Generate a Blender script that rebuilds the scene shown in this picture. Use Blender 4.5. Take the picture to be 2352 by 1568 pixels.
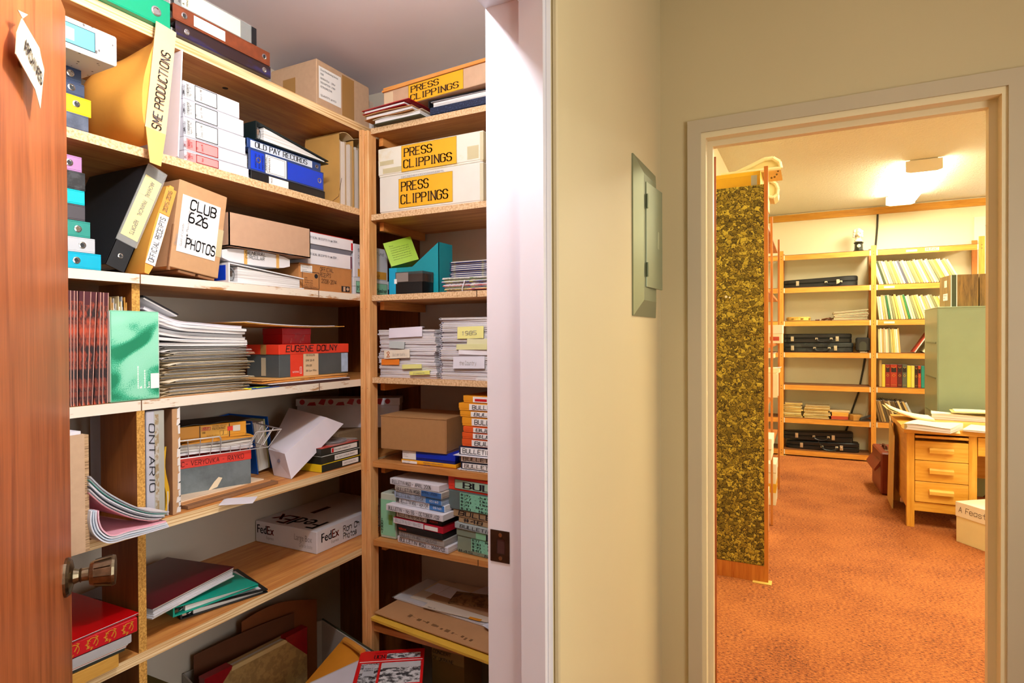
import bpy, bmesh, math, random
from mathutils import Vector, Matrix, Euler
random.seed(7)
for o in list(bpy.data.objects): bpy.data.objects.remove(o)
SC = bpy.context.scene
COL = SC.collection
PI = math.pi
# ---------------------------------------------------------------- camera
FPX = 1350.0
CAM = Vector((0, 0, 1.42))
yaw, pit, rol = (math.radians(a) for a in (26.8, -0.477, -0.265))
_F = Vector((-math.sin(yaw)*math.cos(pit), math.cos(yaw)*math.cos(pit), math.sin(pit)))
_R = Vector((math.cos(yaw), math.sin(yaw), 0))
_U = _R.cross(_F)
RT = math.cos(rol)*_R + math.sin(rol)*_U
UP = -math.sin(rol)*_R + math.cos(rol)*_U
cd = bpy.data.cameras.new('camera'); cam = bpy.data.objects.new('camera', cd); COL.objects.link(cam)
cd.sensor_width = 36; cd.lens = FPX/2352*36; cd.clip_start = 0.02; cd.clip_end = 60
cam.matrix_world = Matrix(((RT.x, UP.x, -_F.x, CAM.x), (RT.y, UP.y, -_F.y, CAM.y), (RT.z, UP.z, -_F.z, CAM.z), (0, 0, 0, 1)))
SC.camera = cam
# ---------------------------------------------------------------- world, exposure, lamps and added fill light
SC.view_settings.view_transform = 'Standard'; SC.view_settings.look = 'None'
SC.view_settings.gamma = 1.0; SC.view_settings.use_curve_mapping = False
SC.view_settings.exposure = 0.0
W = bpy.data.worlds.new('daylight'); SC.world = W; W.use_nodes = True
W.node_tree.nodes['Background'].inputs[0].default_value = (0.80, 0.90, 1.0, 1)
W.node_tree.nodes['Background'].inputs[1].default_value = 3.0

def lamp_data(name, kind, power, color, loc, size=None, rot=None):
    l = bpy.data.lights.new(name, kind); l.energy = power; l.color = color
    o = bpy.data.objects.new(name, l); COL.objects.link(o); o.location = loc
    if kind == 'AREA':
        l.shape = 'RECTANGLE'; l.size, l.size_y = size
    elif size: l.shadow_soft_size = size
    if rot: o.rotation_euler = rot
    return o
BULB = (-0.655, 0.62, 2.22)
lamp_data('closet_bulb_light', 'POINT', 33, (0.90, 0.93, 1.0), BULB, 0.035)
lamp_data('hall_fill_light', 'AREA', 9, (1.0, 0.86, 0.68), (0.45, -0.7, 2.47), (0.6, 0.6))  # ambient fill added behind the camera, no fixture belongs to it
lamp_data('hall_side_fill', 'AREA', 40, (1.0, 0.96, 0.87), (1.43, 0.35, 1.45), (1.1, 1.1), (0, PI/2, 0))   # soft fill added behind an invented hall window, out of view
ROOM_LAMPS = [(0.87, 6.75), (0.95, 3.55), (2.9, 6.75), (2.9, 3.55)]  # first is the visible fixture; the rest are unseen, added for light
for lx, ly in ROOM_LAMPS:
    lamp_data('room_tube_light', 'AREA', 24, (1.0, 0.95, 0.72), (lx, ly, 2.79), (0.24, 1.4))

# ---------------------------------------------------------------- helpers
def ray(u, v): return RT*((u-1176)/FPX) + UP*(-(v-784)/FPX) + _F
def at_x(u, v, x): d = ray(u, v); return CAM + d*((x-CAM.x)/d.x)
def at_y(u, v, y): d = ray(u, v); return CAM + d*((y-CAM.y)/d.y)
def at_z(u, v, z): d = ray(u, v); return CAM + d*((z-CAM.z)/d.z)
def yx(u, x, v=784): return at_x(u, v, x).y
def xy(u, y, v=784): return at_y(u, v, y).x
def zx(u, v, x): return at_x(u, v, x).z
def zy(u, v, y): return at_y(u, v, y).z

def lin(h):
    c = [int(h[i:i+2], 16)/255 for i in (0, 2, 4)]
    return tuple((x/12.92 if x <= 0.04045 else ((x+0.055)/1.055)**2.4) for x in c) + (1,)
MATS = {}
def _new(name):
    m = bpy.data.materials.new(name); m.use_nodes = True
    nt = m.node_tree; b = nt.nodes['Principled BSDF']
    return m, nt, b
def N(nt, typ, **kw):
    n = nt.nodes.new(typ)
    for k, v in kw.items():
        if k in n.inputs: n.inputs[k].default_value = v
        else: setattr(n, k, v)
    return n
def coords(nt, scale=(1, 1, 1), src='Object'):
    tc = N(nt, 'ShaderNodeTexCoord'); mp = N(nt, 'ShaderNodeMapping')
    mp.inputs['Scale'].default_value = scale
    nt.links.new(tc.outputs[src], mp.inputs['Vector']); return mp.outputs['Vector']
def ramp(nt, fac, stops):
    r = N(nt, 'ShaderNodeValToRGB'); e = r.color_ramp.elements
    while len(e) < len(stops): e.new(0.5)
    for k, (p, c) in enumerate(stops): e[k].position = p; e[k].color = c if len(c) == 4 else c+(1,)
    nt.links.new(fac, r.inputs['Fac']); return r.outputs['Color']
def bump(nt, b, h, strength, dist=0.002):
    n = N(nt, 'ShaderNodeBump'); n.inputs['Strength'].default_value = strength; n.inputs['Distance'].default_value = dist
    nt.links.new(h, n.inputs['Height']); nt.links.new(n.outputs['Normal'], b.inputs['Normal'])
def dark(c, k): return tuple(x*k for x in c[:3]) + (1,)

def plain(h, rough=0.6, var=0.08, scale=14, metal=0.0, bmp=0.0, spec=0.5):
    """a colour with faint mottling"""
    key = ('p', h, rough, var, scale, metal, bmp, spec)
    if key in MATS: return MATS[key]
    m, nt, b = _new('plain_'+h); c = lin(h)
    b.inputs['Roughness'].default_value = rough; b.inputs['Metallic'].default_value = metal
    b.inputs['Specular IOR Level'].default_value = spec
    n = N(nt, 'ShaderNodeTexNoise', Scale=scale, Detail=3.0)
    nt.links.new(coords(nt), n.inputs['Vector'])
    col = ramp(nt, n.outputs['Fac'], [(0.3, dark(c, 1-var)), (0.7, dark(c, 1+var*0.6))])
    nt.links.new(col, b.inputs['Base Color'])
    if bmp: 
        n2 = N(nt, 'ShaderNodeTexNoise', Scale=scale*12, Detail=2.0); nt.links.new(coords(nt), n2.inputs['Vector'])
        bump(nt, b, n2.outputs['Fac'], bmp)
    MATS[key] = m; return m
def wood(h1, h2, axis='y', scale=1.0, rough=0.45, rings=0.0):
    key = ('w', h1, h2, axis, scale, rough)
    if key in MATS: return MATS[key]
    m, nt, b = _new('wood_'+h1); b.inputs['Roughness'].default_value = rough
    s = {'x': (1.2, 16, 16), 'y': (16, 1.2, 16), 'z': (16, 16, 1.2)}[axis]
    v = coords(nt, tuple(k*scale for k in s))
    n = N(nt, 'ShaderNodeTexNoise', Scale=2.2, Detail=5.0, Roughness=0.6, Distortion=0.6); nt.links.new(v, n.inputs['Vector'])
    n2 = N(nt, 'ShaderNodeTexNoise', Scale=11.0, Detail=3.0, Roughness=0.6); nt.links.new(v, n2.inputs['Vector'])
    mx = N(nt, 'ShaderNodeMath', operation='MULTIPLY_ADD'); mx.inputs[1].default_value = 0.35
    nt.links.new(n2.outputs['Fac'], mx.inputs[0])
    m2 = N(nt, 'ShaderNodeMath', operation='MULTIPLY'); m2.inputs[1].default_value = 0.75
    nt.links.new(n.outputs['Fac'], m2.inputs[0]); nt.links.new(m2.outputs[0], mx.inputs[2])
    col = ramp(nt, mx.outputs[0], [(0.36, lin(h1)), (0.7, lin(h2))])
    nt.links.new(col, b.inputs['Base Color']); bump(nt, b, mx.outputs[0], 0.12, 0.001)
    MATS[key] = m; return m
def striped(h1, h2, axis='z', freq=300.0, rough=0.8, dist=2.0):
    """edges of paper in a block, or of plies in a board: thin layers across one axis"""
    key = ('s', h1, h2, axis, freq, dist)
    if key in MATS: return MATS[key]
    m, nt, b = _new('layers_'+h1); b.inputs['Roughness'].default_value = rough
    s = {'x': (freq, 3, 3), 'y': (3, freq, 3), 'z': (3, 3, freq)}[axis]
    n = N(nt, 'ShaderNodeTexNoise', Scale=1.0, Detail=1.0, Distortion=0.1*dist); nt.links.new(coords(nt, s), n.inputs['Vector'])
    col = ramp(nt, n.outputs['Fac'], [(0.36, lin(h1)), (0.56, lin(h2))])
    nt.links.new(col, b.inputs['Base Color']); bump(nt, b, n.outputs['Fac'], 0.25, 0.001)
    MATS[key] = m; return m
def blotch(h1, h2, scale, lo=0.45, hi=0.55, rough=0.6, detail=6.0, stretch=(1, 1, 1), bmp=0.0):
    key = ('b', h1, h2, scale, lo, hi, stretch)
    if key in MATS: return MATS[key]
    m, nt, b = _new('blotch_'+h1); b.inputs['Roughness'].default_value = rough
    n = N(nt, 'ShaderNodeTexNoise', Scale=scale, Detail=detail, Roughness=0.65); nt.links.new(coords(nt, stretch), n.inputs['Vector'])
    col = ramp(nt, n.outputs['Fac'], [(lo, lin(h1)), (hi, lin(h2))]); nt.links.new(col, b.inputs['Base Color'])
    if bmp: bump(nt, b, n.outputs['Fac'], bmp, 0.003)
    MATS[key] = m; return m
def emit(h, strength):
    m, nt, b = _new('glow_'+h); b.inputs['Base Color'].default_value = lin(h)
    b.inputs['Emission Color'].default_value = lin(h); b.inputs['Emission Strength'].default_value = strength; return m
def clear(name='clear_plastic', tint='ffffff', rough=0.08, alpha=0.25):
    key = ('c', name, tint)
    if key in MATS: return MATS[key]
    m, nt, b = _new(name); b.inputs['Base Color'].default_value = lin(tint); b.inputs['Roughness'].default_value = rough
    b.inputs['Alpha'].default_value = alpha
    MATS[key] = m; return m

# --- mesh making
def mesh(name, verts, faces, mats, parent=None, fm=None, smooth=False):
    me = bpy.data.meshes.new(name); me.from_pydata([tuple(v) for v in verts], [], faces)
    if not isinstance(mats, (list, tuple)): mats = [mats]
    for m in mats: me.materials.append(m)
    if fm:
        for p, k in zip(me.polygons, fm): p.material_index = k
    if smooth:
        for p in me.polygons: p.use_smooth = True
    me.update()
    o = bpy.data.objects.new(name, me); COL.objects.link(o)
    if parent is not None: o.parent = parent
    return o
CUBEF = [(0, 3, 2, 1), (4, 5, 6, 7), (0, 1, 5, 4), (1, 2, 6, 5), (2, 3, 7, 6), (3, 0, 4, 7)]   # -z +z -y +x +y -x
def boxv(x0, x1, y0, y1, z0, z1):
    return [(x0, y0, z0), (x1, y0, z0), (x1, y1, z0), (x0, y1, z0), (x0, y0, z1), (x1, y0, z1), (x1, y1, z1), (x0, y1, z1)]
class MB:
    """collects several solids into ONE mesh"""
    def __init__(s): s.v = []; s.f = []; s.m = []
    def add(s, v, f, mi=0):
        k = len(s.v); s.v += [tuple(p) for p in v]; s.f += [tuple(i+k for i in q) for q in f]; s.m += [mi]*len(f)
        return s
    def box(s, x0, x1, y0, y1, z0, z1, mi=0): return s.add(boxv(x0, x1, y0, y1, z0, z1), CUBEF, mi)
    def cyl(s, p0, p1, r, n=10, r1=None, mi=0, cap=True):
        p0 = Vector(p0); p1 = Vector(p1); d = (p1-p0).normalized(); r1 = r if r1 is None else r1
        a = d.orthogonal().normalized(); b = d.cross(a)
        v = [p0+(a*math.cos(2*PI*i/n)+b*math.sin(2*PI*i/n))*r for i in range(n)] + [p1+(a*math.cos(2*PI*i/n)+b*math.sin(2*PI*i/n))*r1 for i in range(n)]
        f = [(i, (i+1) % n, n+(i+1) % n, n+i) for i in range(n)]
        if cap: f += [tuple(range(n-1, -1, -1)), tuple(range(n, 2*n))]
        return s.add(v, f, mi)
    def tube(s, pts, r, n=6, mi=0):
        for a, b in zip(pts[:-1], pts[1:]):
            if (Vector(a)-Vector(b)).length > 1e-6: s.cyl(a, b, r, n, mi=mi)
        return s
    def prism(s, poly, axis, a, b, mi=0):
        """extrude a polygon given in the two axes other than `axis`"""
        def P(p, w): return {'x': (w, p[0], p[1]), 'y': (p[0], w, p[1]), 'z': (p[0], p[1], w)}[axis]
        n = len(poly); v = [P(p, a) for p in poly] + [P(p, b) for p in poly]
        f = [(i, (i+1) % n, n+(i+1) % n, n+i) for i in range(n)] + [tuple(range(n-1, -1, -1)), tuple(range(n, 2*n))]
        return s.add(v, f, mi)
    def lathe(s, prof, n=16, mi=0, M=None):
        v = []; f = []
        for r, z in prof:
            for i in range(n): 
                p = Vector((r*math.cos(2*PI*i/n), r*math.sin(2*PI*i/n), z)); v.append(M @ p if M else p)
        for k in range(len(prof)-1):
            for i in range(n): f.append((k*n+i, k*n+(i+1) % n, (k+1)*n+(i+1) % n, (k+1)*n+i))
        f += [tuple(range(n-1, -1, -1)), tuple(range((len(prof)-1)*n, len(prof)*n))]
        return s.add(v, f, mi)
    def build(s, name, mats, parent=None, smooth=False, bev=0.0):
        o = mesh(name, s.v, s.f, mats, parent, s.m if any(s.m) else None)
        bm = bmesh.new(); bm.from_mesh(o.data)
        bmesh.ops.recalc_face_normals(bm, faces=bm.faces)
        if bev: bmesh.ops.bevel(bm, geom=list(bm.edges), offset=bev, segments=1, affect='EDGES', clamp_overlap=True)
        bm.to_mesh(o.data); bm.free()
        return soften(o) if smooth else o
def bx(name, m, x0, x1, y0, y1, z0, z1, parent=None, bev=0.0):
    x0, x1 = min(x0, x1), max(x0, x1); y0, y1 = min(y0, y1), max(y0, y1); z0, z1 = min(z0, z1), max(z0, z1)
    return MB().box(x0, x1, y0, y1, z0, z1).build(name, m, parent, bev=bev)
def slab(name, m, x0, x1, y0, y1, zf, t, nx=6, ny=6, parent=None, smooth=True):
    """a bent sheet or soft pad: zf(a,b) gives the height of its underside, t its thickness (number or function)"""
    v = []; f = []
    tf = t if callable(t) else (lambda a, b: t)
    for k in (0, 1):
        for i in range(nx+1):
            for j in range(ny+1):
                a, b = i/nx, j/ny; r = zf(a, b)
                if isinstance(r, tuple): X, Y, Z = r
                else: X, Y, Z = x0+(x1-x0)*a, y0+(y1-y0)*b, r
                v.append((X, Y, Z+(tf(a, b) if k else 0)))
    w = ny+1; h = (nx+1)*w
    for i in range(nx):
        for j in range(ny):
            q = i*w+j; f += [(q, q+1, q+w+1, q+w), (h+q, h+q+w, h+q+w+1, h+q+1)]
    for i in range(nx):
        q = i*w; f.append((q, q+w, h+q+w, h+q)); q = i*w+ny; f.append((q+w, q, h+q, h+q+w))
    for j in range(ny):
        f.append((j+1, j, h+j, h+j+1)); q = nx*w+j; f.append((q, q+1, h+q+1, h+q))
    return soften(mesh(name, v, f, m, parent))
def soften(o, deg=38):
    bm = bmesh.new(); bm.from_mesh(o.data); bmesh.ops.recalc_face_normals(bm, faces=bm.faces)
    for f in bm.faces: f.smooth = True
    for e in bm.edges: e.smooth = e.is_manifold and e.calc_face_angle(0) < math.radians(deg)
    bm.to_mesh(o.data); bm.free(); return o
def tag(o, label, cat, group=None):
    o['label'] = label; o['category'] = cat
    if group: o['group'] = group
    return o
def thing(name, label, cat, loc=(0, 0, 0), rz=0.0, group=None, rot=None):
    o = bpy.data.objects.new(name, None); o.empty_display_size = 0.05; COL.objects.link(o)
    o.location = loc; o.rotation_euler = rot if rot else (0, 0, rz)
    return tag(o, label, cat, group)
ORD = 'first second third fourth fifth sixth seventh eighth ninth tenth eleventh twelfth thirteenth fourteenth fifteenth sixteenth seventeenth eighteenth nineteenth'.split()
TENS = {2: ('twentieth', 'twenty'), 3: ('thirtieth', 'thirty')}
def nth(k):
    k += 1
    if k < 20: return ORD[k-1]
    a, b = TENS[k//10]; return a if k % 10 == 0 else b+'-'+ORD[k % 10-1]
def struct(o): o['kind'] = 'structure'; return o
def dup(root, loc=None, rot=None, label=None, group=None):
    r = root.copy(); COL.objects.link(r)
    if loc is not None: r.location = loc
    if rot is not None: r.rotation_euler = rot
    if label: r['label'] = label
    if group: r['group'] = group
    for ch in list(root.children):
        c = ch.copy(); COL.objects.link(c); c.parent = r
        for g in ch.children:
            d = g.copy(); COL.objects.link(d); d.parent = c
    return r

# --- lettering: a stroke alphabet (hand-written or serif) and the built-in sans face
GL = {'A':'02 28 42/14 34','B':'02 08 38 47 46 35 05/35 44 43 32 02','C':'47 38 18 07 03 12 32 43','D':'02 08 28 47 43 22 02','E':'48 08 02 42/05 35',
'F':'48 08 02/05 35','G':'47 38 18 07 03 12 32 43 45 25','H':'02 08/42 48/05 45','I':'22 28','J':'38 33 22 12 03','K':'02 08/48 05 42','L':'08 02 42','M':'02 08 24 48 42',
'N':'02 08 42 48','O':'18 07 03 12 32 43 47 38 18','P':'02 08 38 47 46 35 05','Q':'18 07 03 12 32 43 47 38 18/24 42','R':'02 08 38 47 46 35 05/25 42',
'S':'47 38 18 07 06 15 35 44 43 32 12 03','T':'08 48/28 22','U':'08 03 12 32 43 48','V':'08 22 48','W':'08 12 26 32 48','X':'02 48/08 42','Y':'08 25 48/25 22','Z':'08 48 02 42',
'0':'18 07 03 12 32 43 47 38 18','1':'17 28 22','2':'07 18 38 47 46 02 42','3':'07 18 38 47 46 35 25/35 44 43 32 12 03','4':'32 38 04 44','5':'48 08 05 35 44 43 32 02',
'6':'38 18 06 03 12 32 43 44 35 05','7':'08 48 22','8':'18 07 06 15 35 44 43 32 12 03 04 15/35 46 47 38 18','9':'12 32 44 47 38 18 07 06 15 45',
'a':'46 16 05 03 12 22 43/46 42','b':'08 02 32 43 45 36 06','c':'45 36 16 05 03 12 32 43','d':'48 42 12 03 05 16 46','e':'04 44 45 36 16 05 03 12 32 43','f':'38 28 17 12/06 36',
'g':'46 16 05 03 12 42/46 41 30 10','h':'08 02/05 16 36 45 42','i':'22 26/27 28','j':'26 21 10/27 28','k':'08 02/36 04 32','l':'28 22','m':'02 06/05 16 25 22/25 36 45 42','n':'02 06/05 16 36 45 42',
'o':'16 05 03 12 32 43 45 36 16','p':'00 06 36 45 43 32 02','q':'40 46 16 05 03 12 42','r':'02 06/04 16 36','s':'45 36 16 05 14 34 43 32 12 03','t':'28 23 32 42/06 46','u':'06 03 12 32 43/46 42',
'v':'06 22 46','w':'06 12 25 32 46','x':'02 46/06 42','y':'06 22/46 22 00','z':'06 46 02 42','#':'12 18/32 38/04 44/06 46','.':'12 22','-':'15 35',',':'22 11','&':'42 17 28 37 04 12 22 44',
'/':'02 48','(':'28 17 13 22',')':'28 37 33 22','*':'14 36/16 34','%':'02 48',"'":'28 27','_':'02 42',':':'12 22/15 25','+':'14 34/23 25'}
INK = plain('1c1c22', 0.7, 0.0)
def _sans(txt):
    cu = bpy.data.curves.new('t', 'FONT'); cu.body = txt; cu.size = 1.0; cu.resolution_u = 2
    ob = bpy.data.objects.new('t', cu); COL.objects.link(ob)
    dg = bpy.context.evaluated_depsgraph_get(); me = bpy.data.meshes.new_from_object(ob.evaluated_get(dg))
    v = [(p.co.x/0.7, p.co.y/0.7) for p in me.vertices]; f = [tuple(p.vertices) for p in me.polygons]
    bpy.data.objects.remove(ob); bpy.data.curves.remove(cu); bpy.data.meshes.remove(me)
    return v, f
def _round(P):
    """soften the bends of a pen stroke, keep its sharp corners"""
    if len(P) < 4: return P
    runs = [[P[0]]]
    for i in range(1, len(P)):
        runs[-1].append(P[i])
        if i < len(P)-1:
            a = math.atan2(P[i][1]-P[i-1][1], P[i][0]-P[i-1][0]); b = math.atan2(P[i+1][1]-P[i][1], P[i+1][0]-P[i][0]); d = abs((b-a+PI) % (2*PI)-PI)
            if d > 1.1: runs.append([P[i]])
    out = [P[0]]
    for R in runs:
        if len(R) < 3: out += R[1:]; continue
        Q = [R[0]]+R+[R[-1]]
        if R[0] == R[-1]: Q[0] = R[-2]; Q[-1] = R[1]
        for i in range(1, len(Q)-2):
            for k in (1, 2, 3):
                s = k/3; out.append(tuple(.5*(2*Q[i][c]+(Q[i+1][c]-Q[i-1][c])*s+(2*Q[i-1][c]-5*Q[i][c]+4*Q[i+1][c]-Q[i+2][c])*s*s+(3*Q[i][c]-Q[i-1][c]-3*Q[i+1][c]+Q[i+2][c])*s**3) for c in (0, 1)))
    return out
def _stroke(txt, font, wt):
    v = []; f = []; x = 0.0
    for ch in txt:
        if ch == ' ': x += 0.55; continue
        g = GL.get(ch) or GL.get(ch.upper()) or '15 35'
        narrow = ch in "Iil1.,'():"
        jx, jy, sl = (random.uniform(-.03, .03), random.uniform(-.05, .05), random.uniform(.0, .12)) if font == 'hand' else (0, 0, 0)
        xo = 0.17 if narrow else 0.0
        for pl in g.split('/'):
            pts = _round([((int(p[0])/6.0) - xo, (int(p[1])-2)/6.0) for p in pl.split()])
            pts = [(x+a+jx+b*sl, b+jy) for a, b in pts]
            for (a, b), (c, d) in zip(pts[:-1], pts[1:]):
                L = math.hypot(c-a, d-b) or 1e-6; ux, uy = (c-a)/L, (d-b)/L
                w = wt if font != 'serif' else (0.085+0.11*abs(uy)**2)
                e = w*0.35; nx, ny = -uy*w/2, ux*w/2
                a2, b2, c2, d2 = a-ux*e, b-uy*e, c+ux*e, d+uy*e; k = len(v)
                v += [(a2+nx, b2+ny), (a2-nx, b2-ny), (c2-nx, d2-ny), (c2+nx, d2+ny)]; f.append((k, k+1, k+2, k+3))
            if font == 'serif':
                for (a, b), (c, d) in ((pts[0], pts[1]), (pts[-1], pts[-2])):
                    if abs(d-b) > abs(c-a) and (b < 0.02 or b > 0.6):
                        k = len(v); v += [(a-.15, b-.03), (a+.15, b-.03), (a+.15, b+.03), (a-.15, b+.03)]; f.append((k, k+1, k+2, k+3))
        x += 0.55 if narrow else 0.92
    return v, f
def text(parent, txt, o, r, u, size, font='hand', m=None, w=None, wt=0.11, name='lettering', slant=0.0):
    """one line of writing as a flat mesh; o = left end of the baseline, r/u = reading and up directions, size = capital height, w = total width"""
    v, f = _sans(txt) if font == 'sans' else _stroke(txt, font, wt)
    if not v: return None
    o = Vector(o); r = Vector(r).normalized(); u = Vector(u).normalized(); n = r.cross(u)
    x1 = max(p[0] for p in v); k = (w/x1) if w else size
    return mesh(name, [o + r*(a*k+slant*b*size) + u*(b*size) + n*0.0009 for a, b in v], f, m or INK, parent)
def plate(name, m, o, r, u, w, h, parent, t=0.0005):
    o = Vector(o); r = Vector(r).normalized(); u = Vector(u).normalized(); n = r.cross(u)
    b = [o, o+r*w, o+r*w+u*h, o+u*h]
    return mesh(name, b+[p+n*t for p in b], [(3, 2, 1, 0), (4, 5, 6, 7), (0, 1, 5, 4), (1, 2, 6, 5), (2, 3, 7, 6), (3, 0, 4, 7)], m, parent)
XP = ((0, 1, 0), (0, 0, 1))       # reading / up directions on a +x face
YM = ((1, 0, 0), (0, 0, 1))       # on a -y face
# ================================================================= materials of the place
PAINT_HALL = plain('c6b78e', 0.55, 0.02, 3, bmp=0.04)
PAINT_TRIM = plain('bdb094', 0.4, 0.02, 4, bmp=0.02)
PAINT_JAMB = plain('d2d0d6', 0.42, 0.03, 6, bmp=0.03)
PAINT_CLOSET = plain('c9bfb0', 0.8, 0.04, 4, bmp=0.05)
CEIL_CLOSET = plain('f0e9f2', 0.85, 0.03, 3, bmp=0.05)
PAINT_ROOM = plain('eee7c6', 0.75, 0.02, 3, bmp=0.05)
SHELF_WOOD = wood('b8682a', 'e2a258', 'y', 1.0)
SHELF_WOODX = wood('ae682a', 'da9e5c', 'x', 1.0)
PLY = striped('c79a62', 'ecd0a0', 'z', 260)
PLY_CHIP = blotch('b98a58', 'e6c79c', 160, 0.35, 0.6)
WORN = blotch('b57f48', 'e8dccb', 26, 0.36, 0.44, stretch=(1, 0.35, 1.6))
DARKPANEL = wood('6a3610', '8c5020', 'z', 1.0)
POST = wood('cc8844', 'f0bc80', 'z', 1.0)
CHIP = blotch('a8752c', 'd9a552', 220, 0.4, 0.6)

# ================================================================= shell
def wall(name, m, *b): return struct(bx(name, m, *b))
wall('wall_closet_left', PAINT_CLOSET, -1.92, -1.82, -0.4, 2.05, 0, 2.6)
wall('wall_closet_back', PAINT_CLOSET, -1.82, -0.55, 1.95, 2.0, 0, 2.6)
wall('wall_closet_front', PAINT_CLOSET, -1.82, -0.55, -0.5, -0.4, 0, 2.6)
wall('ceiling_closet', CEIL_CLOSET, -1.82, -0.55, -0.4, 1.95, 2.44, 2.54)
wall('wall_hall_left', PAINT_HALL, -0.55, -0.424, 1.003, 2.0, 0, 2.6)
wall('wall_hall_front', PAINT_HALL, -0.55, -0.424, -2.6, 0.12, 0, 2.6)
wall('wall_hall_header', PAINT_HALL, -0.55, -0.424, 0.12, 1.003, 2.065, 2.6)
wall('wall_doorway_left', PAINT_HALL, -0.424, -0.3, 1.90, 2.0, 0, 2.6)
wall('wall_doorway_right', PAINT_HALL, 0.452, 1.4, 1.90, 2.0, 0, 2.6)
wall('wall_doorway_header', PAINT_HALL, -0.3, 0.452, 1.90, 2.0, 2.047, 2.6)
wall('wall_hall_right', PAINT_HALL, 1.3, 1.4, -2.6, -0.2, 0, 2.6)
wall('wall_hall_right.001', PAINT_HALL, 1.3, 1.4, 0.9, 1.9, 0, 2.6)
wall('wall_hall_right.002', PAINT_HALL, 1.3, 1.4, -0.2, 0.9, 0, 0.9)
wall('wall_hall_right.003', PAINT_HALL, 1.3, 1.4, -0.2, 0.9, 2.0, 2.6)
w2 = struct(bpy.data.objects.new('fill_window', None)); COL.objects.link(w2); w2.location = (1.35, .35, .9)  # unseen window, added as an opening for the side fill light
f = MB(); f.box(-.03, .03, -.55, -.51, 0, 1.1); f.box(-.03, .03, .51, .55, 0, 1.1); f.box(-.03, .03, -.51, .51, 0, .04); f.box(-.03, .03, -.51, .51, 1.06, 1.1); f.box(-.02, .02, -.015, .015, .04, 1.06); f.build('sash', PAINT_TRIM, w2)
bx('pane', clear('window_glass', 'ffffff', 0.02, 0.08), -.003, .003, -.51, .51, .04, 1.06, w2)
wall('wall_hall_rear', PAINT_HALL, -0.55, 1.4, -2.7, -2.6, 0, 2.6)
wall('ceiling_hall', plain('e6ddcc', 0.85, 0.02, 3), -0.424, 1.3, -2.6, 1.9, 2.5, 2.6)
CARPET, nt, b_ = _new('carpet'); b_.inputs['Roughness'].default_value = 0.95
v_ = coords(nt)
n1 = N(nt, 'ShaderNodeTexNoise', Scale=140.0, Detail=4.0, Roughness=0.75); nt.links.new(coords(nt, (0.45, 1, 1)), n1.inputs['Vector'])
n2 = N(nt, 'ShaderNodeTexNoise', Scale=3.0, Detail=3.0); nt.links.new(v_, n2.inputs['Vector'])
mx_ = N(nt, 'ShaderNodeMath', operation='MULTIPLY_ADD'); mx_.inputs[1].default_value = 0.22
nt.links.new(n2.outputs['Fac'], mx_.inputs[0]); nt.links.new(n1.outputs['Fac'], mx_.inputs[2])
nt.links.new(ramp(nt, mx_.outputs[0], [(0.46, lin('3e1c10')), (0.57, lin('a45822')), (0.72, lin('cc7e3c'))]), b_.inputs['Base Color'])
bump(nt, b_, n1.outputs['Fac'], 0.8, 0.008)
wall('floor', CARPET, -0.75, 4.6, 2.0, 8.05, -0.1, 0)
wall('floor_hall', CARPET, -0.55, 1.4, -2.7, 2.0, -0.1, 0)
wall('floor_closet', wood('4a2f18', '6a4826', 'y'), -1.92, -0.55, -0.5, 2.0, -0.1, 0)
POPCORN, nt, b_ = _new('popcorn'); b_.inputs['Base Color'].default_value = lin('ecead4'); b_.inputs['Roughness'].default_value = 0.9
n1 = N(nt, 'ShaderNodeTexNoise', Scale=60.0, Detail=3.0, Roughness=0.7); nt.links.new(coords(nt), n1.inputs['Vector']); bump(nt, b_, n1.outputs['Fac'], 0.9, 0.02)
wall('ceiling_room', POPCORN, -0.75, 4.6, 2.0, 8.05, 2.908, 3.0)
wall('wall_room_left', PAINT_ROOM, -0.75, -0.65, 2.0, 8.0, 0, 2.908)
wall('wall_room_right', PAINT_ROOM, 4.5, 4.6, 2.0, 8.0, 0, 2.908)
wall('wall_room_front', PAINT_ROOM, -0.65, 4.5, 2.0, 2.012, 2.6, 2.908)
wall('wall_room_side', PAINT_ROOM, 1.4, 4.5, 1.95, 2.0, 0, 2.6)
# rear wall with its window opening (x 1.70 .. 2.6, z 1.35 .. 2.60)
wall('wall_room_back', PAINT_ROOM, -0.65, 1.70, 8.0, 8.12, 0, 2.908)
wall('wall_room_back.001', PAINT_ROOM, 2.6, 4.5, 8.0, 8.12, 0, 2.908)
wall('wall_room_back.002', PAINT_ROOM, 1.70, 2.6, 8.0, 8.12, 2.60, 2.908)
wall('wall_room_back.003', PAINT_ROOM, 1.70, 2.6, 8.0, 8.12, 0, 1.35)
struct(bx('trim_1', wood('b87a1c', 'd9a038', 'x'), -0.65, 4.5, 7.975, 8.0, 2.815, 2.895))
WHITEPVC = plain('e9eaea', 0.35, 0.02)
wn = struct(bpy.data.objects.new('window_1', None)); COL.objects.link(wn); wn.location = (2.15, 8.0, 1.35)
f = MB(); f.box(-.545, -.45, -.02, 0, -.1, 1.345); f.box(.45, .545, -.02, 0, -.1, 1.345); f.box(-.45, .45, -.02, 0, 1.25, 1.345); f.box(-.45, .45, -.02, 0, -.1, 0)
f.build('casing', plain('f0ead8', 0.45, 0.02), wn)
f = MB(); f.box(-.45, -.405, .03, .07, 0, 1.25); f.box(.405, .45, .03, .07, 0, 1.25); f.box(-.405, .405, .03, .07, 1.205, 1.25); f.box(-.405, .405, .03, .07, 0, .045); f.box(-.02, .02, .03, .07, .045, 1.205)
f.build('sash', WHITEPVC, wn)
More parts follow.
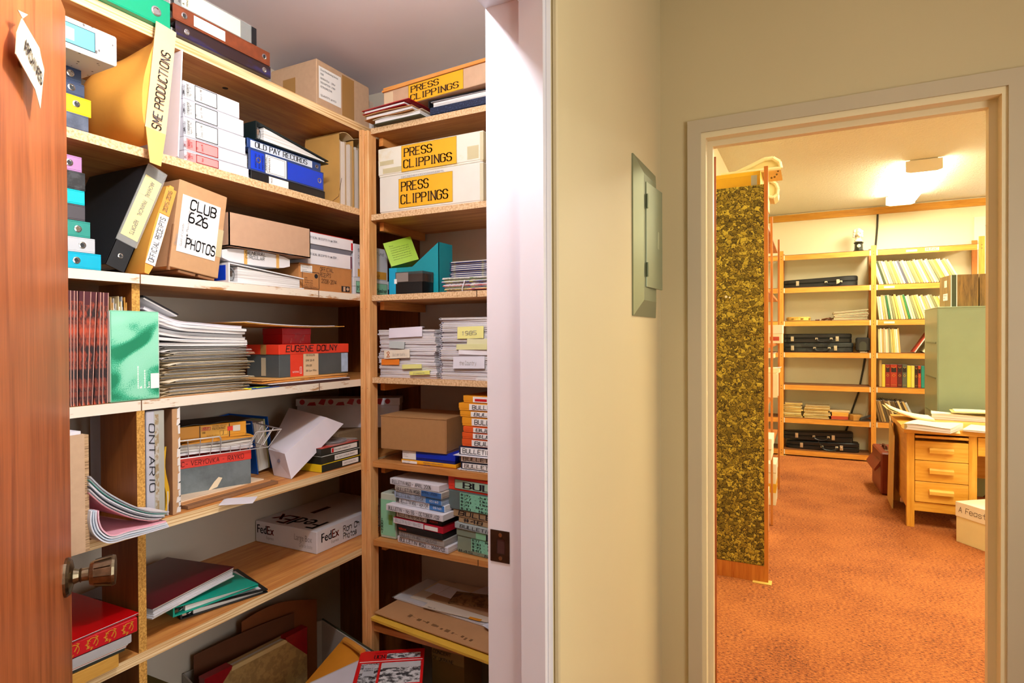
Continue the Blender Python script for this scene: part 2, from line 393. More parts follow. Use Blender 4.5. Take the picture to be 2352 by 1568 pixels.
g_ = bx('pane', clear('window_glass', 'ffffff', 0.02, 0.08), -.405, .405, .048, .052, .045, 1.205, wn)

# ================================================================= closet doorway (door_1) and its open door
d1 = struct(bpy.data.objects.new('door_1', None)); COL.objects.link(d1)
f = MB(); f.box(-.55, -.424, .983, 1.003, 0, 2.045); f.box(-.55, -.424, .12, .138, 0, 2.045); f.box(-.55, -.424, .12, 1.003, 2.045, 2.065)
f.build('jamb', PAINT_JAMB, d1)
f = MB(); f.box(-.474, -.426, .971, .983, 0, 2.033); f.box(-.474, -.426, .138, .15, 0, 2.033); f.box(-.474, -.426, .138, .983, 2.033, 2.045)
f.build('stop', PAINT_JAMB, d1)
f = MB(); f.box(-.424, -.412, 1.006, 1.073, 0, 2.115); f.box(-.424, -.412, .05, .115, 0, 2.115); f.box(-.424, -.412, .115, 1.006, 2.05, 2.115)
f.build('casing', PAINT_HALL, d1, bev=0.003)
BRONZE = plain('4a4034', 0.35, 0.25, 40, metal=0.9)
sp = MB(); sp.box(-.544, -.5035, .9812, .983, .992, 1.008); sp.box(-.544, -.5035, .9812, .983, 1.036, 1.052); sp.box(-.544, -.530, .9812, .983, 1.008, 1.036); sp.box(-.513, -.5035, .9812, .983, 1.008, 1.036)
sp = sp.build('strike_plate', BRONZE, d1)
bx('latch_hole', plain('3a1408', 0.8), -.530, -.513, .9825, .9832, 1.008, 1.036, sp)
for zz in (1.0, 1.044): MB().cyl((-.522, .9812, zz), (-.522, .9800, zz), .004, 10).build('screw', plain('9a927f', .3, .1, metal=1), sp)
MAHOG = wood('8a3e16', 'c46c38', 'z', 0.8, 0.42)
DA = math.radians(145.5)
door = thing('closet_door', 'reddish brown veneered closet door standing open at the left with a paper tag', 'door', (-.553, .140, .012), DA)
bx('door_leaf', MAHOG, 0, .82, 0, .035, 0, 2.015, door, bev=.0015)
BR = plain('8d8068', 0.28, 0.35, 60, metal=1.0)
kn = MB(); Mk = Matrix.Translation((.762, 0, .983)) @ Matrix.Rotation(PI/2, 4, 'X')
kn.lathe([(.034, 0), (.034, .004), (.030, .008), (.014, .012), (.011, .02), (.013, .022), (.011, .024), (.0115, .034), (.020, .036), (.0225, .042), (.026, .062), (.0275, .07), (.026, .074), (.01, .075)], 24, M=Mk)
kb = kn.build('knob', BR, door, smooth=False)
for i in range(20):
    a = 2*PI*i/20; p0 = Mk @ Vector((.0225*math.cos(a), .0225*math.sin(a), .043)); p1 = Mk @ Vector((.0272*math.cos(a), .0272*math.sin(a), .068))
    if i % 2: continue
    MB().cyl(p0, p1, .0012, 5).build('flute', plain('5a5040', .3, .2, metal=1), kb)
kn = MB(); Mk2 = Matrix.Translation((.762, .035, .983)) @ Matrix.Rotation(-PI/2, 4, 'X')
kn.lathe([(.034, 0), (.034, .004), (.014, .012), (.0115, .034), (.0225, .042), (.0275, .07), (.01, .075)], 20, M=Mk2); kn.build('knob', BR, door)
# paper tag on the door: outline on a plane a little off the door face
def on_plane(u, v, p0, n):
    d = ray(u, v); return CAM + d*((Vector(p0)-CAM).dot(n)/d.dot(n))
dirD = Vector((math.cos(DA), math.sin(DA), 0)); nD = Vector((-math.sin(DA), math.cos(DA), 0))*-1
H0 = Vector((-.553, .140, 0)) + nD*.012
tg = [(48, 42), (88, 110), (91, 128), (99, 160), (90, 249), (78, 205), (33, 123), (36, 75)]
def loc_tag(u, v): p = on_plane(u, v, H0, nD) - H0; return (p.dot(dirD), p.z)
pts = [loc_tag(*p) for p in tg]; cx = sum(p[0] for p in pts)/len(pts); cz = sum(p[1] for p in pts)/len(pts)
c0 = Vector((-.553, .140, 0)) + dirD*cx; c0.z = cz
tgo = thing('paper_tag', 'cream paper tag lettered ARCHIVES hanging on the face of the open closet door', 'tag', c0, DA)
TAGM = plain('e3cfae', 0.8, 0.05)
MB().prism([(p[0]-cx, p[1]-cz) for p in pts], 'y', -.0135, -.0125).build('card', TAGM, tgo)
tr = [loc_tag(*p) for p in ((38, 22), (61, 33), (49, 42))]
MB().prism([(p[0]-cx, p[1]-cz) for p in tr], 'y', -.0135, -.0125).build('torn_tip', TAGM, tgo)
MB().cyl((0, -.0124, -.0), (0, -.0005, -.0), .012, 10).build('fixing', plain('8a5a30', .7), tgo)
a0 = Vector((loc_tag(52, 112)[0]-cx, -.0136, loc_tag(52, 112)[1]-cz)); a1 = Vector((loc_tag(92, 196)[0]-cx, -.0136, loc_tag(92, 196)[1]-cz))
text(tgo, 'ARCHIVES', a0, a1-a0, Vector((-(a1-a0).z, 0, (a1-a0).x)), abs(loc_tag(57, 86)[1]-loc_tag(57, 113)[1]), 'hand', plain('3a2c24', .8), w=(a1-a0).length, wt=.22)

# ================================================================= breaker panel on the hall wall
PANEL = plain('838c72', 0.33, 0.06, 5, metal=0.55)
pn = thing('breaker_panel', 'grey green metal breaker panel with its small door ajar on the cream wall', 'electrical panel', (-.424, 1.555, 1.475))
f = MB(); f.prism([(0, 0), (.258, 0), (.258, .435), (0, .435)], 'x', 0, .004)
f.add([(.004, 0, 0), (.004, .258, 0), (.004, .258, .435), (.004, 0, .435), (.018, .06, .045), (.018, .205, .045), (.018, .205, .395), (.018, .06, .395)],
      [(0, 1, 5, 4), (1, 2, 6, 5), (2, 3, 7, 6), (3, 0, 4, 7), (4, 5, 6, 7)])
f.build('cover_plate', PANEL, pn)
pd = bx('panel_door', PANEL, -.002, .003, 0, .152, .082, .375, pn, bev=.001); pd.location = (.0175, .078, 0); pd.rotation_euler = (0, 0, math.radians(-4))
MB().box(.003, .0036, .10, .118, .20, .25).build('embossed_label', plain('9aa38a', .35, .02, metal=.5), pd)
for zz in (.13, .32): MB().cyl((.006, 0, zz-.02), (.006, 0, zz+.02), .003, 8).build('hinge', PANEL, pd)

# ================================================================= doorway to the music room (door_2)
d2 = struct(bpy.data.objects.new('door_2', None)); COL.objects.link(d2)
f = MB(); f.prism([(-.338, 0), (-.298, 0), (-.298, 2.047), (-.338, 2.087)], 'y', 1.888, 1.9)
f.prism([(-.338, 2.087), (-.298, 2.047), (.449, 2.047), (.489, 2.087)], 'y', 1.888, 1.9)
f.prism([(.489, 0), (.489, 2.087), (.449, 2.047), (.449, 0)], 'y', 1.888, 1.9)
f.build('casing', PAINT_TRIM, d2)
JAMB2 = plain('e2d2a8', 0.4, 0.02, 4)
f = MB(); f.box(-.3, -.284, 1.895, 2.0, 0, 2.03); f.box(.437, .452, 1.895, 2.0, 0, 2.03); f.box(-.3, .452, 1.895, 2.0, 2.03, 2.047)
f.build('jamb', JAMB2, d2)
f = MB(); f.box(-.284, -.269, 1.935, 1.962, 0, 2.013); f.box(.419, .437, 1.935, 1.962, 0, 2.013); f.box(-.284, .437, 1.935, 1.962, 2.013, 2.03)
f.build('stop', JAMB2, d2)
ld = thing('room_door', 'red brown door seen edge-on just inside the music room doorway', 'door', (-.268, 2.004, .01), math.radians(105))
bx('door_leaf', MAHOG, 0, .70, 0, .035, 0, 1.99, ld, bev=.001)
for zz in (1.62, .25):
    hg = MB(); hg.box(-.0015, 0, .004, .031, zz, zz+.09); hg = hg.build('hinge', plain('b08a4a', .35, .2, 30, metal=.8), ld)
    for q in (.015, .045, .075): MB().cyl((-.0025, .018, zz+q), (-.0015, .018, zz+q), .004, 8).build('screw', plain('6a5030', .4, .1, metal=.8), hg)

# ================================================================= closet shelving
ZA, ZB, ZC, ZD, ZE, ZF = 2.176, 1.874, 1.572, 1.272, 0.975, 0.672
XL = -1.419; YB = 1.629
ls = thing('shelving_unit', 'built-in plywood shelves along the closet left wall, six boards deep with papers', 'shelving', (XL, .8, 0))
def edged(name, b, wood_m, edge_m, face, parent):
    o = MB().box(*b).build(name, [wood_m, edge_m], parent)
    for p in o.data.polygons:
        if p.normal.dot(Vector(face)) > .9: p.material_index = 1
    return o
for z, t, e in ((ZA, .028, PLY), (ZB, .022, PLY_CHIP), (ZC, .022, WORN), (ZD, .024, WORN), (ZE, .024, PLY), (ZF, .024, PLY)):
    sh = edged('shelf', (-.401, 0, -1.18, 1.133, z-t, z), SHELF_WOOD, e, (1, 0, 0), ls)
    if z in (ZC, ZD):
        for yy in (.05, .62, 1.02): bx('edge_joint', plain('6a4526', .8), -.004, .0006, yy-.0012, yy+.0012, z-t, z, sh)
    if z == ZA:
        for xx, yy in ((-.10, .36), (-.10, .02)): MB().cyl((xx, yy, z-t-.0005), (xx, yy, z-t+.004), .008, 12).build('knot', plain('2a1204', .6), sh)
for z0, z1, t in ((ZD, ZC-.022, 0), (ZE, ZD-.024, 0), (ZF, ZE-.024, 0), (.02, ZF-.024, 0)):
    edged('divider', (-.15, (-.0155 if z0 == ZD else -.001), .039, .058, z0, z1), DARKPANEL, CHIP, (1, 0, 0), ls)
for z0, z1 in ((ZB, ZA-.028), (ZC, ZB-.022), (ZD, ZC-.022), (ZE, ZD-.024), (ZF, ZE-.024), (.0, ZF-.024)):
    bx('end_panel', DARKPANEL, -.401, .020, 1.1345, 1.1495, z0, z1, ls)
po = thing('corner_post', 'pale softwood corner post carrying the closet shelves, floor to top shelf', 'post', (-1.3985, 1.637, 0))
bx('face_board', POST, -.019, .001, -.023, .024, 0, 2.150, po, bev=.0015)
bx('face_board', POST, .0012, .020, -.019, .024, 0, 2.146, po, bev=.0015)
for zz in (2.13, 1.8, 1.52, 1.24, .95):
    for xx in (-.011, .009): MB().cyl((xx, -.0232 if xx < 0 else -.0192, zz), (xx, -.018, zz), .0012, 6).build('nail', plain('5a4a3a', .5), po)
bs = thing('shelving_unit.001', 'narrower built-in shelves across the closet back wall, right of the corner post', 'shelving', (-1.0, YB, 0))
GA, GB, GC, GD, GE, GF, GG = 2.154, 1.851, 1.568, 1.279, .982, .704, .40
for z, e in ((GA, PLY_CHIP), (GB, PLY_CHIP), (GC, PLY_CHIP), (GD, PLY_CHIP), (GE, SHELF_WOODX), (GF, SHELF_WOODX), (GG, SHELF_WOODX)):
    edged('shelf', (-.376, .446, 0, .319, z-.02, z), SHELF_WOODX, e, (0, -1, 0), bs)
    bx('cleat', SHELF_WOOD, -.376, -.358, .045, .30, z-.05, z-.0205, bs)
for yy, z in ((.05, GC), (.05, GF)):
    bx('edge_joint', plain('5a3a20', .8), .05, .053, -.0006, .004, z-.02, z, bs)
# ================================================================= paper things: shared builders
WHITE = plain('dcdae2', 0.7, 0.03); PAGES = striped('b4afaa', 'e8e6e6', 'z', 420); PAGESX = striped('b8b2a8', 'e8e5e0', 'y', 420)
CREAM = plain('e6cf9e', 0.75, 0.05); MANILA = plain('e0a044', 0.6, 0.06, 20, bmp=0.05); MANILA2 = plain('d8a968', 0.65, 0.06, 20)
KRAFT = plain('b98f66', 0.8, 0.05, 60, bmp=0.08); KRAFT2 = plain('c4a384', 0.8, 0.05, 60, bmp=0.08); KRAFTD = plain('8c6240', 0.85, 0.06, 40)
BLACK = plain('14151a', 0.42, 0.2, 60); NAVY = plain('1f2a48', 0.42, 0.1, 40); BLUE = plain('0c3cc8', 0.4, 0.06); TURQ = plain('00a8c0', 0.4, 0.05); RED = plain('c8101c', 0.45, 0.06)
CHROME = plain('c9cacd', 0.2, 0.05, metal=1.0); HOLE = plain('26282c', 0.5, 0); LABEL = plain('f3f2f0', 0.6, 0.01); YELLOWLAB = plain('e8d98a', 0.5, 0.02); TAPE = clear('brown_tape', 'b98a4c', 0.25, 0.75); TAPEC = clear('clear_tape', 'e8dcae', 0.15, 0.45)
PENCIL = plain('6a6468', .8, 0); REDINK = plain('8c1a1a', .7, 0); FADED = plain('8f8c92', .8, 0)
def put(name, label, cat, run, a0, a1, front, z0, group=None, turn=0.0):
    """an Empty at the middle of a thing's front bottom edge; local x = out of the shelf, local y = to the right; returns it and its width"""
    w = abs(a1-a0)
    z0 = z0+.0006
    if run == 'L': t = thing(name, label, cat, (front, (a0+a1)/2, z0), turn, group)
    else: t = thing(name, label, cat, ((a0+a1)/2, front, z0), -PI/2+turn, group)
    return t, w
def lean(name, label, cat, ub, vb, ut, vt, xf, zs, w, group=None, turn=0.0):
    """an Empty for a thing that leans along the shelf: pixel feet and head of its front middle line; returns it and its length"""
    p, q = at_x(ub, vb, xf), at_x(ut, vt, xf); a = math.atan2(q.y-p.y, q.z-p.z)
    L = math.hypot(q.y-p.y, q.z-p.z)
    t = thing(name, label, cat, (xf, p.y, zs+abs(math.sin(a))*w/2+.0005), 0, group, rot=(-a, 0, turn))
    return t, L
def eyelet(par, y, z, hole=True, r=.008):
    e = MB(); n = 14
    v = []; f = []
    for rr, xx in ((r*.55, .0002), (r*.7, .0018), (r, .0012), (r*1.05, .0)):
        v += [(xx, y+rr*math.cos(2*PI*i/n), z+rr*math.sin(2*PI*i/n)) for i in range(n)]
    for k in range(3):
        f += [(k*n+i, k*n+(i+1) % n, (k+1)*n+(i+1) % n, (k+1)*n+i) for i in range(n)]
    e.add(v, f); o = e.build('ring_eyelet', CHROME, par)
    MB().cyl((0, y, z), (.0004, y, z), r*.6, 12).build('eyelet_hole', HOLE if hole else CHROME, o)
def binder_parts(t, w, h, D, m, pages=True):
    c = MB(); c.box(-D, 0, -w/2, w/2, 0, .003); c.box(-D, 0, -w/2, w/2, h-.003, h); c.box(-.004, 0, -w/2, w/2, .003, h-.003)
    o = c.build('cover', m, t, bev=.0006)
    if pages: bx('pages', PAGES, -D+.012, -.03, -w/2+.008, w/2-.008, .0032, h-.006, t)
    return o
def binder(label, a0, a1, z0, z1, front, D, m, run='L', group=None, eyes=(), turn=0.0, cat='binder', name='ring_binder'):
    t, w = put(name, label, cat, run, a0, a1, front, z0, group, turn); h = z1-z0
    binder_parts(t, w, h, D, m)
    for fy, hole in eyes: eyelet(t, -w/2+w*fy, h/2, hole, min(.008, h*.22))
    return t, w, h
def wedge(label, a0, a1, z0, hl, hr, front, D, m, spine_m=None, group=None, run='L', turn=0.0, ring=True):
    """a binder on its side, spine to the left, thinning to the right; its page ends face the aisle"""
    t, w = put('ring_binder', label, 'binder', run, a0, a1, front, z0, group, turn)
    c = MB(); c.prism([(-w/2, 0), (w/2, 0), (w/2, .003), (-w/2, .003)], 'x', -D, 0)
    c.prism([(-w/2, hl-.003), (w/2, hr-.003), (w/2, hr), (-w/2, hl)], 'x', -D, 0); c.box(-D, 0, -w/2-.003, -w/2+.001, 0, hl)
    c.build('cover', m, t)
    MB().prism([(-w/2+.03, .0035), (w/2-.012, .0035), (w/2-.012, hr-.004), (-w/2+.03, hl-.009)], 'x', -D+.01, -.006).build('pages', PAGES, t)
    if ring:
        k = MB()
        for x in (-.02, -D/2, -D+.03): k.tube([(x, -w/2+.018+.013*math.cos(a), hl*.45+hl*.36*math.sin(a)) for a in [i*PI/5 for i in range(-4, 6)]], .0015, 5)
        k.box(-D+.01, -.004, -w/2+.001, -w/2+.012, hl*.3, hl*.6); k.build('ring_mechanism', CHROME, t)
    if spine_m: bx('spine_label', spine_m, -D+.02, -.012, -w/2-.0036, -w/2-.003, hl*.12, hl*.88, t)
    return t, w
def lines(par, txts, o, r, u, size, gap, font='sans', m=None, w=None, wt=.11):
    o = Vector(o); u_ = Vector(u).normalized()
    for i, s in enumerate(txts):
        if s: text(par, s, o-u_*gap*i, r, u, size, font, m, w[i] if isinstance(w, (list, tuple)) else w, wt)
def label_xp(par, y0, y1, z0, z1, x=.0004, m=None, name='label', t=.0005):
    return plate(name, m or LABEL, (x, y0, z0), (0, 1, 0), (0, 0, 1), y1-y0, z1-z0, par, t)
def frame_lines(par, y0, y1, z0, z1, x, t=.0012, m=None):
    f = MB()
    for b in ((y0, y1, z0, z0+t), (y0, y1, z1-t, z1), (y0, y0+t, z0, z1), (y1-t, y1, z0, z1)): f.box(x, x+.0004, *b)
    return f.build('printed_border', m or INK, par)
def lidded(t, w, D, h, lid_h, body_m, lid_m, ov=.002, front_lid=True):
    """stationery box: body with a separate lid that overhangs it"""
    bx('body', body_m, -D, -ov, -w/2+ov, w/2-ov, 0, h-.001, t, bev=.0008)
    return bx('lid', lid_m, -D-ov, 0, -w/2, w/2, h-lid_h, h, t, bev=.0008)
def carton(t, w, D, h, m, tape_m=None, flaps=True):
    o = bx('body', m, -D, 0, -w/2, w/2, 0, h, t, bev=.0015)
    if flaps:
        bx('top_flap', m, -D+.001, -.001, -w/2+.001, -.0008, h, h+.0022, t); bx('top_flap', m, -D+.001, -.001, .0008, w/2-.001, h, h+.0022, t)
    if tape_m:
        bx('tape', tape_m, -.0002, .0007, -.026, .026, h*.55, h, t); bx('tape', tape_m, -D-.0006, .0006, -.026, .026, h+.0022, h+.0028, t)
    return o
def pad(name, m, fn, na=8, nb=8, parent=None, fm=None):
    """closed soft body: fn(a,b) -> (left point, right point)"""
    v = []; f = []; w = nb+1; h = (na+1)*w
    P = [[fn(i/na, j/nb) for j in range(nb+1)] for i in range(na+1)]
    for k in (0, 1):
        for i in range(na+1):
            for j in range(nb+1): v.append(P[i][j][k])
    for i in range(na):
        for j in range(nb):
            q = i*w+j; f += [(q, q+1, q+w+1, q+w), (h+q, h+q+w, h+q+w+1, h+q+1)]
    for i in range(na):
        q = i*w; f.append((q, q+w, h+q+w, h+q)); q += nb; f.append((q+w, q, h+q, h+q+w))
    for j in range(nb):
        f.append((j+1, j, h+j, h+j+1)); q = na*w+j; f.append((q, q+1, h+q+1, h+q))
    return soften(mesh(name, v, f, m, parent))
def ribbon(name, m, pts, t, x0, x1, parent=None):
    """a bent sheet or sheaf: centre line pts in (y, z), extruded from x0 to x1"""
    n = len(pts); A = []; B = []
    for i, (y, z) in enumerate(pts):
        a = pts[max(i-1, 0)]; b = pts[min(i+1, n-1)]; L = math.hypot(b[0]-a[0], b[1]-a[1]); ny, nz = -(b[1]-a[1])/L, (b[0]-a[0])/L
        A.append((y-ny*t/2, z-nz*t/2)); B.append((y+ny*t/2, z+nz*t/2))
    poly = A+B[::-1]; N2 = 2*n
    v = [(x0, p[0], p[1]) for p in poly]+[(x1, p[0], p[1]) for p in poly]
    f = [(i, (i+1) % N2, N2+(i+1) % N2, N2+i) for i in range(N2)]
    for i in range(n-1):
        f.append((i, N2-1-i, N2-2-i, i+1)); f.append((N2+i, N2+i+1, N2+N2-2-i, N2+N2-1-i))
    return soften(mesh(name, v, f, m, parent))
def curve(pts, n=12):
    """Catmull-Rom through 2-D points"""
    P = [pts[0]]+list(pts)+[pts[-1]]; out = []
    for i in range(1, len(P)-2):
        for k in range(n if i == len(P)-3 else n):
            s = k/n; out.append(tuple(.5*((2*P[i][c])+(-P[i-1][c]+P[i+1][c])*s+(2*P[i-1][c]-5*P[i][c]+4*P[i+1][c]-P[i+2][c])*s*s+(-P[i-1][c]+3*P[i][c]-3*P[i+1][c]+P[i+2][c])*s**3) for c in (0, 1)))
    return out+[tuple(pts[-1])]
UPR, UPU = (0, 0, 1), (0, -1, 0)      # writing that runs up a +x face
DNR, DNU = (0, 0, -1), (0, 1, 0)      # writing that runs down a +x face

# ================================================================= left shelves, top board (A)
xf = -1.402
y1 = yx(391, xf, 40)
t, w, h = binder('bright green ring binder at the left end of the top closet board', y1-.31, y1, ZA, ZA+.066, xf, .27, plain('00946c', .35, .05))
eyelet(t, w/2-.035, .030, False, .012)
xf = -1.405
y0, y1 = yx(402, xf, 80), yx(622, xf, 180)
t, w, h = binder('dark brown binder with a blue sheen at the bottom of the top board stack', y0+.002, y1, ZA, ZA+.034, xf, .27, blotch('2c1a1c', '2a2658', 6, .50, .66, .4, stretch=(1, 1, 6)), eyes=((.10, False), (.92, False)))  # blue sheen is put into the cover colour as streaks
t, w, h = binder('worn reddish brown leather binder in the middle of the top board stack', y0-.006, y1-.004, ZA+.0345, ZA+.0735, xf+.002, .265, plain('7a3a1e', .45, .2, 50), eyes=((.10, True), (.93, True)))
label_xp(t, -w/2+.055, -w/2+.145, .006, .033); lines(t, ['Special Papers', 'and Records'], (.001, -w/2+.066, .021), *XP, .0035, .007, 'sans', FADED)
t, w, h = binder('black folder in a clear sleeve with a long cream label, topmost on the top board', y0, y1-.045, ZA+.074, ZA+.126, xf-.004, .265, BLACK)
label_xp(t, -w/2+.02, w/2-.055, .004, .049, .001, plain('e9e4c4', .35, .03))
bx('sleeve', clear('clear_sleeve', 'f2f4f0', .06, .16), .0004, .0028, -w/2, w/2-.02, 0, .052, t)
lines(t, ['MINUTES', '&', 'ARCHIVES', '', 'SHEVCHENKO', 'MALE', 'CHORUS', 'from 1951'], (.0035, -w/2+.036, .008), UPR, UPU, .0058, -.0105, 'sans', INK, [.034, .006, .036, 0, .036, .018, .026, .024])
# big carton
xf = -1.50
y0, y1 = yx(727, xf, 190), yx(848, xf, 230); D = xf - at_y(622, 190, y0).x
t, w = put('carton', 'large kraft carton with a white label and brown tape on the top closet board', 'box', 'L', y0, y1, xf, ZA); h = zx(727, 136, xf)-ZA
bx('body', KRAFT2, -D, 0, -w/2, w/2, 0, h, t, bev=.002)
bx('top_flap', KRAFT2, -D+.002, -.002, -w/2+.002, -.001, h, h+.003, t); bx('top_flap', KRAFT2, -D+.002, -.002, .001, w/2-.002, h, h+.003, t)
bx('tape', TAPE, .0002, .001, -.012, .05, .02, h-.005, t); bx('tape', TAPE, -D*.72, -D*.45, -w/2-.001, -w/2-.0002, .03, h*.78, t)
label_xp(t, -w/2+.010, -.018, h*.34, h-.018)
lines(t, ['Direct Manufacturing Services', 'FOR', 'REFERENCE #      JOB #', 'DESCRIPTION  37800', 'RETROSPECTIVE', '', 'QUANTITY: 60 PCS'], (.0012, -w/2+.016, h-.032), *XP, .0068, .0145, 'sans', INK, [.085, .016, .07, .07, .055, 0, .075])
t, w = put('archive_case', 'thin pale grey case standing between the large carton and the tan clippings box', 'box', 'L', yx(849, xf, 230), yx(863, xf, 230), -1.51, ZA)
bx('shell', plain('b9ab9c', .7), -.22, 0, -w/2, w/2, 0, .155, t, bev=.002); label_xp(t, -w/2+.006, w/2-.004, .02, .115)
lines(t, ['RECORDINGS'], (.0012, w/2-.008, .03), UPR, UPU, .006, .01, 'sans')

# ================================================================= left shelves, board B
xf = -1.432
zb = [zx(172, v, xf) for v in (157, 190, 221, 262)]+[ZB]
NB = plain('2b3a58', .45, .1, 30)
specs = [(187, NB, False, 'navy blue binder topmost of the stack under the speckled file box'), (193, plain('32405f', .5, .12, 30), True, 'slate blue binder just above the yellow binder'),
         (207, plain('f2cc10', .4, .04), True, 'bright yellow binder in the far left stack'), (200, blotch('2c3242', '5a6378', 9, .4, .6), None, 'mottled grey blue binder at the bottom under the yellow binder')]
for k, (u, m, eye, lb) in enumerate(specs):
    v_ = (172, 205, 242, 280)[k]; y1 = yx(u, xf, v_)
    t, w, h = binder(lb, y1-.29, y1, zb[k+1], zb[k]-.0006, xf+.002*k, .26, m)
    if eye is not None: eyelet(t, w/2-(.022, .026, .03)[min(k, 2)], h*.55, eye, .0075)
P = at_z(270, 154, zb[0]); y1 = P.y; xs = P.x
SPECK, nt, b_ = _new('speckled_board'); b_.inputs['Roughness'].default_value = .6
vo = N(nt, 'ShaderNodeTexVoronoi', Scale=70.0); nt.links.new(coords(nt, (1, 1, .5)), vo.inputs['Vector'])
no = N(nt, 'ShaderNodeTexNoise', Scale=90.0); nt.links.new(coords(nt), no.inputs['Vector'])
md = N(nt, 'ShaderNodeMath', operation='MULTIPLY'); nt.links.new(vo.outputs['Distance'], md.inputs[0]); nt.links.new(no.outputs['Fac'], md.inputs[1])
nt.links.new(ramp(nt, md.outputs[0], [(.055, lin('5a5450')), (.085, lin('d8d4d4'))]), b_.inputs['Base Color'])
hh = zx(262, 83, xs)-zb[0]
t, w = put('file_box', 'white speckled file box with a blue label overhanging the stacked binders', 'box', 'L', y1-.32, y1, xs, zb[0])
bx('body', SPECK, -.28, 0, -w/2, w/2, 0, hh, t, bev=.003)
label_xp(t, -.02, w/2-.045, hh*.16, hh-.012, m=plain('58c0de', .5, .02)); label_xp(t, .0, w/2-.085, hh*.28, hh-.022, x=.001, name='date_slip')
frame_lines(t, -.02, w/2-.045, hh*.16, hh-.012, .001)
lines(t, ['March 27, 1977', 'to', 'December 1979'], (.002, w/2-.123, hh*.32), UPR, UPU, .0052, -.012, 'sans', FADED, [.042, .006, .042])
# bulging envelope
xf = -1.398
t, L = lean('padded_envelope', 'bulging manila envelope lettered SME PRODUCTIONS standing at the edge of a shelf', 'envelope', 352, 330, 380, 60, xf, ZB, .05)
t.location.z = ZB+.012
def fb(a, b):
    s = math.sin(PI*min(1, b*1.02)); x = -.30*a; z = (L-.006)*b*(1-.13*min(1, a*20)-.12*a*b); bul = .055*math.sin(PI*min(1, a*1.1))*s + .012*math.sin(9*a+4*b)*s
    wd = .026*min(1, (b*6)**.5 if b < .16 else 1)*(1-.45*max(0, b-.75)/.25)*(1-.5*a)
    return (x-(0 if a else .0), -wd-bul, z), (x, wd+.010*s*math.sin(PI*a), z)
pad('envelope_body', MANILA, fb, 12, 14, t)
pad('folded_flap', plain('e8c490', .6, .04), lambda a, b: ((.003, -.025+.05*a, .03+(L-.035)*b), (.0048, -.025+.05*a, .03+(L-.035)*b)), 2, 6, t)
pad('hanging_corner', plain('e8b265', .6, .05), lambda a, b: ((.004+.012*(1-b), (-.024+.048*a)*(1-.45*(1-b)), -.055+.085*b), (.006+.012*(1-b), (-.024+.048*a)*(1-.45*(1-b)), -.055+.085*b)), 2, 3, t)
text(t, 'SME PRODUCTIONS', (.0066, .009, .034), (0, .03, 1), (0, -1, .03), .021, 'hand', plain('3a3a46', .8), w=L*.66, wt=.13)
y_ = yx(417, -1.415, 240)
t = thing('cardboard_sheet', 'tall white sheet of card standing beside the bulging manila envelope', 'card', (-1.415, y_-.010, ZB+.0022), 0, rot=(-.05, 0, .0))
bx('card', plain('efe9f0', .6, .02), -.2, 0, -.0015, .0015, 0, .275, t)
# white archive boxes on their sides
xf = -1.432
vb = (238, 276, 314, 355, 384, None); zz = [zx(556, v, xf) if v else ZB for v in vb]
dates = [['January 4, 1988', 'TO', 'May 10, 1992'], ['Sept 13, 1994', 'to', 'Dec. 30, 1987'], ['October 15, 1990', 'to', 'August 30, 1994'], ['January 4, 1984', 'to', 'October 8, 1990'], ['February 6', '', 'June 8, 1982']]
lbs = ['white minutes box topmost of five, dated January 1988', 'white minutes box second of five, dated September 1994', 'white minutes box with black bordered label above the pink labelled ones', 'white minutes box with a tall pink label, fourth of five', 'lowest white minutes box, its pink label low on the shelf edge']
for k in range(5):
    y0 = yx(419, xf, 300)+.004; y1 = yx((551, 560, 563, 566, 569)[k], xf, 320); h = zz[k]-zz[k+1]-.0006
    t, w = put('minutes_box', lbs[k], 'box', 'L', y0, y1, xf+.001*k, zz[k+1], 'white minutes boxes stacked on their sides')
    bx('body', WHITE, -.28, -.002, -w/2, w/2, 0, h, t, bev=.001); bx('front_panel', plain('cfcfd8', .6, .02), -.002, 0, -w/2+.0015, w/2-.0015, .0012, h-.0012, t)
    m = LABEL if k < 3 else plain('e88c8c', .7, .03)
    lw = .095; label_xp(t, -w/2+.004, -w/2+lw, .003, h-.003, m=m)
    bo = frame_lines(t, -w/2+.03, -w/2+lw, .003, h-.003, .001, .0018, INK if k < 3 else REDINK)
    tt = ['STENOGRAPHIC', 'COMMITTEE']
    lines(t, tt, (.0012, -w/2+.013, .006), UPR, UPU, .006, -.011, 'serif', INK if k < 3 else REDINK, [h-.012, h-.018])
    lines(t, dates[k], (.0012, -w/2+.05, .009), UPR, UPU, .0062, -.015, 'sans', INK if k < 3 else REDINK, [h-.018, .007, h-.02])
# binders beside them
xf = -1.432
za, zb_, zc_ = zx(735, 375, xf), zx(735, 395, xf), zx(735, 438, xf)
y0, y1 = yx(570, xf, 370), yx(742, xf, 420)
t, w, h = binder('black binder at the bottom under the blue minutes binder', y0+.006, y1+.004, ZB, zc_, xf+.004, .27, BLACK)
label_xp(t, -w/2+.062, -w/2+.135, .002, h-.004); lines(t, ['MINUTES', 'ANNUAL', 'MEETINGS', 'BOARD OF', 'DIRECTORS'], (.0012, -w/2+.074, .005), UPR, UPU, .0055, -.012, 'sans', INK, h-.012)
t, w, h = binder('bright blue binder with a grey frame and a small white minutes label', y0, y1, zc_+.0004, zb_, xf+.003, .27, plain('3a4a78', .4, .05))
label_xp(t, -w/2+.006, -w/2+.052, .004, h-.004, m=BLUE, name='spine_panel'); label_xp(t, -w/2+.14, w/2-.006, .004, h-.004, m=BLUE, name='spine_panel')
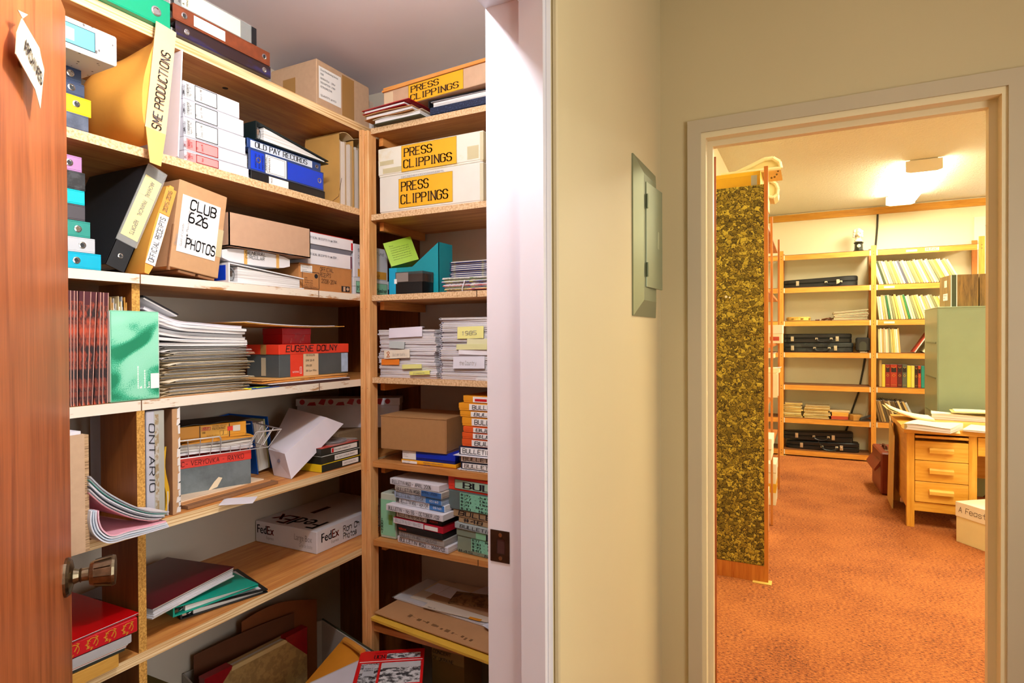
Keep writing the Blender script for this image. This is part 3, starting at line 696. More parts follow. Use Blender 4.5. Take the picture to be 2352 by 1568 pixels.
label_xp(t, -w/2+.057, -w/2+.134, .003, h-.003, x=.001); frame_lines(t, -w/2+.062, -w/2+.128, .006, h-.006, .0016, .0008)
lines(t, ['MINUTES', 'ANNUAL', 'MEETINGS', 'BOARD OF', 'DIRECTORS'], (.002, -w/2+.072, .009), UPR, UPU, .0056, -.012, 'sans', INK, h-.02)
eyelet(t, -w/2+.032, h*.55, False, .0085); eyelet(t, w/2-.02, h*.5, False, .0085)
t, w, h = binder('navy binder labelled OLD PAY RECORDS along its spine', y0-.004, y1-.012, zb_+.0004, za, xf+.002, .27, plain('22417c', .4, .05))
label_xp(t, -w/2+.010, w/2-.038, .003, h-.004, m=plain('cfdaea', .5, .02)); text(t, 'OLD PAY RECORDS', (.0012, -w/2+.026, .0075), *XP, .0145, 'serif', w=w-.085)
eyelet(t, w/2-.018, h*.45, True, .006)
t, w = wedge('dark green black binder lying open-ended on top of the pay records binder', yx(583, xf, 350), yx(748, xf, 360), za+.0006, .052, .012, xf+.012, .25, plain('0c1c1e', .35, .1))
# expanding wallets
xf = -1.455
y0 = yx(779, xf, 400); y1 = yx(813, xf, 400); h = zx(795, 312, xf)-ZB; D = xf-at_y(702, 400, y0).x
for k, (a, b, lb) in enumerate(((y0, y1-.002, 'tan expanding wallet stuffed with papers, standing left of its twin'), (y1, yx(846, xf, 400), 'tan expanding wallet standing against the corner post'))):
    t, w = put('expanding_wallet', lb, 'file', 'L', a, b, xf-.004*k, ZB)
    c = MB(); c.box(-D, 0, -w/2, -w/2+.0015, 0, h*(1-.04*k)); c.box(-D, 0, w/2-.0015, w/2, 0, h*.97); c.box(-D, 0, -w/2, w/2, 0, .002); c.box(-D-.002, -D, -w/2, w/2, 0, h*.96); c.build('wallet', plain('c99a52', .7, .1, 12), t)
    pad('flap_edge', CREAM, lambda a_, b_: ((-D*b_, -w/2+w*a_, h*.99+.012*math.sin(PI*a_)), (-D*b_, -w/2+w*a_, h*.99+.0015+.012*math.sin(PI*a_))), 6, 1, t)
    n = 7 if k == 0 else 8
    for i in range(n):
        yy = -w/2+.003+(w-.006)*i/n; bx('gusset' if i % 2 else 'page_bundle', plain('d9cfc6', .8, .04) if i % 3 else plain('b9a07c', .8), -D+.004, -.002-.003*random.random(), yy, yy+(w-.006)/n*.86, .003, h*(.86+.06*random.random()), t)
    if k == 0: 
        cd_ = MB(); cd_.tube([(-.002, -w/2-.0012, .035), (-.05, -w/2-.0012, .012), (-.10, -w/2-.0012, .008), (-D, -w/2-.0012, .004)], .0007, 4); cd_.tube([(-.002, -w/2-.0012, .035), (.002, -w/2+.01, .10)], .0007, 4); cd_.build('tie_cord', plain('3a2a20', .8), t)

# ================================================================= left shelves, board C
xf = -1.43
zb = [zx(168, v, xf) for v in (357, 393, 435, 469, 506, 544, 579)]+[ZC]
specs = [(188, plain('a878a8', .5, .08), True, 'mauve binder topmost of the far left stack above the black binder'), (195, blotch('202022', '3c3c40', 30), None, 'black leather-grained binder under the mauve binder'),
         (193, plain('00b4c0', .4, .04), None, 'turquoise binder without a ring hole, between black and charcoal binders'), (193, plain('4a464c', .5, .08), None, 'charcoal grey binder below the plain turquoise binder'),
         (204, plain('2c8c80', .45, .06), False, 'teal green binder with a white ring hole'), (214, plain('b9bcc2', .5, .05), True, 'pale grey binder above the lowest turquoise binder'),
         (227, plain('00a8c8', .4, .04), True, 'bright turquoise binder at the bottom of the far left stack')]
for k, (u, m, eye, lb) in enumerate(specs):
    v_ = (375, 412, 450, 487, 524, 562, 597)[k]; y1 = yx(u, xf, v_)
    t, w, h = binder(lb, y1-.29, y1, zb[k+1], zb[k]-.0008, xf+.0015*k, .26, m)
    if eye is not None: eyelet(t, w/2-(.025, 0, 0, 0, .025, .026, .05)[k], h*.5, eye, .0075)
# leaning black binder
xf = -1.425
t, L = lean('ring_binder', 'big black binder leaning right, with a long yellow ARCHIVAL FINANCIAL REPORTS label', 'binder', 264, 619, 366, 381, xf, ZC, .045); L -= .014
w = .047; D = .25
c = MB(); c.box(-D, 0, -w/2, -w/2+.003, 0, L); c.box(-D, 0, w/2-.003, w/2, 0, L); c.box(-.004, 0, -w/2, w/2, 0, L); c.build('cover', plain('16181c', .55, .2, 80), t, bev=.0006)
bx('pages', PAGESX, -D+.015, -.03, -w/2+.004, w/2-.004, .01, L-.01, t)
bx('clear_sleeve', clear('clear_sleeve', 'f2f4f0', .06, .16), .0004, .004, -w/2-.001, w/2+.001, L*.24, L+.001, t)
label_xp(t, -w/2+.004, w/2-.002, L*.30, L*.90, .001, YELLOWLAB); bx('label_fold', FADED, .0016, .002, -w/2+.004, w/2-.002, L*.715, L*.717, t)
text(t, 'ARCHIVAL', (.0025, -.004, L*.865), DNR, DNU, .0105, 'sans', w=L*.155); text(t, 'FINANCIAL', (.0025, -.004, L*.675), DNR, DNU, .0105, 'sans', w=L*.155); text(t, 'REPORTS', (.0025, -.004, L*.475), DNR, DNU, .0105, 'sans', w=L*.14)
eyelet(t, .0, L*.12, True, .006)
# receipts envelope
t, L = lean('manila_envelope', 'leaning manila envelope with a white strip lettered OFFICIAL RECEIPTS 2015-2016', 'envelope', 337, 628, 395, 428, xf, ZC, .028)
w = .030
def fe(a, b):
    s = math.sin(PI*b)**.5 if 0 < b < 1 else 0
    return (-.24*a, -w/2*(.35+.65*s)-.008*s*math.sin(PI*a), L*b), (-.24*a, w/2*(.35+.65*s), L*b)
pad('envelope_body', MANILA, fe, 8, 10, t); label_xp(t, -w/2+.004, w/2-.002, L*.10, L*.66, .0015)
bx('glued_flap', plain('d69a44', .6, .05), -.0006, .001, -w/2+.002, w/2-.001, L*.67, L*.97, t)
text(t, 'OFFICIAL RECEIPTS', (.0026, .006, L*.13), UPR, UPU, .0125, 'hand', plain('2c3148', .8), w=L*.5, wt=.12); text(t, '2015.2016', (.0026, .003, L*.70), UPR, UPU, .0095, 'hand', PENCIL, w=L*.24)
# CLUB 626 carton
t, L = lean('carton', 'brown carton with a white label hand-lettered CLUB 626 PHOTOS', 'box', 446, 624, 470, 424, xf+.004, ZC, .13)
w = (yx(503, xf, 630)-yx(390, xf, 612)); D = .24; h = L
bx('body', KRAFT, -D, 0, -w/2, w/2, .008, h, t, bev=.0015)
for yy in (-.3, .1): bx('bottom_flap', KRAFTD, -D*.9, -.004, w*yy, w*yy+w*.34, 0, .006, t)
bx('torn_edge', KRAFTD, -.006, -.001, -w/2-.002, -w/2+.004, .0, h*.5, t)
bx('tape', TAPEC, .0002, .0008, w*.32, w/2, h*.28, h*.60, t)
ho = .04
label_xp(t, -w/2+.012, w/2-.017, h*.22, h*.85, .0008)
lines(t, ['CLUB', '626', '.', 'PHOTOS'], (.0018, -w/2+.034, h*.71), *XP, .025, .034, 'hand', INK, [.075, .055, .003, .084], .15)
lines(t, ['Shevchenko Musical Ensemble', 'Guild of Canada', 'Ontario'], (.0015, -w/2+.037, h*.28), UPR, UPU, .0065, -.013, 'sans', FADED, [h*.42, h*.25, h*.12])
# pile beside it: binder, wrapped bundle, open tray
xf = -1.43
t, w = wedge('white binder with a blue spine label, thick with loose pages, low on the shelf', yx(524, xf, 640), yx(687, -1.448, 640)-.003, ZC+.0005, .055, .034, xf+.006, .27, plain('e6e6e8', .5, .03), BLUE)
zt = zx(515, 562, xf+.02)
y0, y1 = yx(512, xf, 600), yx(668, xf, 620)
t, w = put('wrapped_bundle', 'white paper bundle held by rubber bands on the white binder', 'bundle', 'L', y0, y1, xf-.004, ZC+.057)
h = zt-(ZC+.057)-.0008
def fw(a, b):
    e = .5+.5*math.sin(PI*min(max(a, .0), 1))**.4
    return (-.22*b, -w/2+w*a, h*.5-h*.5*e+.0), (-.22*b, -w/2+w*a, h*.5+h*.5*e)
pad('wrapping', plain('dfdde0', .65, .05), fw, 10, 4, t)
for yy in (-w*.18, w*.30): 
    MB().box(.0002, .0012, yy-.005, yy+.005, 0, h).build('rubber_band', plain('d7a75c', .6), t)
lines(t, ['GENERAL', 'CIRCULAR'], (.001, -w/2+.075, h*.72), *XP, .009, .012, 'hand', INK, [.07, .065])
xf2 = -1.415
y0, y1 = yx(519, xf2, 560)+.010, yx(713, xf2, 600); z1 = zx(714, 527, xf2)
t, w = put('open_tray', 'shallow brown cardboard tray open at the top, lying on the wrapped bundle', 'box', 'L', y0, y1, xf2, zt+.0002); h = z1-zt; D = .2
c = MB(); c.box(-.003, 0, -w/2, w/2, 0, h); c.box(-D, -D+.003, -w/2, w/2, 0, h*1.12); c.box(-D, 0, -w/2, -w/2+.003, 0, h); c.box(-D, 0, w/2-.003, w/2, 0, h); c.box(-D, 0, -w/2, w/2, 0, .003)
c.build('tray', plain('bb967a', .85, .04, 50, bmp=.06), t)
bx('corrugated_rim', striped('8a6848', 'd2b292', 'y', 500), -D-.0005, -D+.0035, -w/2, w/2, h*1.12, h*1.12+.004, t)
for yy in (-.04, .055): bx('slot', HOLE, -.004, .0004, yy, yy+.022, .0, .003, t)
# receipts carton and the lidded boxes on it
xf = -1.448
y0, y1 = yx(687, xf, 640), yx(808, xf, 645); zr = zx(747, 611, xf)
t, w = put('carton', 'small brown carton hand-lettered OFFICIAL RECEIPTS 2008-2014', 'box', 'L', y0, y1, xf, ZC); h = zr-ZC
bx('body', plain('b97e46', .8, .05, 60, bmp=.06), -.2, 0, -w/2, w/2, 0, h-.0005, t, bev=.0012)
bx('lid_flap', plain('b97e46', .8, .05, 60, bmp=.06), -.2, .0006, -w/2, w/2, h-.004, h-.0005, t)
label_xp(t, -w/2+.006, -w/2+.055, h*.66, h*.93); lines(t, ['Business Reply Card', 'Imprint'], (.0012, -w/2+.010, h*.83), *XP, .0035, .008, 'sans', FADED, [.04, .02])
frame_lines(t, -w/2+.012, -w/2+.085, .006, h*.70, .0005, .0016); MB().cyl((.0005, -w/2+.072, h*.56), (.0012, -w/2+.072, h*.56), .0075, 14).build('printed_disc', INK, t)
lines(t, ['500', '10 Open Side', '24lb White Wove', '4 1/8 x 9 1/2 D/S'], (.0012, -w/2+.020, h*.44), *XP, .0042, .0075, 'sans', INK, [.012, .036, .036, .036]); text(t, 'Classic Supreme.2', (.0012, -w/2+.016, h*.11), *XP, .0055, 'sans', w=.06)
lines(t, ['OFFICIAL', 'RECEIPTS'], (.0012, -w/2+.088, h*.78), *XP, .0125, .019, 'hand', INK, [.062, .05]); text(t, '2008-2014', (.0012, -w/2+.095, h*.33), *XP, .0125, 'hand', w=.068)
fl = label_xp(t, w/2-.052, w/2-.012, .006, .026, m=INK, name='flag_print'); bx('flag_field', KRAFT2, .001, .0014, w/2-.044, w/2-.034, .008, .024, t)
lf = MB(); lf.prism([(w/2-.022+x_*.0014, .016+z_*.0014) for x_, z_ in ((0, 6), (1.2, 3.5), (2.5, 4), (2.2, 1.5), (5, 2.2), (4.2, .3), (4.8, -.4), (2, -2.6), (2.3, -3.6), (.3, -3.2), (.3, -5.5), (-.3, -5.5), (-.3, -3.2), (-2.3, -3.6), (-2, -2.6), (-4.8, -.4), (-4.2, .3), (-5, 2.2), (-2.2, 1.5), (-2.5, 4), (-1.2, 3.5))], 'x', .001, .0014); lf.build('maple_leaf', KRAFT2, t)
zq = zx(806, 577, xf); zp = zx(810, 552, xf)
for k, (za_, zb_, lb, rd) in enumerate(((zr, zq, 'white lidded receipts box resting directly on the brown carton', False), (zq+.0006, zp, 'white receipts box with a red edge, upper of the pair', True))):
    t, w = put('receipts_box', lb, 'box', 'L', yx(706, xf, 580), yx(808+2*k, xf, 580), xf+.002, za_, 'white receipts boxes')
    h = zb_-za_; bx('body', plain('70707c', .6), -.2, -.003, -w/2+.002, w/2-.002, 0, h, t)
    bx('lid', plain('e9e7ee', .55, .03), -.2, 0, -w/2, w/2, .0, h*(.74 if not rd else .96), t, bev=.0008)
    bx('end_strip', RED if rd else plain('7a4a5c', .6), -.1, .0006, w/2-.010, w/2-.002, .002, h*.7, t)
    if rd: bx('top_edge', RED, -.2, .0006, -w/2, w/2, h*.96, h, t)
    text(t, 'OFFICIAL RECEIPTS from 2014...', (.001, -w/2+.004, h*.45), *XP, .0062, 'serif', plain('4a4a58', .7), w=w*.64)
y0, y1 = yx(812, xf, 640), yx(893, xf, 640); zm = zx(822, 638, xf)
t, w = put('seminar_box', 'white box with a mint Seminar label behind the corner post', 'box', 'L', y0, y1, xf, ZC); h = zm-ZC
lidded(t, w, .18, h, h*.5, WHITE, plain('dcdce0', .6)); label_xp(t, -w/2+.012, w/2-.01, .008, h-.012, m=plain('8cc8a8', .6)); frame_lines(t, -w/2+.012, w/2-.01, .008, h-.012, .001)
text(t, '1985', (.0014, -w/2+.016, .018), *XP, .014, 'serif', w=.04); text(t, 'Seminar', (.0014, w/2-.07, .016), *XP, .013, 'serif', w=.055)
t, w = put('letter_box', 'white carton with handwriting and an orange label on the mint labelled box', 'box', 'L', y0+.003, y1-.004, xf-.001, zm+.0005); h = zx(822, 561, xf)-zm
bx('body', WHITE, -.18, 0, -w/2, w/2, 0, h, t, bev=.002); label_xp(t, -w/2+.02, w/2-.01, .004, .032, m=plain('d99a32', .6)); lines(t, ['Sustaining Fund', '2003', 'to 2005'], (.001, -w/2+.02, h*.78), *XP, .010, .024, 'hand', PENCIL, [w*.75, .04, .08])
text(t, 'Cassette No. 4', (.001, -w/2+.05, .012), *XP, .008, 'hand', INK, w=.09)
# ================================================================= left shelves, board D
MARBLE = blotch('241518', 'b8482a', 30, .44, .60, .6, 8, (1, 1.6, .7)); PLUM = plain('4a1822', .5, .1)
xf = -1.424
tu = [151, 163, 173, 181, 194, 211, 225, 232, 240, 252]; bu = [154, 164, 171, 181, 191, 203, 215, 228, 238, 250]
ht = zx(215, 671, xf)-ZD
for k in range(9):
    a0, a1 = yx(bu[k], xf, 930), yx(bu[k+1], xf, 930); c0, c1 = yx(tu[k], xf, 672), yx(tu[k+1], xf, 672)
    t, w = put('marbled_folder', nth(k)+' red and black marbled expanding folder from the open door', 'folder', 'L', a0, a1, xf-.002*(k % 3), ZD+.0004, 'marbled expanding folders in a row')
    s0, s1 = (c0-(a0+a1)/2), (c1-(a0+a1)/2); g = .0008
    bl, br, tl, tr = -w/2+g, w/2-g, s0+g, s1-g; hb = ht-(.022 if k % 4 else .03)
    ml = bl+(tl-bl)*hb/ht; mr = br+(tr-br)*hb/ht
    MB().prism([(bl, 0), (br, 0), (mr, hb), (ml, hb)], 'x', -.24, 0).build('folder_body', MARBLE, t)
    MB().prism([(ml, hb), (mr, hb), (tr, ht), (tl, ht)], 'x', -.24, -.0005).build('top_band', PLUM, t)
    MB().prism([(br-.0013, 0), (br, 0), (tr, ht), (tr-.0013, ht)], 'x', -.01, .0015).build('edge_piping', plain('c99a8c', .5), t)
for k, (u0, u1, v, m, lb) in enumerate(((254, 262, 684, MANILA2, 'first tan file folder behind the green album'), (262, 271, 686, plain('c9c4bc', .7), 'grey file folder peeking above the green album'), (271, 281, 681, CREAM, 'cream file folder leaning above the green album'),
                           (281, 290, 682, plain('b9bcc4', .6), 'bluish grey folder bundle above the green album'), (290, 302, 684, MANILA, 'orange manila folder above the green album'), (302, 312, 692, plain('dcd6cc', .7), 'narrow white folder nearest the plywood divider'))):
    a0, a1 = yx(u0, -1.448, 700), yx(u1, -1.448, 700)
    a1 = min(a1, .8375); a0 = min(a0, a1-.008)
    t, w = put('file_folder', lb, 'folder', 'L', a0+.0012, a1-.0012, -1.449-.004*(k % 2), ZD+.0005, 'file folders behind the green album'); h = zx((u0+u1)/2, v, -1.448)-ZD
    MB().prism([(-w/2, 0), (-w/2+.0015, 0), (-w/2+.0015, h), (-w/2, h)], 'x', -.22, 0).prism([(w/2-.0015, 0), (w/2, 0), (w/2, h*.95), (w/2-.0015, h*.95)], 'x', -.22, 0).build('cover', m, t)
    bx('papers', PAGESX, -.215, -.003, -w/2+.002, w/2-.002, .001, h*.9, t)
# album with an abstract mint picture on its cover
ART, nt, b_ = _new('mint_print'); b_.inputs['Roughness'].default_value = .5
n1 = N(nt, 'ShaderNodeTexNoise', Scale=3.2, Detail=1.0, Distortion=1.2); nt.links.new(coords(nt, (1, 2.2, 3.4)), n1.inputs['Vector'])
n2 = N(nt, 'ShaderNodeTexNoise', Scale=420.0, Detail=1.0); nt.links.new(coords(nt), n2.inputs['Vector'])
ma = N(nt, 'ShaderNodeMath', operation='MULTIPLY_ADD'); ma.inputs[1].default_value = .16; nt.links.new(n2.outputs['Fac'], ma.inputs[0]); nt.links.new(n1.outputs['Fac'], ma.inputs[2])
nt.links.new(ramp(nt, ma.outputs[0], [(.46, lin('12805a')), (.53, lin('3fae86')), (.57, lin('86d3b2')), (.72, lin('98dcc0'))]), b_.inputs['Base Color'])
xf = -1.4185
y0, y1 = yx(254, xf, 820), yx(366, xf, 820); h = zx(310, 715, xf)-ZD
t, w = put('picture_album', 'mint green picture album standing face out in front of the folders', 'book', 'L', y0, y1, xf, ZD+.0005)
bx('cover', plain('7fc0a0', .5), -.012, -.0015, -w/2, w/2, 0, h, t, bev=.0008); bx('pages', PAGESX, -.0115, -.002, -w/2-.0005, w/2+.0008, .002, h-.002, t)
bx('cover_print', ART, -.0015, 0, -w/2+.002, w/2-.002, .003, h-.003, t)
q = MB(); random.seed(3)
for yy, L_ in ((.53, .36), (.575, .15), (.60, .16), (.67, .32), (.70, .10), (.73, .14), (.76, .19), (.85, .26), (.88, .18), (.905, .26)):
    z_ = .028
    while z_ < h*L_: s_ = random.uniform(.002, .006); q.box(.0001, .0006, -w/2+w*yy, -w/2+w*yy+.0022, z_, z_+s_); z_ += s_+.0012
q.build('printed_lines', LABEL, t); label_xp(t, w/2-.022, w/2-.002, .026, .062, .0004)
# ---- stack of envelopes and paper
random.seed(11)
xf = -1.435
y0, y1 = yx(367, xf, 850), yx(572, xf, 850); W_ = y1-y0; zlev = ZD
def env_mesh(seed, body, lip):
    r = random.Random(seed); w = W_
    t = thing('envelope', 'x', 'envelope')
    a = .0042+.0016*r.random()
    ribbon('back_sheet', body, [(-w/2, .0006), (-w/4, .0004), (0, .0004), (w/4, .0006), (w/2, .0010)], .0008, -.21, 0, t)
    ribbon('front_sheet', lip, curve([(-w/2+.002, .0025), (-w/2+.02+.01*r.random(), a+.002), (-w/4, a+.0022), (w/4, a+.001), (w/2-.004, .0035)], 4), .0008, -.21, .002, t)
    bx('papers', PAGES, -.205, -.012-.012*r.random(), -w/2+.03, w/2-.012, .0016, a-.0004, t)
    return t
ENV = [env_mesh(1, plain('e6d0a8', .75, .05), plain('f0dcb8', .75, .05)), env_mesh(2, plain('dcc69c', .75), plain('f2e4c8', .75, .05)), env_mesh(3, plain('cdb08c', .8), plain('ead8b4', .75)), env_mesh(4, plain('d8d0c8', .75), plain('ece6e0', .75, .04))]
NENV = 15; step = .1285/NENV
for k in range(NENV):
    src = ENV[(0, 1, 2, 0, 1, 2, 1, 0, 2, 1, 0, 3, 1, 3, 3)[k]]
    loc = (xf+random.uniform(-.016, .014), (y0+y1)/2+random.uniform(-.008, .010), ZD+.0006+step*k)
    o = src if not src.get('used') else dup(src); o['used'] = 1
    o.location = loc; o.rotation_euler = (random.uniform(-.004, .012), 0, random.uniform(-.05, .05)); o['label'] = 'worn cream envelope, '+nth(k)+' from the bottom of the stack right of the green album'; o.rotation_euler.x *= (k > 0)*.4; o['group'] = 'envelopes stacked on the fourth board'
for o in ENV: o.pop('used', None)
random.seed(5)
zb_ = ZD+.0006+step*NENV+.001
for k in range(7):
    sl = .02+.020*k; off = -.012*k
    t = thing('paper_bundle', 'white paper sheaf, '+nth(k)+' from the bottom of those sloping across the envelope stack', 'papers', (xf-.006+random.uniform(-.012, .012), (y0+y1)/2+off*.3, zb_+.0085*k), random.uniform(-.06, .06), 'white sheaves on the envelope stack')
    w = W_*(1.0+.02*(k % 2)); hh = .0065
    pts = curve([(-w/2-.01, w*sl*.55+.010*k*.35), (-w/4, w*sl*.28), (0, w*sl*.10), (w/3, -.001*k*.3), (w/2, -.002*k*.3)], 4)
    ribbon('sheets', PAGES if k != 6 else plain('d8d2d8', .7), pts, hh, -.22, 0, t)
    ribbon('top_sheet', WHITE, [(a, b+hh/2+.0004) for a, b in pts], .0006, -.222, .002-.003*(k % 2), t)
t = thing('clasp_folder', 'dark folder corner sticking out at the upper left of the paper stack', 'folder', (xf-.02, y0+.02, zb_+.098), 0, rot=(-.42, 0, .1))
bx('cover', plain('1c1a20', .5), -.2, 0, -.055, .05, 0, .003, t); bx('papers', PAGES, -.2, -.003, -.05, .05, -.004, -.0005, t)
# ---- envelopes, red-lidded box, gift box, papers on top
xf = -1.44
yA, yB = yx(628, xf, 870), yx(792, xf, 860)
z_ = ZD+.0005
for k, (m, th_, da, db, lb) in enumerate(((plain('4a2a26', .7), .006, -.02, .004, 'dark maroon folder at the bottom under the red lidded box'), (plain('ece8ea', .7), .0035, -.03, .006, 'white folded sheet under the orange envelopes'),
                             (plain('d88c3c', .65, .06), .006, -.055, -.006, 'orange envelope second under the red lidded box'), (plain('e0a860', .65, .06), .004, -.05, .004, 'pale orange envelope touching the base of the red lidded box'))):
    t, w = put('flat_envelope', lb, 'envelope', 'L', yA+da, yB+db, xf+.020-.003*k, z_, 'envelopes under the red lidded box')
    slab('sheets', m, -.21, 0, -w/2, w/2, lambda a, b: 0.0, lambda a, b, th_=th_: th_*(.55+.45*math.sin(PI*min(1, max(0, b)))**.5), 2, 10, t)
    ribbon('flap', m, [(-w/2+.01, th_+.0004), (0, th_+.0006), (w/2-.01, th_+.0003)], .0006, -.12, -.01, t)
    if k == 2: text(t, 'SM - 2014', (.0006, -.03, .0012), *XP, .004, 'hand', w=.06)
    z_ += th_+.0012
zl = z_+.0002; yA, yB = yx(641, xf, 830), yx(801, xf, 830); zt = zx(641, 792, xf); zm = zx(641, 815, xf); D = xf-at_y(566, 830, yA).x
t, w = put('stationery_box', 'grey box with a bright red lid hand-lettered in black, on orange envelopes', 'box', 'L', yA, yB, xf, zl); h = zt-zl; hl = zm-zl
bx('body', plain('4c5254', .6, .1, 20), -D, -.002, -w/2+.002, w/2-.002, 0, h-.002, t, bev=.001); REDL = plain('e03a20', .5, .05)
bx('lid', REDL, -D-.002, 0, -w/2, w/2, hl, h, t, bev=.001)
plate('red_label', REDL, (-.0018, -w/2+.045, 0), (0, 1, 0), (0, 0, 1), .052, hl, t); plate('maker_label', plain('dcbf98', .65), (-.0018, -w/2+.098, .0), (0, 1, 0), (0, 0, 1), .064, hl, t)
plate('worn_patch', plain('a8bcd8', .6, .15, 60), (-.0017, w/2-.035, .004), (0, 1, 0), (0, 0, 1), .032, hl-.006, t)
text(t, 'EUGENE DOLNY', (.0006, -w/2+.026, hl+.009), *XP, .0185, 'hand', INK, w=w*.73, wt=.14)
lines(t, ['1000 ENVELOPES', 'SW 20-8', 'OPEN SIDE', '20lb Super White'], (-.0008, -w/2+.106, hl-.008), *XP, .0065, .0165, 'sans', INK, [.04, .036, .026, .046])
text(t, 'NATIONAL', (-.0008, -w/2+.052, .012), *XP, .0055, 'sans', LABEL, w=.026); frame_lines(t, -w/2+.083, -w/2+.090, .008, .030, -.001, .0012, LABEL)
plate('torn_patch', plain('b3a68c', .8), (-D*.55, -w/2+.0016, .004), (1, 0, 0), (0, 0, 1), .02, hl*.8, t); plate('brown_tape', TAPE, (-D*.55, -w/2-.0003, hl), (1, 0, 0), (0, 0, 1), .024, h-hl, t)
xg = -1.50; yA, yB = yx(649, xg, 770), yx(714, xg, 770); zg = zx(680, 752, xg); D = xg-at_y(622, 770, yA).x
t, w = put('gift_box', 'shiny red gift box with faint white script on the red lidded box', 'box', 'L', yA, yB, xg, zt+.0003); h = zg-zt
bx('body', plain('b4060c', .25, .06), -max(D, .09), 0, -w/2, w/2, 0, h-.004, t, bev=.0015); bx('lid', plain('b4060c', .25, .06), -max(D, .09)-.001, .001, -w/2-.001, w/2+.001, h*.55, h-.003, t, bev=.0015)
for yy, zz_, s in ((-.028, .004, .8), (-.010, .018, .7), (.012, .004, .8), (.024, .010, 1.1)): text(t, 'Adrian', (.0016, yy, zz_), (0, .35, 1), (0, -1, .35), .005*s, 'hand', plain('e8a8a0', .6), w=.02*s)
y0, y1 = yx(567, -1.43, 740), yx(796, -1.43, 740)
t = thing('orange_envelope', 'wide orange envelope balanced on the red gift box under printed papers', 'envelope', (-1.44, (y0+y1)/2, zg+.0005)); w = y1-y0
sag = lambda a, b: .004*math.sin(PI*b)*0 + .010*(abs(b-.62)*1.6)**2
slab('envelope', plain('e0a848', .6, .05), -.24, 0, -w/2, w/2, sag, .0022, 3, 14, t)
t2 = thing('printed_paper', 'white printed leaflet with a magenta picture lying on the orange envelope', 'paper', (-1.438, (y0+y1)/2-.02, zg+.0032)); w2 = w*.86
off = (w-w2)/2-.02
sg2 = lambda a, b: sag(a, (b*w2+off)/w)
slab('sheet', plain('e6e2ea', .6, .03), -.225, 0, -w2/2, w2/2, sg2, .0022, 3, 14, t2)
slab('picture', blotch('c01858', 'e0a030', 90, .5, .56), -.20, -.05, w2*.02, w2*.22, lambda a, b: sg2(a, .52+.2*b)+.0026, .0004, 1, 4, t2); slab('colour_bar', plain('e0c81c', .6), -.2, -.03, w2*.225, w2*.30, lambda a, b: sg2(a, .725+.075*b)+.0026, .0004, 1, 3, t2)
slab('printed_mark', INK, -.10, -.04, -w2*.27, -w2*.12, lambda a, b: sg2(a, .23+.15*b)+.0026, .0004, 1, 4, t2)
P = [at_z(575, 876, ZD+.002), at_z(622, 869, ZD+.002), at_z(662, 886, ZD+.002), at_z(640, 890, ZD+.002)]
t = thing('pennant', 'small blue pennant with yellow trident stitching at the shelf edge', 'pennant', (-1.44, P[3].y-.02, ZD+.0006))
bx('cloth', plain('0c4c9c', .7, .08, 80), -.05, .022, -.045, .055, 0, .0018, t, bev=.0005); q = MB()
for pl in ([(0, -.035), (-.01, .04)], [(.012, -.02), (.004, .045)], [(-.012, -.01), (-.016, .045)], [(.008, .045), (-.018, .045)], [(.004, .02), (-.012, .03)]): q.tube([(x_, y_, .0022) for x_, y_ in pl], .0012, 4)
q.build('stitching', plain('c8d41c', .6), t); MB().tube([(-.05, -.045, .001), (.0, -.055, .003), (.022, -.045, .001)], .002, 5).build('yellow_trim', plain('d8dc20', .6), t)

# ================================================================= left shelves, board E
z1 = zx(185, 998, -1.345)
t = thing('carton', 'tall upright brown carton panel with a corrugated edge beside the door knob', 'box', (-1.345, (yx(120, -1.345, 1100)+yx(195, -1.345, 1100))/2, ZE+.0005)); w = yx(195, -1.345, 1100)-yx(120, -1.345, 1100); h = z1-ZE
bx('front_panel', KRAFT2, -.004, 0, -w/2, w/2, 0, h, t); bx('corrugated_edge', striped('6a4c30', 'c9a57c', 'z', 480), -.075, -.0005, w/2-.0005, w/2+.008, 0, h*.99, t); bx('back_panel', KRAFT, -.08, -.076, -w/2, w/2, 0, h, t)
bx('paper_inside', WHITE, -.074, -.006, -w/2+.004, w/2-.004, .002, h+.006, t)
for zz_ in (.83, .75): bx('pen_stroke', INK, .0001, .0007, w/2-.040, w/2-.029, h*zz_, h*zz_+.0022, t)
xm = -1.335
def yz(u, v): p = at_x(u, v, xm); return (p.y, p.z)
def droop(name, m, pts, t, x1, par, cy):
    """bent sheaf whose hidden back edge stops at the divider"""
    o = ribbon(name, m, pts, t, 0, x1, par); n = len(pts)*2
    for i, v in enumerate(o.data.vertices):
        if i < n: v.co.x = (-.23 if v.co.y+cy < .805 else -.078)
    return o
MAG = [plain('c9d2dc', .5), plain('5a9c96', .5), plain('e2e4ea', .5), plain('5c5f6c', .5), plain('e2dfe6', .5), plain('d88c98', .5)]
for k in range(6):
    d = k*7.4; e = k*3.6
    up = curve([yz(207, 1095+d), yz(245, 1130+d*.92), yz(300, 1160+d*.75), yz(345, 1174+d*.60), yz(388-k*4, 1176+e)], 5)
    cy, cz = up[len(up)//2]
    t = thing('magazine', ('topmost', 'second, teal edged', 'third', 'fourth, dark edged', 'fifth', 'lowest, pink edged')[k] + ' of the limp magazines drooping over the plywood edge', 'magazine', (xm-.002*(k % 3), cy, cz), 0, 'limp magazines drooping over the shelf edge')
    droop('pages', MAG[k], [(a-cy, b-cz) for a, b in up], .0021, 0, t, cy); droop('cover', plain('e9e4ea', .35), [(a-cy, b-cz+.0015) for a, b in up], .0005, .0012, t, cy)
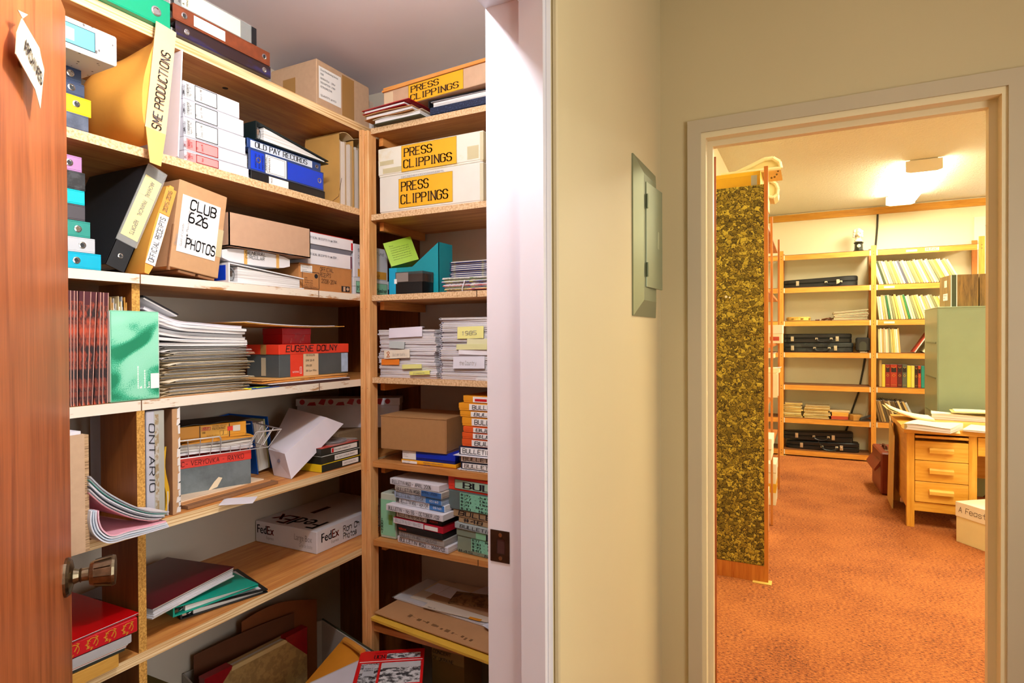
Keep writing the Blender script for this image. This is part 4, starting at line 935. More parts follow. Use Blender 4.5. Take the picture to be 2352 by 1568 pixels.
for k in range(4):
    d = k*5.5
    lo = curve([yz(211+d*.8, 1172), yz(209+d*1.0, 1200-d*.2), yz(219+d, 1228-d*.6), yz(250+d*.5, 1245-d*1.0), yz(300, 1233-d*1.0), yz(388-d*.5, 1213-d*.85)], 6)
    lo = [(a, max(b, ZE+.0064+.0046*k)) for a, b in lo]
    cy, cz = lo[len(lo)//2]
    t = thing('folded_magazine', ('outermost', 'second', 'third', 'innermost pink lined')[k]+' of the curled magazines hanging below the drooping ones', 'magazine', (xm+.001*k, cy, cz), 0, 'curled magazines hanging at the shelf edge')
    droop('pages', [plain('d8dce8', .5), plain('c2d4e6', .5), plain('e4e6f0', .5), plain('e6a8b8', .5)][k], [(a-cy, b-cz) for a, b in lo], .0030, 0, t, cy)
    droop('cover', plain('eceaf2', .35), [(a-cy, b-cz-.0019) for a, b in lo], .0005, .001, t, cy)
xf = -1.424
y0, y1 = yx(337, xf, 1060), yx(378, xf, 1060); h = zx(357, 943, xf)-ZE
t, w = put('document_case', 'upright grey case marked ONTARIO beside the chipboard divider', 'box', 'L', y0, y1, xf, ZE+.0005)
bx('shell', plain('b9b9c4', .55, .06), -.24, 0, -w/2, w/2, 0, h-.001, t, bev=.002); bx('tape_strip', plain('a9a89e', .45, .08), .0001, .0008, -w/2+w*.42, w/2-.001, .001, h-.002, t); bx('glue_streak', blotch('9a8460', 'b5b0a8', 60), .0008, .0012, -w/2+w*.46, -w/2+w*.66, .01, h-.01, t)
text(t, 'ONTARIO', (.0006, -w/2+.006, h*.88), DNR, DNU, .013, 'hand', INK, w=h*.62, wt=.1)
y0, y1 = yx(380, xf, 1100), yx(396, xf, 1100)
t, w = put('yellow_envelope', 'crumpled yellow envelope wedged between the grey case and a torn carton', 'envelope', 'L', y0+.004, y1, xf-.012, ZE+.0005)
pad('envelope_body', plain('d0a018', .6, .08), lambda a, b: ((-.2*a, -w/2+.006*math.sin(7*b), .003+.17*b*(1-.2*a)), (-.2*a, -w/2+.003+.006*math.sin(7*b)+.008*math.sin(PI*b), .003+.17*b*(1-.2*a))), 4, 10, t); bx('white_sheet', WHITE, -.2, .002, w/2-.006, w/2-.0045, 0, .06, t)
y0, y1 = yx(396, xf, 1060), yx(413.5, xf, 1060); h = zx(405, 938, xf)-ZE
t, w = put('torn_carton', 'narrow brown carton standing upright with a torn white front edge', 'box', 'L', y0, y1, xf, ZE+.0005)
bx('shell', KRAFTD, -.22, -.001, -w/2, w/2, 0, h-.001, t); bx('front_edge', KRAFT, -.001, 0, -w/2+.0005, w/2-.0005, 0, h-.001, t)
random.seed(8); q = MB(); zz_ = .004
while zz_ < h-.02:
    l_ = random.uniform(.012, .03); o_ = random.uniform(.0, .007)
    q.prism([(w/2-.004-o_, zz_), (w/2+.0002, zz_), (w/2+.0002, zz_+l_), (w/2-.005-o_*.5, zz_+l_*.8)], 'x', .0001, .0012); zz_ += l_*random.choice((.8, 1.0, 1.3))
q.build('torn_paper', plain('e2dcd8', .8), t)
# folders, grey box, wire tray and its load
for k, (m, lb, dx, th_) in enumerate(((KRAFTD, 'thick brown folder at the bottom under the grey box', .012, .008), (plain('c98f5a', .7), 'orange brown folder above the thick brown one', .004, .003), (plain('ead2b4', .7), 'cream folder with a bent flap right under the grey box', -.002, .003))):
    p = at_z(417, 1168, ZE); q_ = at_z(622, 1108, ZE)
    t, w = put('file_folder', lb, 'folder', 'L', p.y-.004*k, q_.y-.012*k, -1.452+dx-.01*k, ZE+.0006+(0, .0088, .0124)[k], 'folders under the grey box', .03)
    slab('cover', m, -.2, 0, -w/2, w/2, lambda a, b: 0, th_, 2, 4, t); ribbon('top_leaf', m, [(-w/2, th_+.0004), (-w/4, th_+.0012), (w/2-.01, th_+.0004)], .0006, -.2, -.003, t)
t = thing('loose_sheet', 'white sheet corner poking out over the shelf edge below the folders', 'paper', at_z(560, 1148, ZE+.0002), .7); bx('sheet', WHITE, -.055, .03, -.04, .03, -.0001, .0003, t); bx('fold', WHITE, -.05, .0, -.03, .02, .0003, .0007, t)
zg = ZE+.0165; A_ = at_z(413, 1138, zg); TR_ = math.radians(-18)
dirg = Vector((math.sin(-TR_), math.cos(-TR_), 0)); Lg = (at_z(578, 1109, zg)-A_).length
c_ = A_ + dirg*(Lg/2-.012)
t = thing('stationery_box', 'grey box with a red lid turned askew under the wire tray', 'box', (c_.x, c_.y, zg), TR_); w = Lg+.024
hz = zx(578, 1034, -1.456)-zg; h1 = zx(578, 1056, -1.456)-zg
bx('body', blotch('565e60', '6e777a', 9, .4, .6), -.2, -.001, -w/2+.001, w/2-.001, 0, hz-.001, t, bev=.001); bx('lid', plain('d83020', .5, .05), -.202, 0, -w/2, w/2, h1, hz, t, bev=.001)
text(t, 'MISC- VERYOVKA - RAYKO', (.0006, -w/2+.004, h1+.0065), *XP, .0125, 'hand', plain('3a1410', .8), w=w*.88, wt=.1)
MB().prism([(-.012, .0), (.012, .006), (.026, .03), (.016, .034), (.004, .022)], 'x', .0002, .0012).build('curled_tape', plain('e6d4b4', .6), t)
tw = thing('wire_tray', 'white wire letter tray with a notched front loaded with papers', 'tray', (c_.x+.012, c_.y+.012, zg+hz+.0004), TR_); WW = w*1.02
q = MB(); x0, x1, ya, yb, hh = -.165, .0, -WW/2+.004, WW/2+.030, .052
rim = [(x1+.012, ya-.01, hh), (x1+.012, ya+WW*.47, hh), (x1+.010, ya+WW*.49, hh-.006), (x1+.004, ya+WW*.50, .024), (x1+.004, ya+WW*.54, .022), (x1+.004, yb-.055, .022), (x1+.006, yb-.05, .03), (x1+.012, yb-.04, hh), (x1+.012, yb+.034, hh), (x0-.01, yb+.034, hh), (x0-.01, ya-.01, hh), (x1+.012, ya-.01, hh)]
q.tube(rim, .0022, 6); ro = q.build('rim_wire', plain('d8d8da', .3, metal=.6), tw)
q = MB(); n = 9
for i in range(n+1):
    y_ = ya+(yb-ya)*i/n; top = hh if (y_ < ya+WW*.47 or y_ > yb-.04) else .022
    q.tube([(x1+(.012 if top == hh else .004), y_+(-.01+.044*i/n if top == hh else 0), top), (x1, y_, .0016), (x0, y_, .0016), (x0-.01, y_, hh)], .0012, 5)
for i in range(1, 4):
    x_ = x0+(x1-x0)*i/4; q.tube([(x_, yb+.034, hh), (x_, yb, .0016)], .0012, 5); q.tube([(x_, ya-.01, hh), (x_, ya, .0016)], .0012, 5)
q.tube([(x1, ya, .0016), (x1, yb, .0016), (x0, yb, .0016), (x0, ya, .0016), (x1, ya, .0016)], .0014, 5); q.build('basket_wires', plain('d0d0d2', .3, metal=.6), tw)
zz_ = zg+hz+.006; random.seed(21); wl = WW*.94
for k, (m, lb) in enumerate(((plain('e6e2e8', .7), 'lowest white paper sheaf in the wire tray'), (plain('cfc8bc', .7), 'grey paper sheaf in the wire tray'), (plain('eae6e0', .7), 'white paper sheaf in the middle of the wire tray'), (plain('dcd2bc', .7), 'cream paper sheaf just under the orange envelope in the tray'))):
    t = thing('paper_sheaf', lb, 'papers', (c_.x+.004-.003*k, c_.y+.008+.003*k, zz_+.0075*k), TR_+random.uniform(-.03, .03))
    slab('sheets', PAGES if k % 2 else m, -.140, -.003, -wl/2, wl/2, lambda a, b: .0012*(1+math.sin(5*b+k)), lambda a, b: .0052+.0008*math.sin(9*b), 2, 10, t); slab('top_sheet', m, -.141, -.002, -wl/2, wl/2, lambda a, b: .0064+.0012*(1+math.sin(5*b+k))+.0008*math.sin(9*b)-.0008, .0005, 2, 10, t)
zz_ += .031
t = thing('orange_envelope', 'orange envelope under the yellow photo paper box in the wire tray', 'envelope', (c_.x+.006, c_.y+.014, zz_), TR_+.02); slab('envelope', plain('d89020', .6, .05), -.14, 0, -wl/2+.01, wl/2, lambda a, b: 0, lambda a, b: .003+.004*math.sin(PI*b), 2, 8, t); bx('flap', plain('e0a030', .6), -.08, .001, -wl/2+.02, wl/2-.01, .0071, .0078, t)
zk = zz_+.0082; wk = (at_x(583, 985, -1.44)-at_x(418, 1005, -1.50)).length*.98
t = thing('photo_paper_box', 'yellow photo paper box with a red maker label under a black sheet', 'box', (c_.x+.0, c_.y+.0, zk), TR_); hk = .040
KY = plain('e0961c', .5, .04)
bx('body', KY, -.145, 0, -wk/2, wk/2, 0, hk, t, bev=.001); bx('lid', KY, -.146, .0008, -wk/2-.0008, wk/2+.0008, .006, hk+.0006, t, bev=.001)
for yy in (-wk*.18, wk*.245): bx('printed_bar', plain('3a1a10', .6), .0008, .0014, yy, yy+.0022, .001, hk-.001, t)
plate('printed_label', plain('e8ac3c', .5), (.0009, -wk*.165, .004), (0, 1, 0), (0, 0, 1), wk*.40, hk-.006, t); plate('maker_mark', plain('c01820', .5), (.0013, -wk*.155, hk*.63), (0, 1, 0), (0, 0, 1), wk*.13, hk*.24, t)
text(t, 'Kodak', (.0019, -wk*.15, hk*.67), *XP, .007, 'serif', plain('f0c060', .5), w=wk*.12); text(t, 'DOUBLE WEIGHT', (.0015, 0, hk*.84), *XP, .004, 'sans', plain('6a4010', .6), w=wk*.21); text(t, 'POLYCONTRAST', (.0015, 0, hk*.62), *XP, .007, 'sans', INK, w=wk*.19)
text(t, '100', (.0015, -wk*.15, hk*.42), *XP, .006, 'sans', INK, w=wk*.05); text(t, 'J', (.0015, wk*.15, hk*.30), *XP, .009, 'sans', INK); frame_lines(t, wk*.11, wk*.225, hk*.18, hk*.52, .0011, .0007); text(t, '8 x 10 in. 20.3 x 25.4 cm', (.0015, -wk*.08, hk*.2), *XP, .004, 'sans', plain('6a4010', .6), w=wk*.17)
plate('red_sticker', plain('e83020', .5), (.0016, wk*.22, hk*.46), (0, 1, 0), (0, 0, 1), wk*.085, hk*.3, t); plate('price_sticker', plain('d8cfc0', .6), (.0018, wk*.30, hk*.38), (0, 1, 0), (0, 0, 1), wk*.11, hk*.42, t)
t = thing('black_sheet', 'black film sheet lying on the yellow photo paper box', 'sheet', (c_.x+.004, c_.y+.004, zk+hk+.0012), TR_+.05); slab('film', plain('23211c', .5, .15), -.15, 0, -wk/2, wk/2+.015, lambda a, b: .004*a*math.sin(8*b)**2, .0015, 6, 10, t)
# blue binder
y0, y1 = yx(592, -1.60, 1080), yx(629, -1.60, 1080)
t, L = lean('ring_binder', 'bright blue binder standing open-ended between the wire tray and white file', 'binder', 611, 1082, 597, 962, -1.60, ZE, y1-y0); w = y1-y0
c = MB(); c.box(-.19, 0, -w/2, -w/2+.003, 0, L); c.box(-.19, 0, w/2-.003, w/2, 0, L); c.box(-.192, -.189, -w/2, w/2, 0, L); c.build('cover', plain('0a54b4', .4, .06), t, bev=.0006); bx('pages', PAGESX, -.18, -.008, -w/2+.012, w/2-.014, .006, L-.012, t); bx('yellowed_pages', plain('a8a878', .7), -.18, -.006, w/2-.014, w/2-.009, .006, L-.006, t)
# white magazine file tipped over
A_ = at_z(669, 1100, ZE+.001); B_ = at_z(629, 1091, ZE+.001); F_ = at_x(789, 973, -1.452); C_ = at_x(654, 1042, -1.462); E_ = on_plane(749, 958, A_, (F_-A_).cross(C_-A_)); D_ = C_+(B_-A_)*1.0+Vector((0, .004, .004)); G_ = on_plane(664, 936, C_, (E_-C_).cross(D_-C_)); H_ = F_+(B_-A_)
t = thing('magazine_file', 'white card magazine file tipped over and leaning on the video tapes', 'file', A_)
V = [p-A_ for p in (A_, B_, C_, D_, F_, H_, E_, G_)]; CF = plain('e6e2ee', .55, .03)
mesh('shell', V, [(0, 2, 3, 1), (0, 4, 6, 2), (2, 6, 7, 3), (1, 3, 7, 5), (0, 1, 5, 4), (4, 5, 7, 6)], CF, t)
m_ = (V[0]+V[1]+V[2]+V[3])/4
MB().cyl(m_+Vector((.0, -.001, .012)), m_+Vector((.0, -.003, .012)), .006, 10).build('finger_hole', plain('8a8494', .7), t)
# boxes behind
xb = -1.54
zt_ = zx(760, 936, -1.6); zb_ = zx(788, 983, -1.6)
t, w = put('carton', 'plain brown carton low behind the video tapes and corner post', 'box', 'L', yx(777, -1.535, 1020), min(1.930, yx(900, -1.535, 1020)), -1.535, ZE+.0005); carton(t, w, .2, zb_-ZE-.004, plain('9a7c5c', .85, .05, 50), None)
t = thing('shoe_box', 'white box with a red geometric patterned lid running behind the post', 'box', (-1.585, 1.735, zb_+.0003), math.radians(30-90)); w = .395; h = zt_-zb_; hl = h+.028
bx('body', plain('d6d2da', .6, .04), -.095, -.002, -w/2+.003, w/2-.003, 0, h+.002, t, bev=.002); bx('lid', plain('e0dce0', .5), -.097, .002, -w/2, w/2, h, hl, t, bev=.001)
random.seed(4); q = MB(); PR = plain('b8202c', .5); yy = -w/2+.012; hh = hl-h; k = 0
while yy < w/2-.03:
    if k % 3 == 0: q.cyl((.002, yy+.012, h+hh*.55), (.0027, yy+.012, h+hh*.55), hh*.36, 14)
    elif k % 3 == 1: q.prism([(yy, h+.002), (yy+.034, h+.002), (yy+.030, h+hh*.55), (yy+.010, h+hh*.5)], 'x', .002, .0027)
    else: q.prism([(yy, h+hh*.3), (yy+.012, h+hh*.95), (yy+.030, h+hh*.9), (yy+.022, h+.003)], 'x', .002, .0027)
    yy += (.030, .042, .036)[k % 3]; k += 1
q.build('lid_pattern', PR, t); text(t, 'Song 626', (.0, w/2-.07, h*.35), *XP, .014, 'hand', plain('4a443c', .8), w=.06)
# video tapes and disc
xf = -1.427; y0, y1 = yx(739, xf, 1075), yx(828, xf, 1062)
TP = plain('23261f', .45, .1); z_ = ZE+.0006
for k, (lb, cap) in enumerate((('lowest video tape, with a yellow sleeve end', 'Concert of Ukrainian Choirs'), ('middle video tape with a long white spine label', 'New Years Live Shumka Dancers'), ('topmost video tape with a red mark and grey label', 'Shevchenko Ensemble 1992'))):
    t, w = put('video_tape', lb+', by the corner post', 'video tape', 'L', y0+.001*k, y1-.001*k, xf-.002*k, z_, 'video tapes by the corner post'); hv = .0252
    bx('sleeve', TP, -.103, 0, -w/2, w/2, 0, hv, t, bev=.001); e = plain('e8c81c', .5) if k == 0 else TP
    bx('sleeve_end', e, -.102, -.0005, -w/2-.0007, -w/2+.0003, .0004, hv-.0004, t); bx('sleeve_top', e if k == 0 else plain('b03a30', .6) if k == 2 else plain('c8c8c0', .6), -.1025, .0003, -w/2, w/2, hv-.0012, hv+.0003, t)
    label_xp(t, -w/2+(.095, .06, .045)[k], w/2-.012, .004, hv-.005); text(t, cap, (.0012, -w/2+(.1, .066, .058)[k], .010), *XP, .006, 'hand', PENCIL, w=(.06, .09, .08)[k])
    if k == 2: plate('red_mark', RED, (.001, -w/2+.047, .005), (0, 1, 0), (0, 0, 1), .009, .014, t)
    z_ += hv+.0009
t = thing('disc_sleeve', 'disc in a clear plastic sleeve lying on the video tapes', 'disc', (xf-.075, y1-.072, z_+.0006), .3, rot=(0, 0, .2)); bx('sleeve', clear('clear_sleeve', 'f2f4f0', .06, .3), -.066, .066, -.07, .07, 0, .004, t); MB().cyl((0, 0, .004), (0, 0, .0052), .058, 28).build('disc', plain('c8c6cc', .2, .05, metal=.5), t); MB().cyl((0, 0, .0052), (0, 0, .0056), .010, 14).build('disc_hub', plain('5a5a60', .4), t)

# ================================================================= left shelves, board F
xf = -1.402
y1 = yx(274, xf, 1500)
t = thing('wood_block', 'short rough pine block under the pile of red books', 'wood block', (xf, y1-.12, ZF+.0004), .02); bx('block', wood('b8802c', 'd8a650', 'y', 1.4), -.09, 0, -.12, .12, 0, .030, t, bev=.001); bx('sawn_end', CHIP, -.089, -.001, .12, .1206, .001, .029, t)
z_ = ZF+.0312
for k, (m, th_, dy, lb) in enumerate(((plain('2a2c24', .6), .006, -.012, 'dark green folder directly on the pine block'), (plain('d8785c', .6), .004, -.008, 'salmon edged booklet in the pile with the gold patterned book'), (plain('e0dfe2', .6), .003, -.006, 'thin white booklet above the salmon edged one'), (plain('aaa6a8', .55), .019, .004, 'thick grey book with frayed corner under the red gold book'))):
    yr = yx((288, 290, 292, 298)[k], xf, 1470)
    t, w = put('booklet', lb, 'book', 'L', yr-.29, yr, xf-.004+.002*k, z_, None, -.03); bx('pages', m if k == 0 else PAGES, -.21, -.001, -w/2+.001, w/2-.001, 0, th_, t); bx('cover', m, -.212, .0005, -w/2, w/2, th_-.0008, th_, t) if k < 3 else bx('cover', m, -.212, .0005, -w/2, w/2, .002, th_, t)
    z_ += th_+.0006
yr = yx(313, xf, 1440)
t, w = put('gold_patterned_book', 'red hardback with a row of gold wreath ornaments on its spine', 'book', 'L', yr-.30, yr, xf+.002, z_, None, -.03); hb = .033
bx('cover', plain('c01420', .35, .05), -.22, 0, -w/2, w/2, 0, hb, t, bev=.002); bx('pages', PAGES, -.2195, -.006, w/2-.0004, w/2+.0006, .004, hb-.004, t)
GOLD = plain('d89a30', .4, .1, metal=.3); q = MB()
for i in range(7):
    yc = w/2-.022-.037*i; zc_ = hb*.5; n = 14; R_ = .0115
    q.tube([(.0004, yc+R_*math.cos(a)*.95, zc_+R_*math.sin(a)) for a in [2*PI*j/n-.9 for j in range(n-2)]], .0010, 4)
    for a in (2.2, 2.9, 3.6, 4.3): 
        q.tube([(.0004, yc+R_*math.cos(a)*.6, zc_+R_*math.sin(a)*.6), (.0004, yc+R_*1.25*math.cos(a+.15), zc_+R_*1.25*math.sin(a+.15)), (.0004, yc+R_*.75*math.cos(a+.5), zc_+R_*.75*math.sin(a+.5))], .0009, 4)
    q.tube([(.0004, yc+.002, zc_-.003), (.0004, yc+.010, zc_+.011)], .0012, 4); q.tube([(.0004, yc+.006, zc_+.013), (.0004, yc+.012, zc_+.010)], .001, 4)
q.build('gold_ornament', GOLD, t); z_ += hb+.0008
yr = yx(332, -1.40, 1398)-.012
t, w = put('red_folder', 'glossy red presentation folder on top of the gold patterned book', 'folder', 'L', yr-.30, yr, -1.398, z_, None, .03)
bx('back_leaf', plain('b8101a', .3), -.27, 0, -w/2, w/2, 0, .0015, t); bx('front_leaf', plain('c4060e', .18, .05), -.27, .001, -w/2, w/2, .0045, .0062, t); bx('white_edge', WHITE, -.268, .0014, -w/2, w/2-.001, .0048, .0054, t); bx('papers', PAGES, -.26, -.004, -w/2+.004, w/2-.004, .0017, .0043, t)
text(t, 'Shoppers', (-.12, -.09, .0064), (-.2, 1, 0), (-1, -.2, 0), .012, 'hand', plain('8a3a20', .6), w=.1)
# maroon folder pile
t, w = wedge('black binder with a white form under its clear cover, lowest of the right pile', .985, 1.215, ZF+.0004, .024, .010, -1.452, .22, plain('1c1e1e', .4, .1), None, None, 'L', math.radians(-17))
plate('form_sheet', plain('dfe0ea', .5), (-.20, .0, .0185), (0, 1, -.062), (1, 0, 0), .10, .19, t); bx('printed_bars', INK, -.09, -.05, .055, .06, .0150, .0162, t); bx('printed_bars', INK, -.09, -.05, .064, .0665, .0145, .0157, t)
for i in range(5): bx('ruled_line', FADED, -.165+.022*i, -.164+.022*i, .02, .09, .0135, .0147, t)
t, w = wedge('teal green binder fanned open on the black one', .955, 1.185, ZF+.026, .026, .008, -1.446, .2, plain('0a9a84', .4, .06), None, None, 'L', math.radians(-10))
zm = ZF+.058; A_, B_ = at_z(352, 1396, zm+.022), at_z(537, 1304, zm+.022); an = -math.atan2(B_.x-A_.x, B_.y-A_.y); wl = (B_-A_).length; cc = (A_+B_)/2
for k in range(5):
    t = thing('paper_sheaf', 'white paper sheaf, '+nth(k)+' from the bottom of the pile under the maroon folder', 'papers', (cc.x+.004-.003*k, cc.y-.004+.002*k, zm+.0042*k), an+random.uniform(-.03, .03), 'white sheaves under the maroon folder')
    ribbon('sheets', PAGES, curve([(-wl/2, -.003), (-wl/4, -.001), (wl/4, .001), (wl/2, .001)], 3), .0030, -.215, 0, t); ribbon('top_sheet', WHITE, curve([(-wl/2, -.0012), (-wl/4, .0008), (wl/4, .0028), (wl/2, .0028)], 3), .0005, -.216, .001, t)
t = thing('maroon_folder', 'dark maroon plastic folder on top of the fanned binders', 'folder', (cc.x, cc.y, zm+.0225), an); ribbon('cover', plain('5a0418', .28, .08), curve([(-wl/2-.004, -.001), (0, .001), (wl/2, .003)], 3), .0012, -.25, .002, t); ribbon('inner_sheet', plain('c48a5a', .6), curve([(-wl/2+.006, -.0028), (0, -.0008), (wl/2-.004, .0012)], 3), .0012, -.24, 0, t)
# courier box
t, w = put('courier_box', 'white courier carton with purple and orange letters at the shelf corner', 'box', 'L', 1.497, 1.930, -1.513, ZF+.0004); h = .0765; D = .302
bx('body', plain('dedbe2', .55, .03), -D, 0, -w/2, w/2, 0, h, t, bev=.0015); bx('end_flap', plain('dedbe2', .55, .03), -D*.5, .0008, -w/2+.002, w/2-.001, h-.02, h+.0008, t)
PU, OR = plain('1c1430', .5), plain('d83a14', .5)
def courier(o, r, u, s, sub=True):
    o = Vector(o); r = Vector(r).normalized(); u = Vector(u).normalized()
    text(t, 'Fed', o, r, u, s, 'sans', PU, w=s*1.62, name='printed_word'); text(t, 'Ex', o+r*s*1.64, r, u, s, 'sans', OR, w=s*1.2, name='printed_word')
    for k in (1, 2):
        e = r*(s*.018*k); text(t, 'Fed', o+e, r, u, s, 'sans', PU, w=s*1.62, name='printed_word'); text(t, 'Ex', o+e+r*s*1.64, r, u, s, 'sans', OR, w=s*1.2, name='printed_word')
    if sub: text(t, 'Express', o+r*s*1.6-u*s*.55, r, u, s*.34, 'sans', FADED, w=s*1.2, name='printed_word')
courier((-D+.006, -w/2, .034), (1, 0, 0), (0, 0, 1), .031); courier((0, -w/2+.018, .034), (0, 1, 0), (0, 0, 1), .031)
courier((-.03, -w/2+.10, h+.0002), (-1, 0, 0), (0, -1, 0), .085, False)
text(t, 'Large Box', (-D+.195, -w/2, .036), (1, 0, 0), (0, 0, 1), .022, 'sans', FADED, w=.085); text(t, 'Grande boite', (-D+.218, -w/2, .014), (1, 0, 0), (0, 0, 1), .014, 'sans', plain('a8a6ac', .6), w=.064)
lines(t, ['Ron Ch', 'Photos'], (.0006, -w/2+.128, .040), *XP, .020, .026, 'hand', INK, [.085, .07], .13); plate('printed_bar', plain('4a1614', .6), (-.17, -.06, h+.0002), (0, 1, 0), (-1, 0, 0), .09, .022, t)

# ================================================================= floor of the closet under the lowest board
an = math.radians(-16.5); dv = Vector((math.sin(-an), math.cos(-an), 0))*-1
zr = .33; C_ = Vector((-1.335, 1.584, 0)); GREYC = plain('b5aca4', .8, .05)
# local frame of the carton: x out toward the room, y along its right hand wall
O_ = Vector((C_.x-.16*math.cos(an), C_.y-.16*math.sin(an), 0.001)); ex = Vector((math.cos(an), math.sin(an), 0)); ey = Vector((-math.sin(an), math.cos(an), 0))
def inbox(x, y, z=.001): return O_+ex*x+ey*y+Vector((0, 0, z))
t = thing('open_carton', 'big open carton on the closet floor with pale inside walls and flaps', 'box', O_, an)
Dc = .495
c = MB(); c.box(.155, .16, -Dc, 0, 0, zr); c.box(-.198, -.193, -Dc, 0, 0, zr); c.box(-.198, .16, -.005, 0, 0, zr); c.box(-.198, .16, -Dc, -Dc+.005, 0, zr); c.box(-.198, .16, -Dc, 0, 0, .004); c.build('walls', GREYC, t)
slab('side_flap', plain('c9c4cc', .7, .04), .16, .27, -Dc, -.002, lambda a, b: zr-.006*a-.002, .002, 2, 2, t); bx('rim_edge', plain('3a3a24', .7), -.198, .16, -.001, .004, zr-.012, zr+.004, t)
A_, B_ = at_z(705, 1440, .365), at_z(470, 1560, .365); av = (A_-B_); la = av.length; an2 = -math.atan2(av.x, av.y)
m_ = (A_+B_)/2
t = thing('ledger', 'old ledger with tan boards and dark red leather corners standing in the open carton', 'book', (m_.x, m_.y, .012), an2); hL = .353; wb = la
bx('front_board', blotch('a08050', 'b8965e', 30), -.004, 0, -wb/2, wb/2, 0, hL-.004, t); bx('back_board', plain('8c6a40', .7), -.030, -.026, -wb/2, wb/2, 0, hL, t); bx('pages', PAGES, -.0255, -.0045, -wb/2+.006, wb/2-.006, .004, hL-.008, t); bx('edge_strip', plain('d8bc84', .6), -.008, .0008, -wb/2+.09, wb/2-.085, hL-.018, hL-.0035, t)
LR = plain('96101c', .35, .15, 60)
for s in (-1, 1):
    MB().prism([(s*wb/2, hL-.10), (s*wb/2, hL-.0035), (s*(wb/2-.095), hL-.0035)], 'x', -.0305, .0008).build('leather_corner', LR, t); bx('corner_cap', LR, -.031, .001, s*(wb/2-.09) if s > 0 else -wb/2-.001, wb/2+.001 if s > 0 else -wb/2+.09, hL-.008, hL+.001, t)
tz = .318
for k, (lx, ly, wd, lb, m) in enumerate(((-.166, -.30, .34, 'brown card sheet standing behind the ledger, lower of two', plain('6a3a1c', .75)), (-.186, -.17, .28, 'rust brown folder curling up behind the ledger', plain('8a4a1c', .7)))):
    t = thing('card_sheet', lb, 'card', inbox(lx, ly, .006), an); slab('sheet', m, 0, .002, -wd/2, wd/2, lambda a, b: 0, lambda a, b, k=k: .385+.045*k+.022*math.sin(PI*b*(1.2 if k else .6)), 1, 12, t); bx('paper_behind', KRAFTD, -.004, -.001, -wd/2+.01, wd/2-.02, 0, .34, t)
t = thing('orange_envelope', 'orange manila envelope with a rolled flap leaning in the open carton', 'envelope', inbox(.06, -.17, .10), an)
slab('envelope', plain('d88a20', .6, .07), 0, 0, 0, 0, lambda a, b: (-.085+.17*a, -.20+.355*b, -.02+.235*b+.008*math.sin(PI*a)), .004, 6, 6, t)
q = MB(); q.tube([(-.06, .150, .228), (.0, .146, .234), (.075, .138, .238)], .011, 10); q.build('rolled_flap', plain('e0983a', .6, .05), t)
t = thing('olive_carton', 'olive brown carton in the shadow at the far left below the lowest board', 'box', (-1.60, .85, .001), .02); carton(t, .36, .2, .45, plain('6a5a22', .8, .08), None)
t = thing('brown_carton', 'dark brown carton on the floor carrying the red magazine', 'box', inbox(.40, -.19, .0), an); carton(t, .42, .232, tz-.004, plain('5c4226', .8, .06), None); text(t, 'THE BUS', (-.06, .06, tz), (0, 1, .0), (-1, 0, 0), .008, 'sans', plain('c8b89a', .7), w=.03)
q1, q2, q3 = at_z(830, 1498, tz+.018), at_z(975, 1489, tz+.018), at_z(790, 1568, tz+.018)
e1 = (q2-q1); wl = e1.length; e1.normalize(); az = math.atan2(e1.y, e1.x)
t = thing('red_magazine', 'red magazine with two grey photographs lying at the bottom of the closet', 'magazine', (q1.x, q1.y, tz+.0150), az)
slab('pages', PAGES, 0, wl, -.26, 0, lambda a, b: 0, .004, 1, 1, t); slab('cover', plain('d8181c', .4, .04), -.001, wl+.001, -.261, .001, lambda a, b: .004, .0006, 1, 1, t)
PH = blotch('2a2a2e', 'c2c4c8', 60, .42, .58); PH2 = blotch('3c3c40', 'd8dadc', 45, .44, .56, stretch=(1, 1.4, 1))
zq = .0046
bx('photo_print', PH2, .09, wl-.012, -.055, -.022, zq, zq+.0005, t); bx('white_rule', LABEL, .004, wl-.004, -.068, -.065, zq, zq+.0005, t); bx('photo_print', PH, .012, .07, -.20, -.078, zq, zq+.0005, t); bx('photo_print', PH2, .078, wl-.008, -.20, -.078, zq, zq+.0005, t); bx('photo_sky', plain('c9ccd0', .5), .079, wl-.009, -.110, -.079, zq+.0003, zq+.0007, t); bx('pale_plate', plain('b8bcc4', .5), .022, .058, -.15, -.09, zq+.0003, zq+.0007, t)
text(t, 'UCN', (.05, -.05, zq), (1, 0, 0), (0, 1, 0), .02, 'serif', INK, w=.035); text(t, 'WINDOW ON A CULTURE', (.05, -.018, zq), (1, 0, 0), (0, 1, 0), .005, 'sans', plain('7a1014', .6), w=.10)
lines(t, ['Thomas J.', 'KOBZEY'], (.026, -.112, zq+.0006), (1, 0, 0), (0, 1, 0), .006, .012, 'serif', INK, [.028, .028])
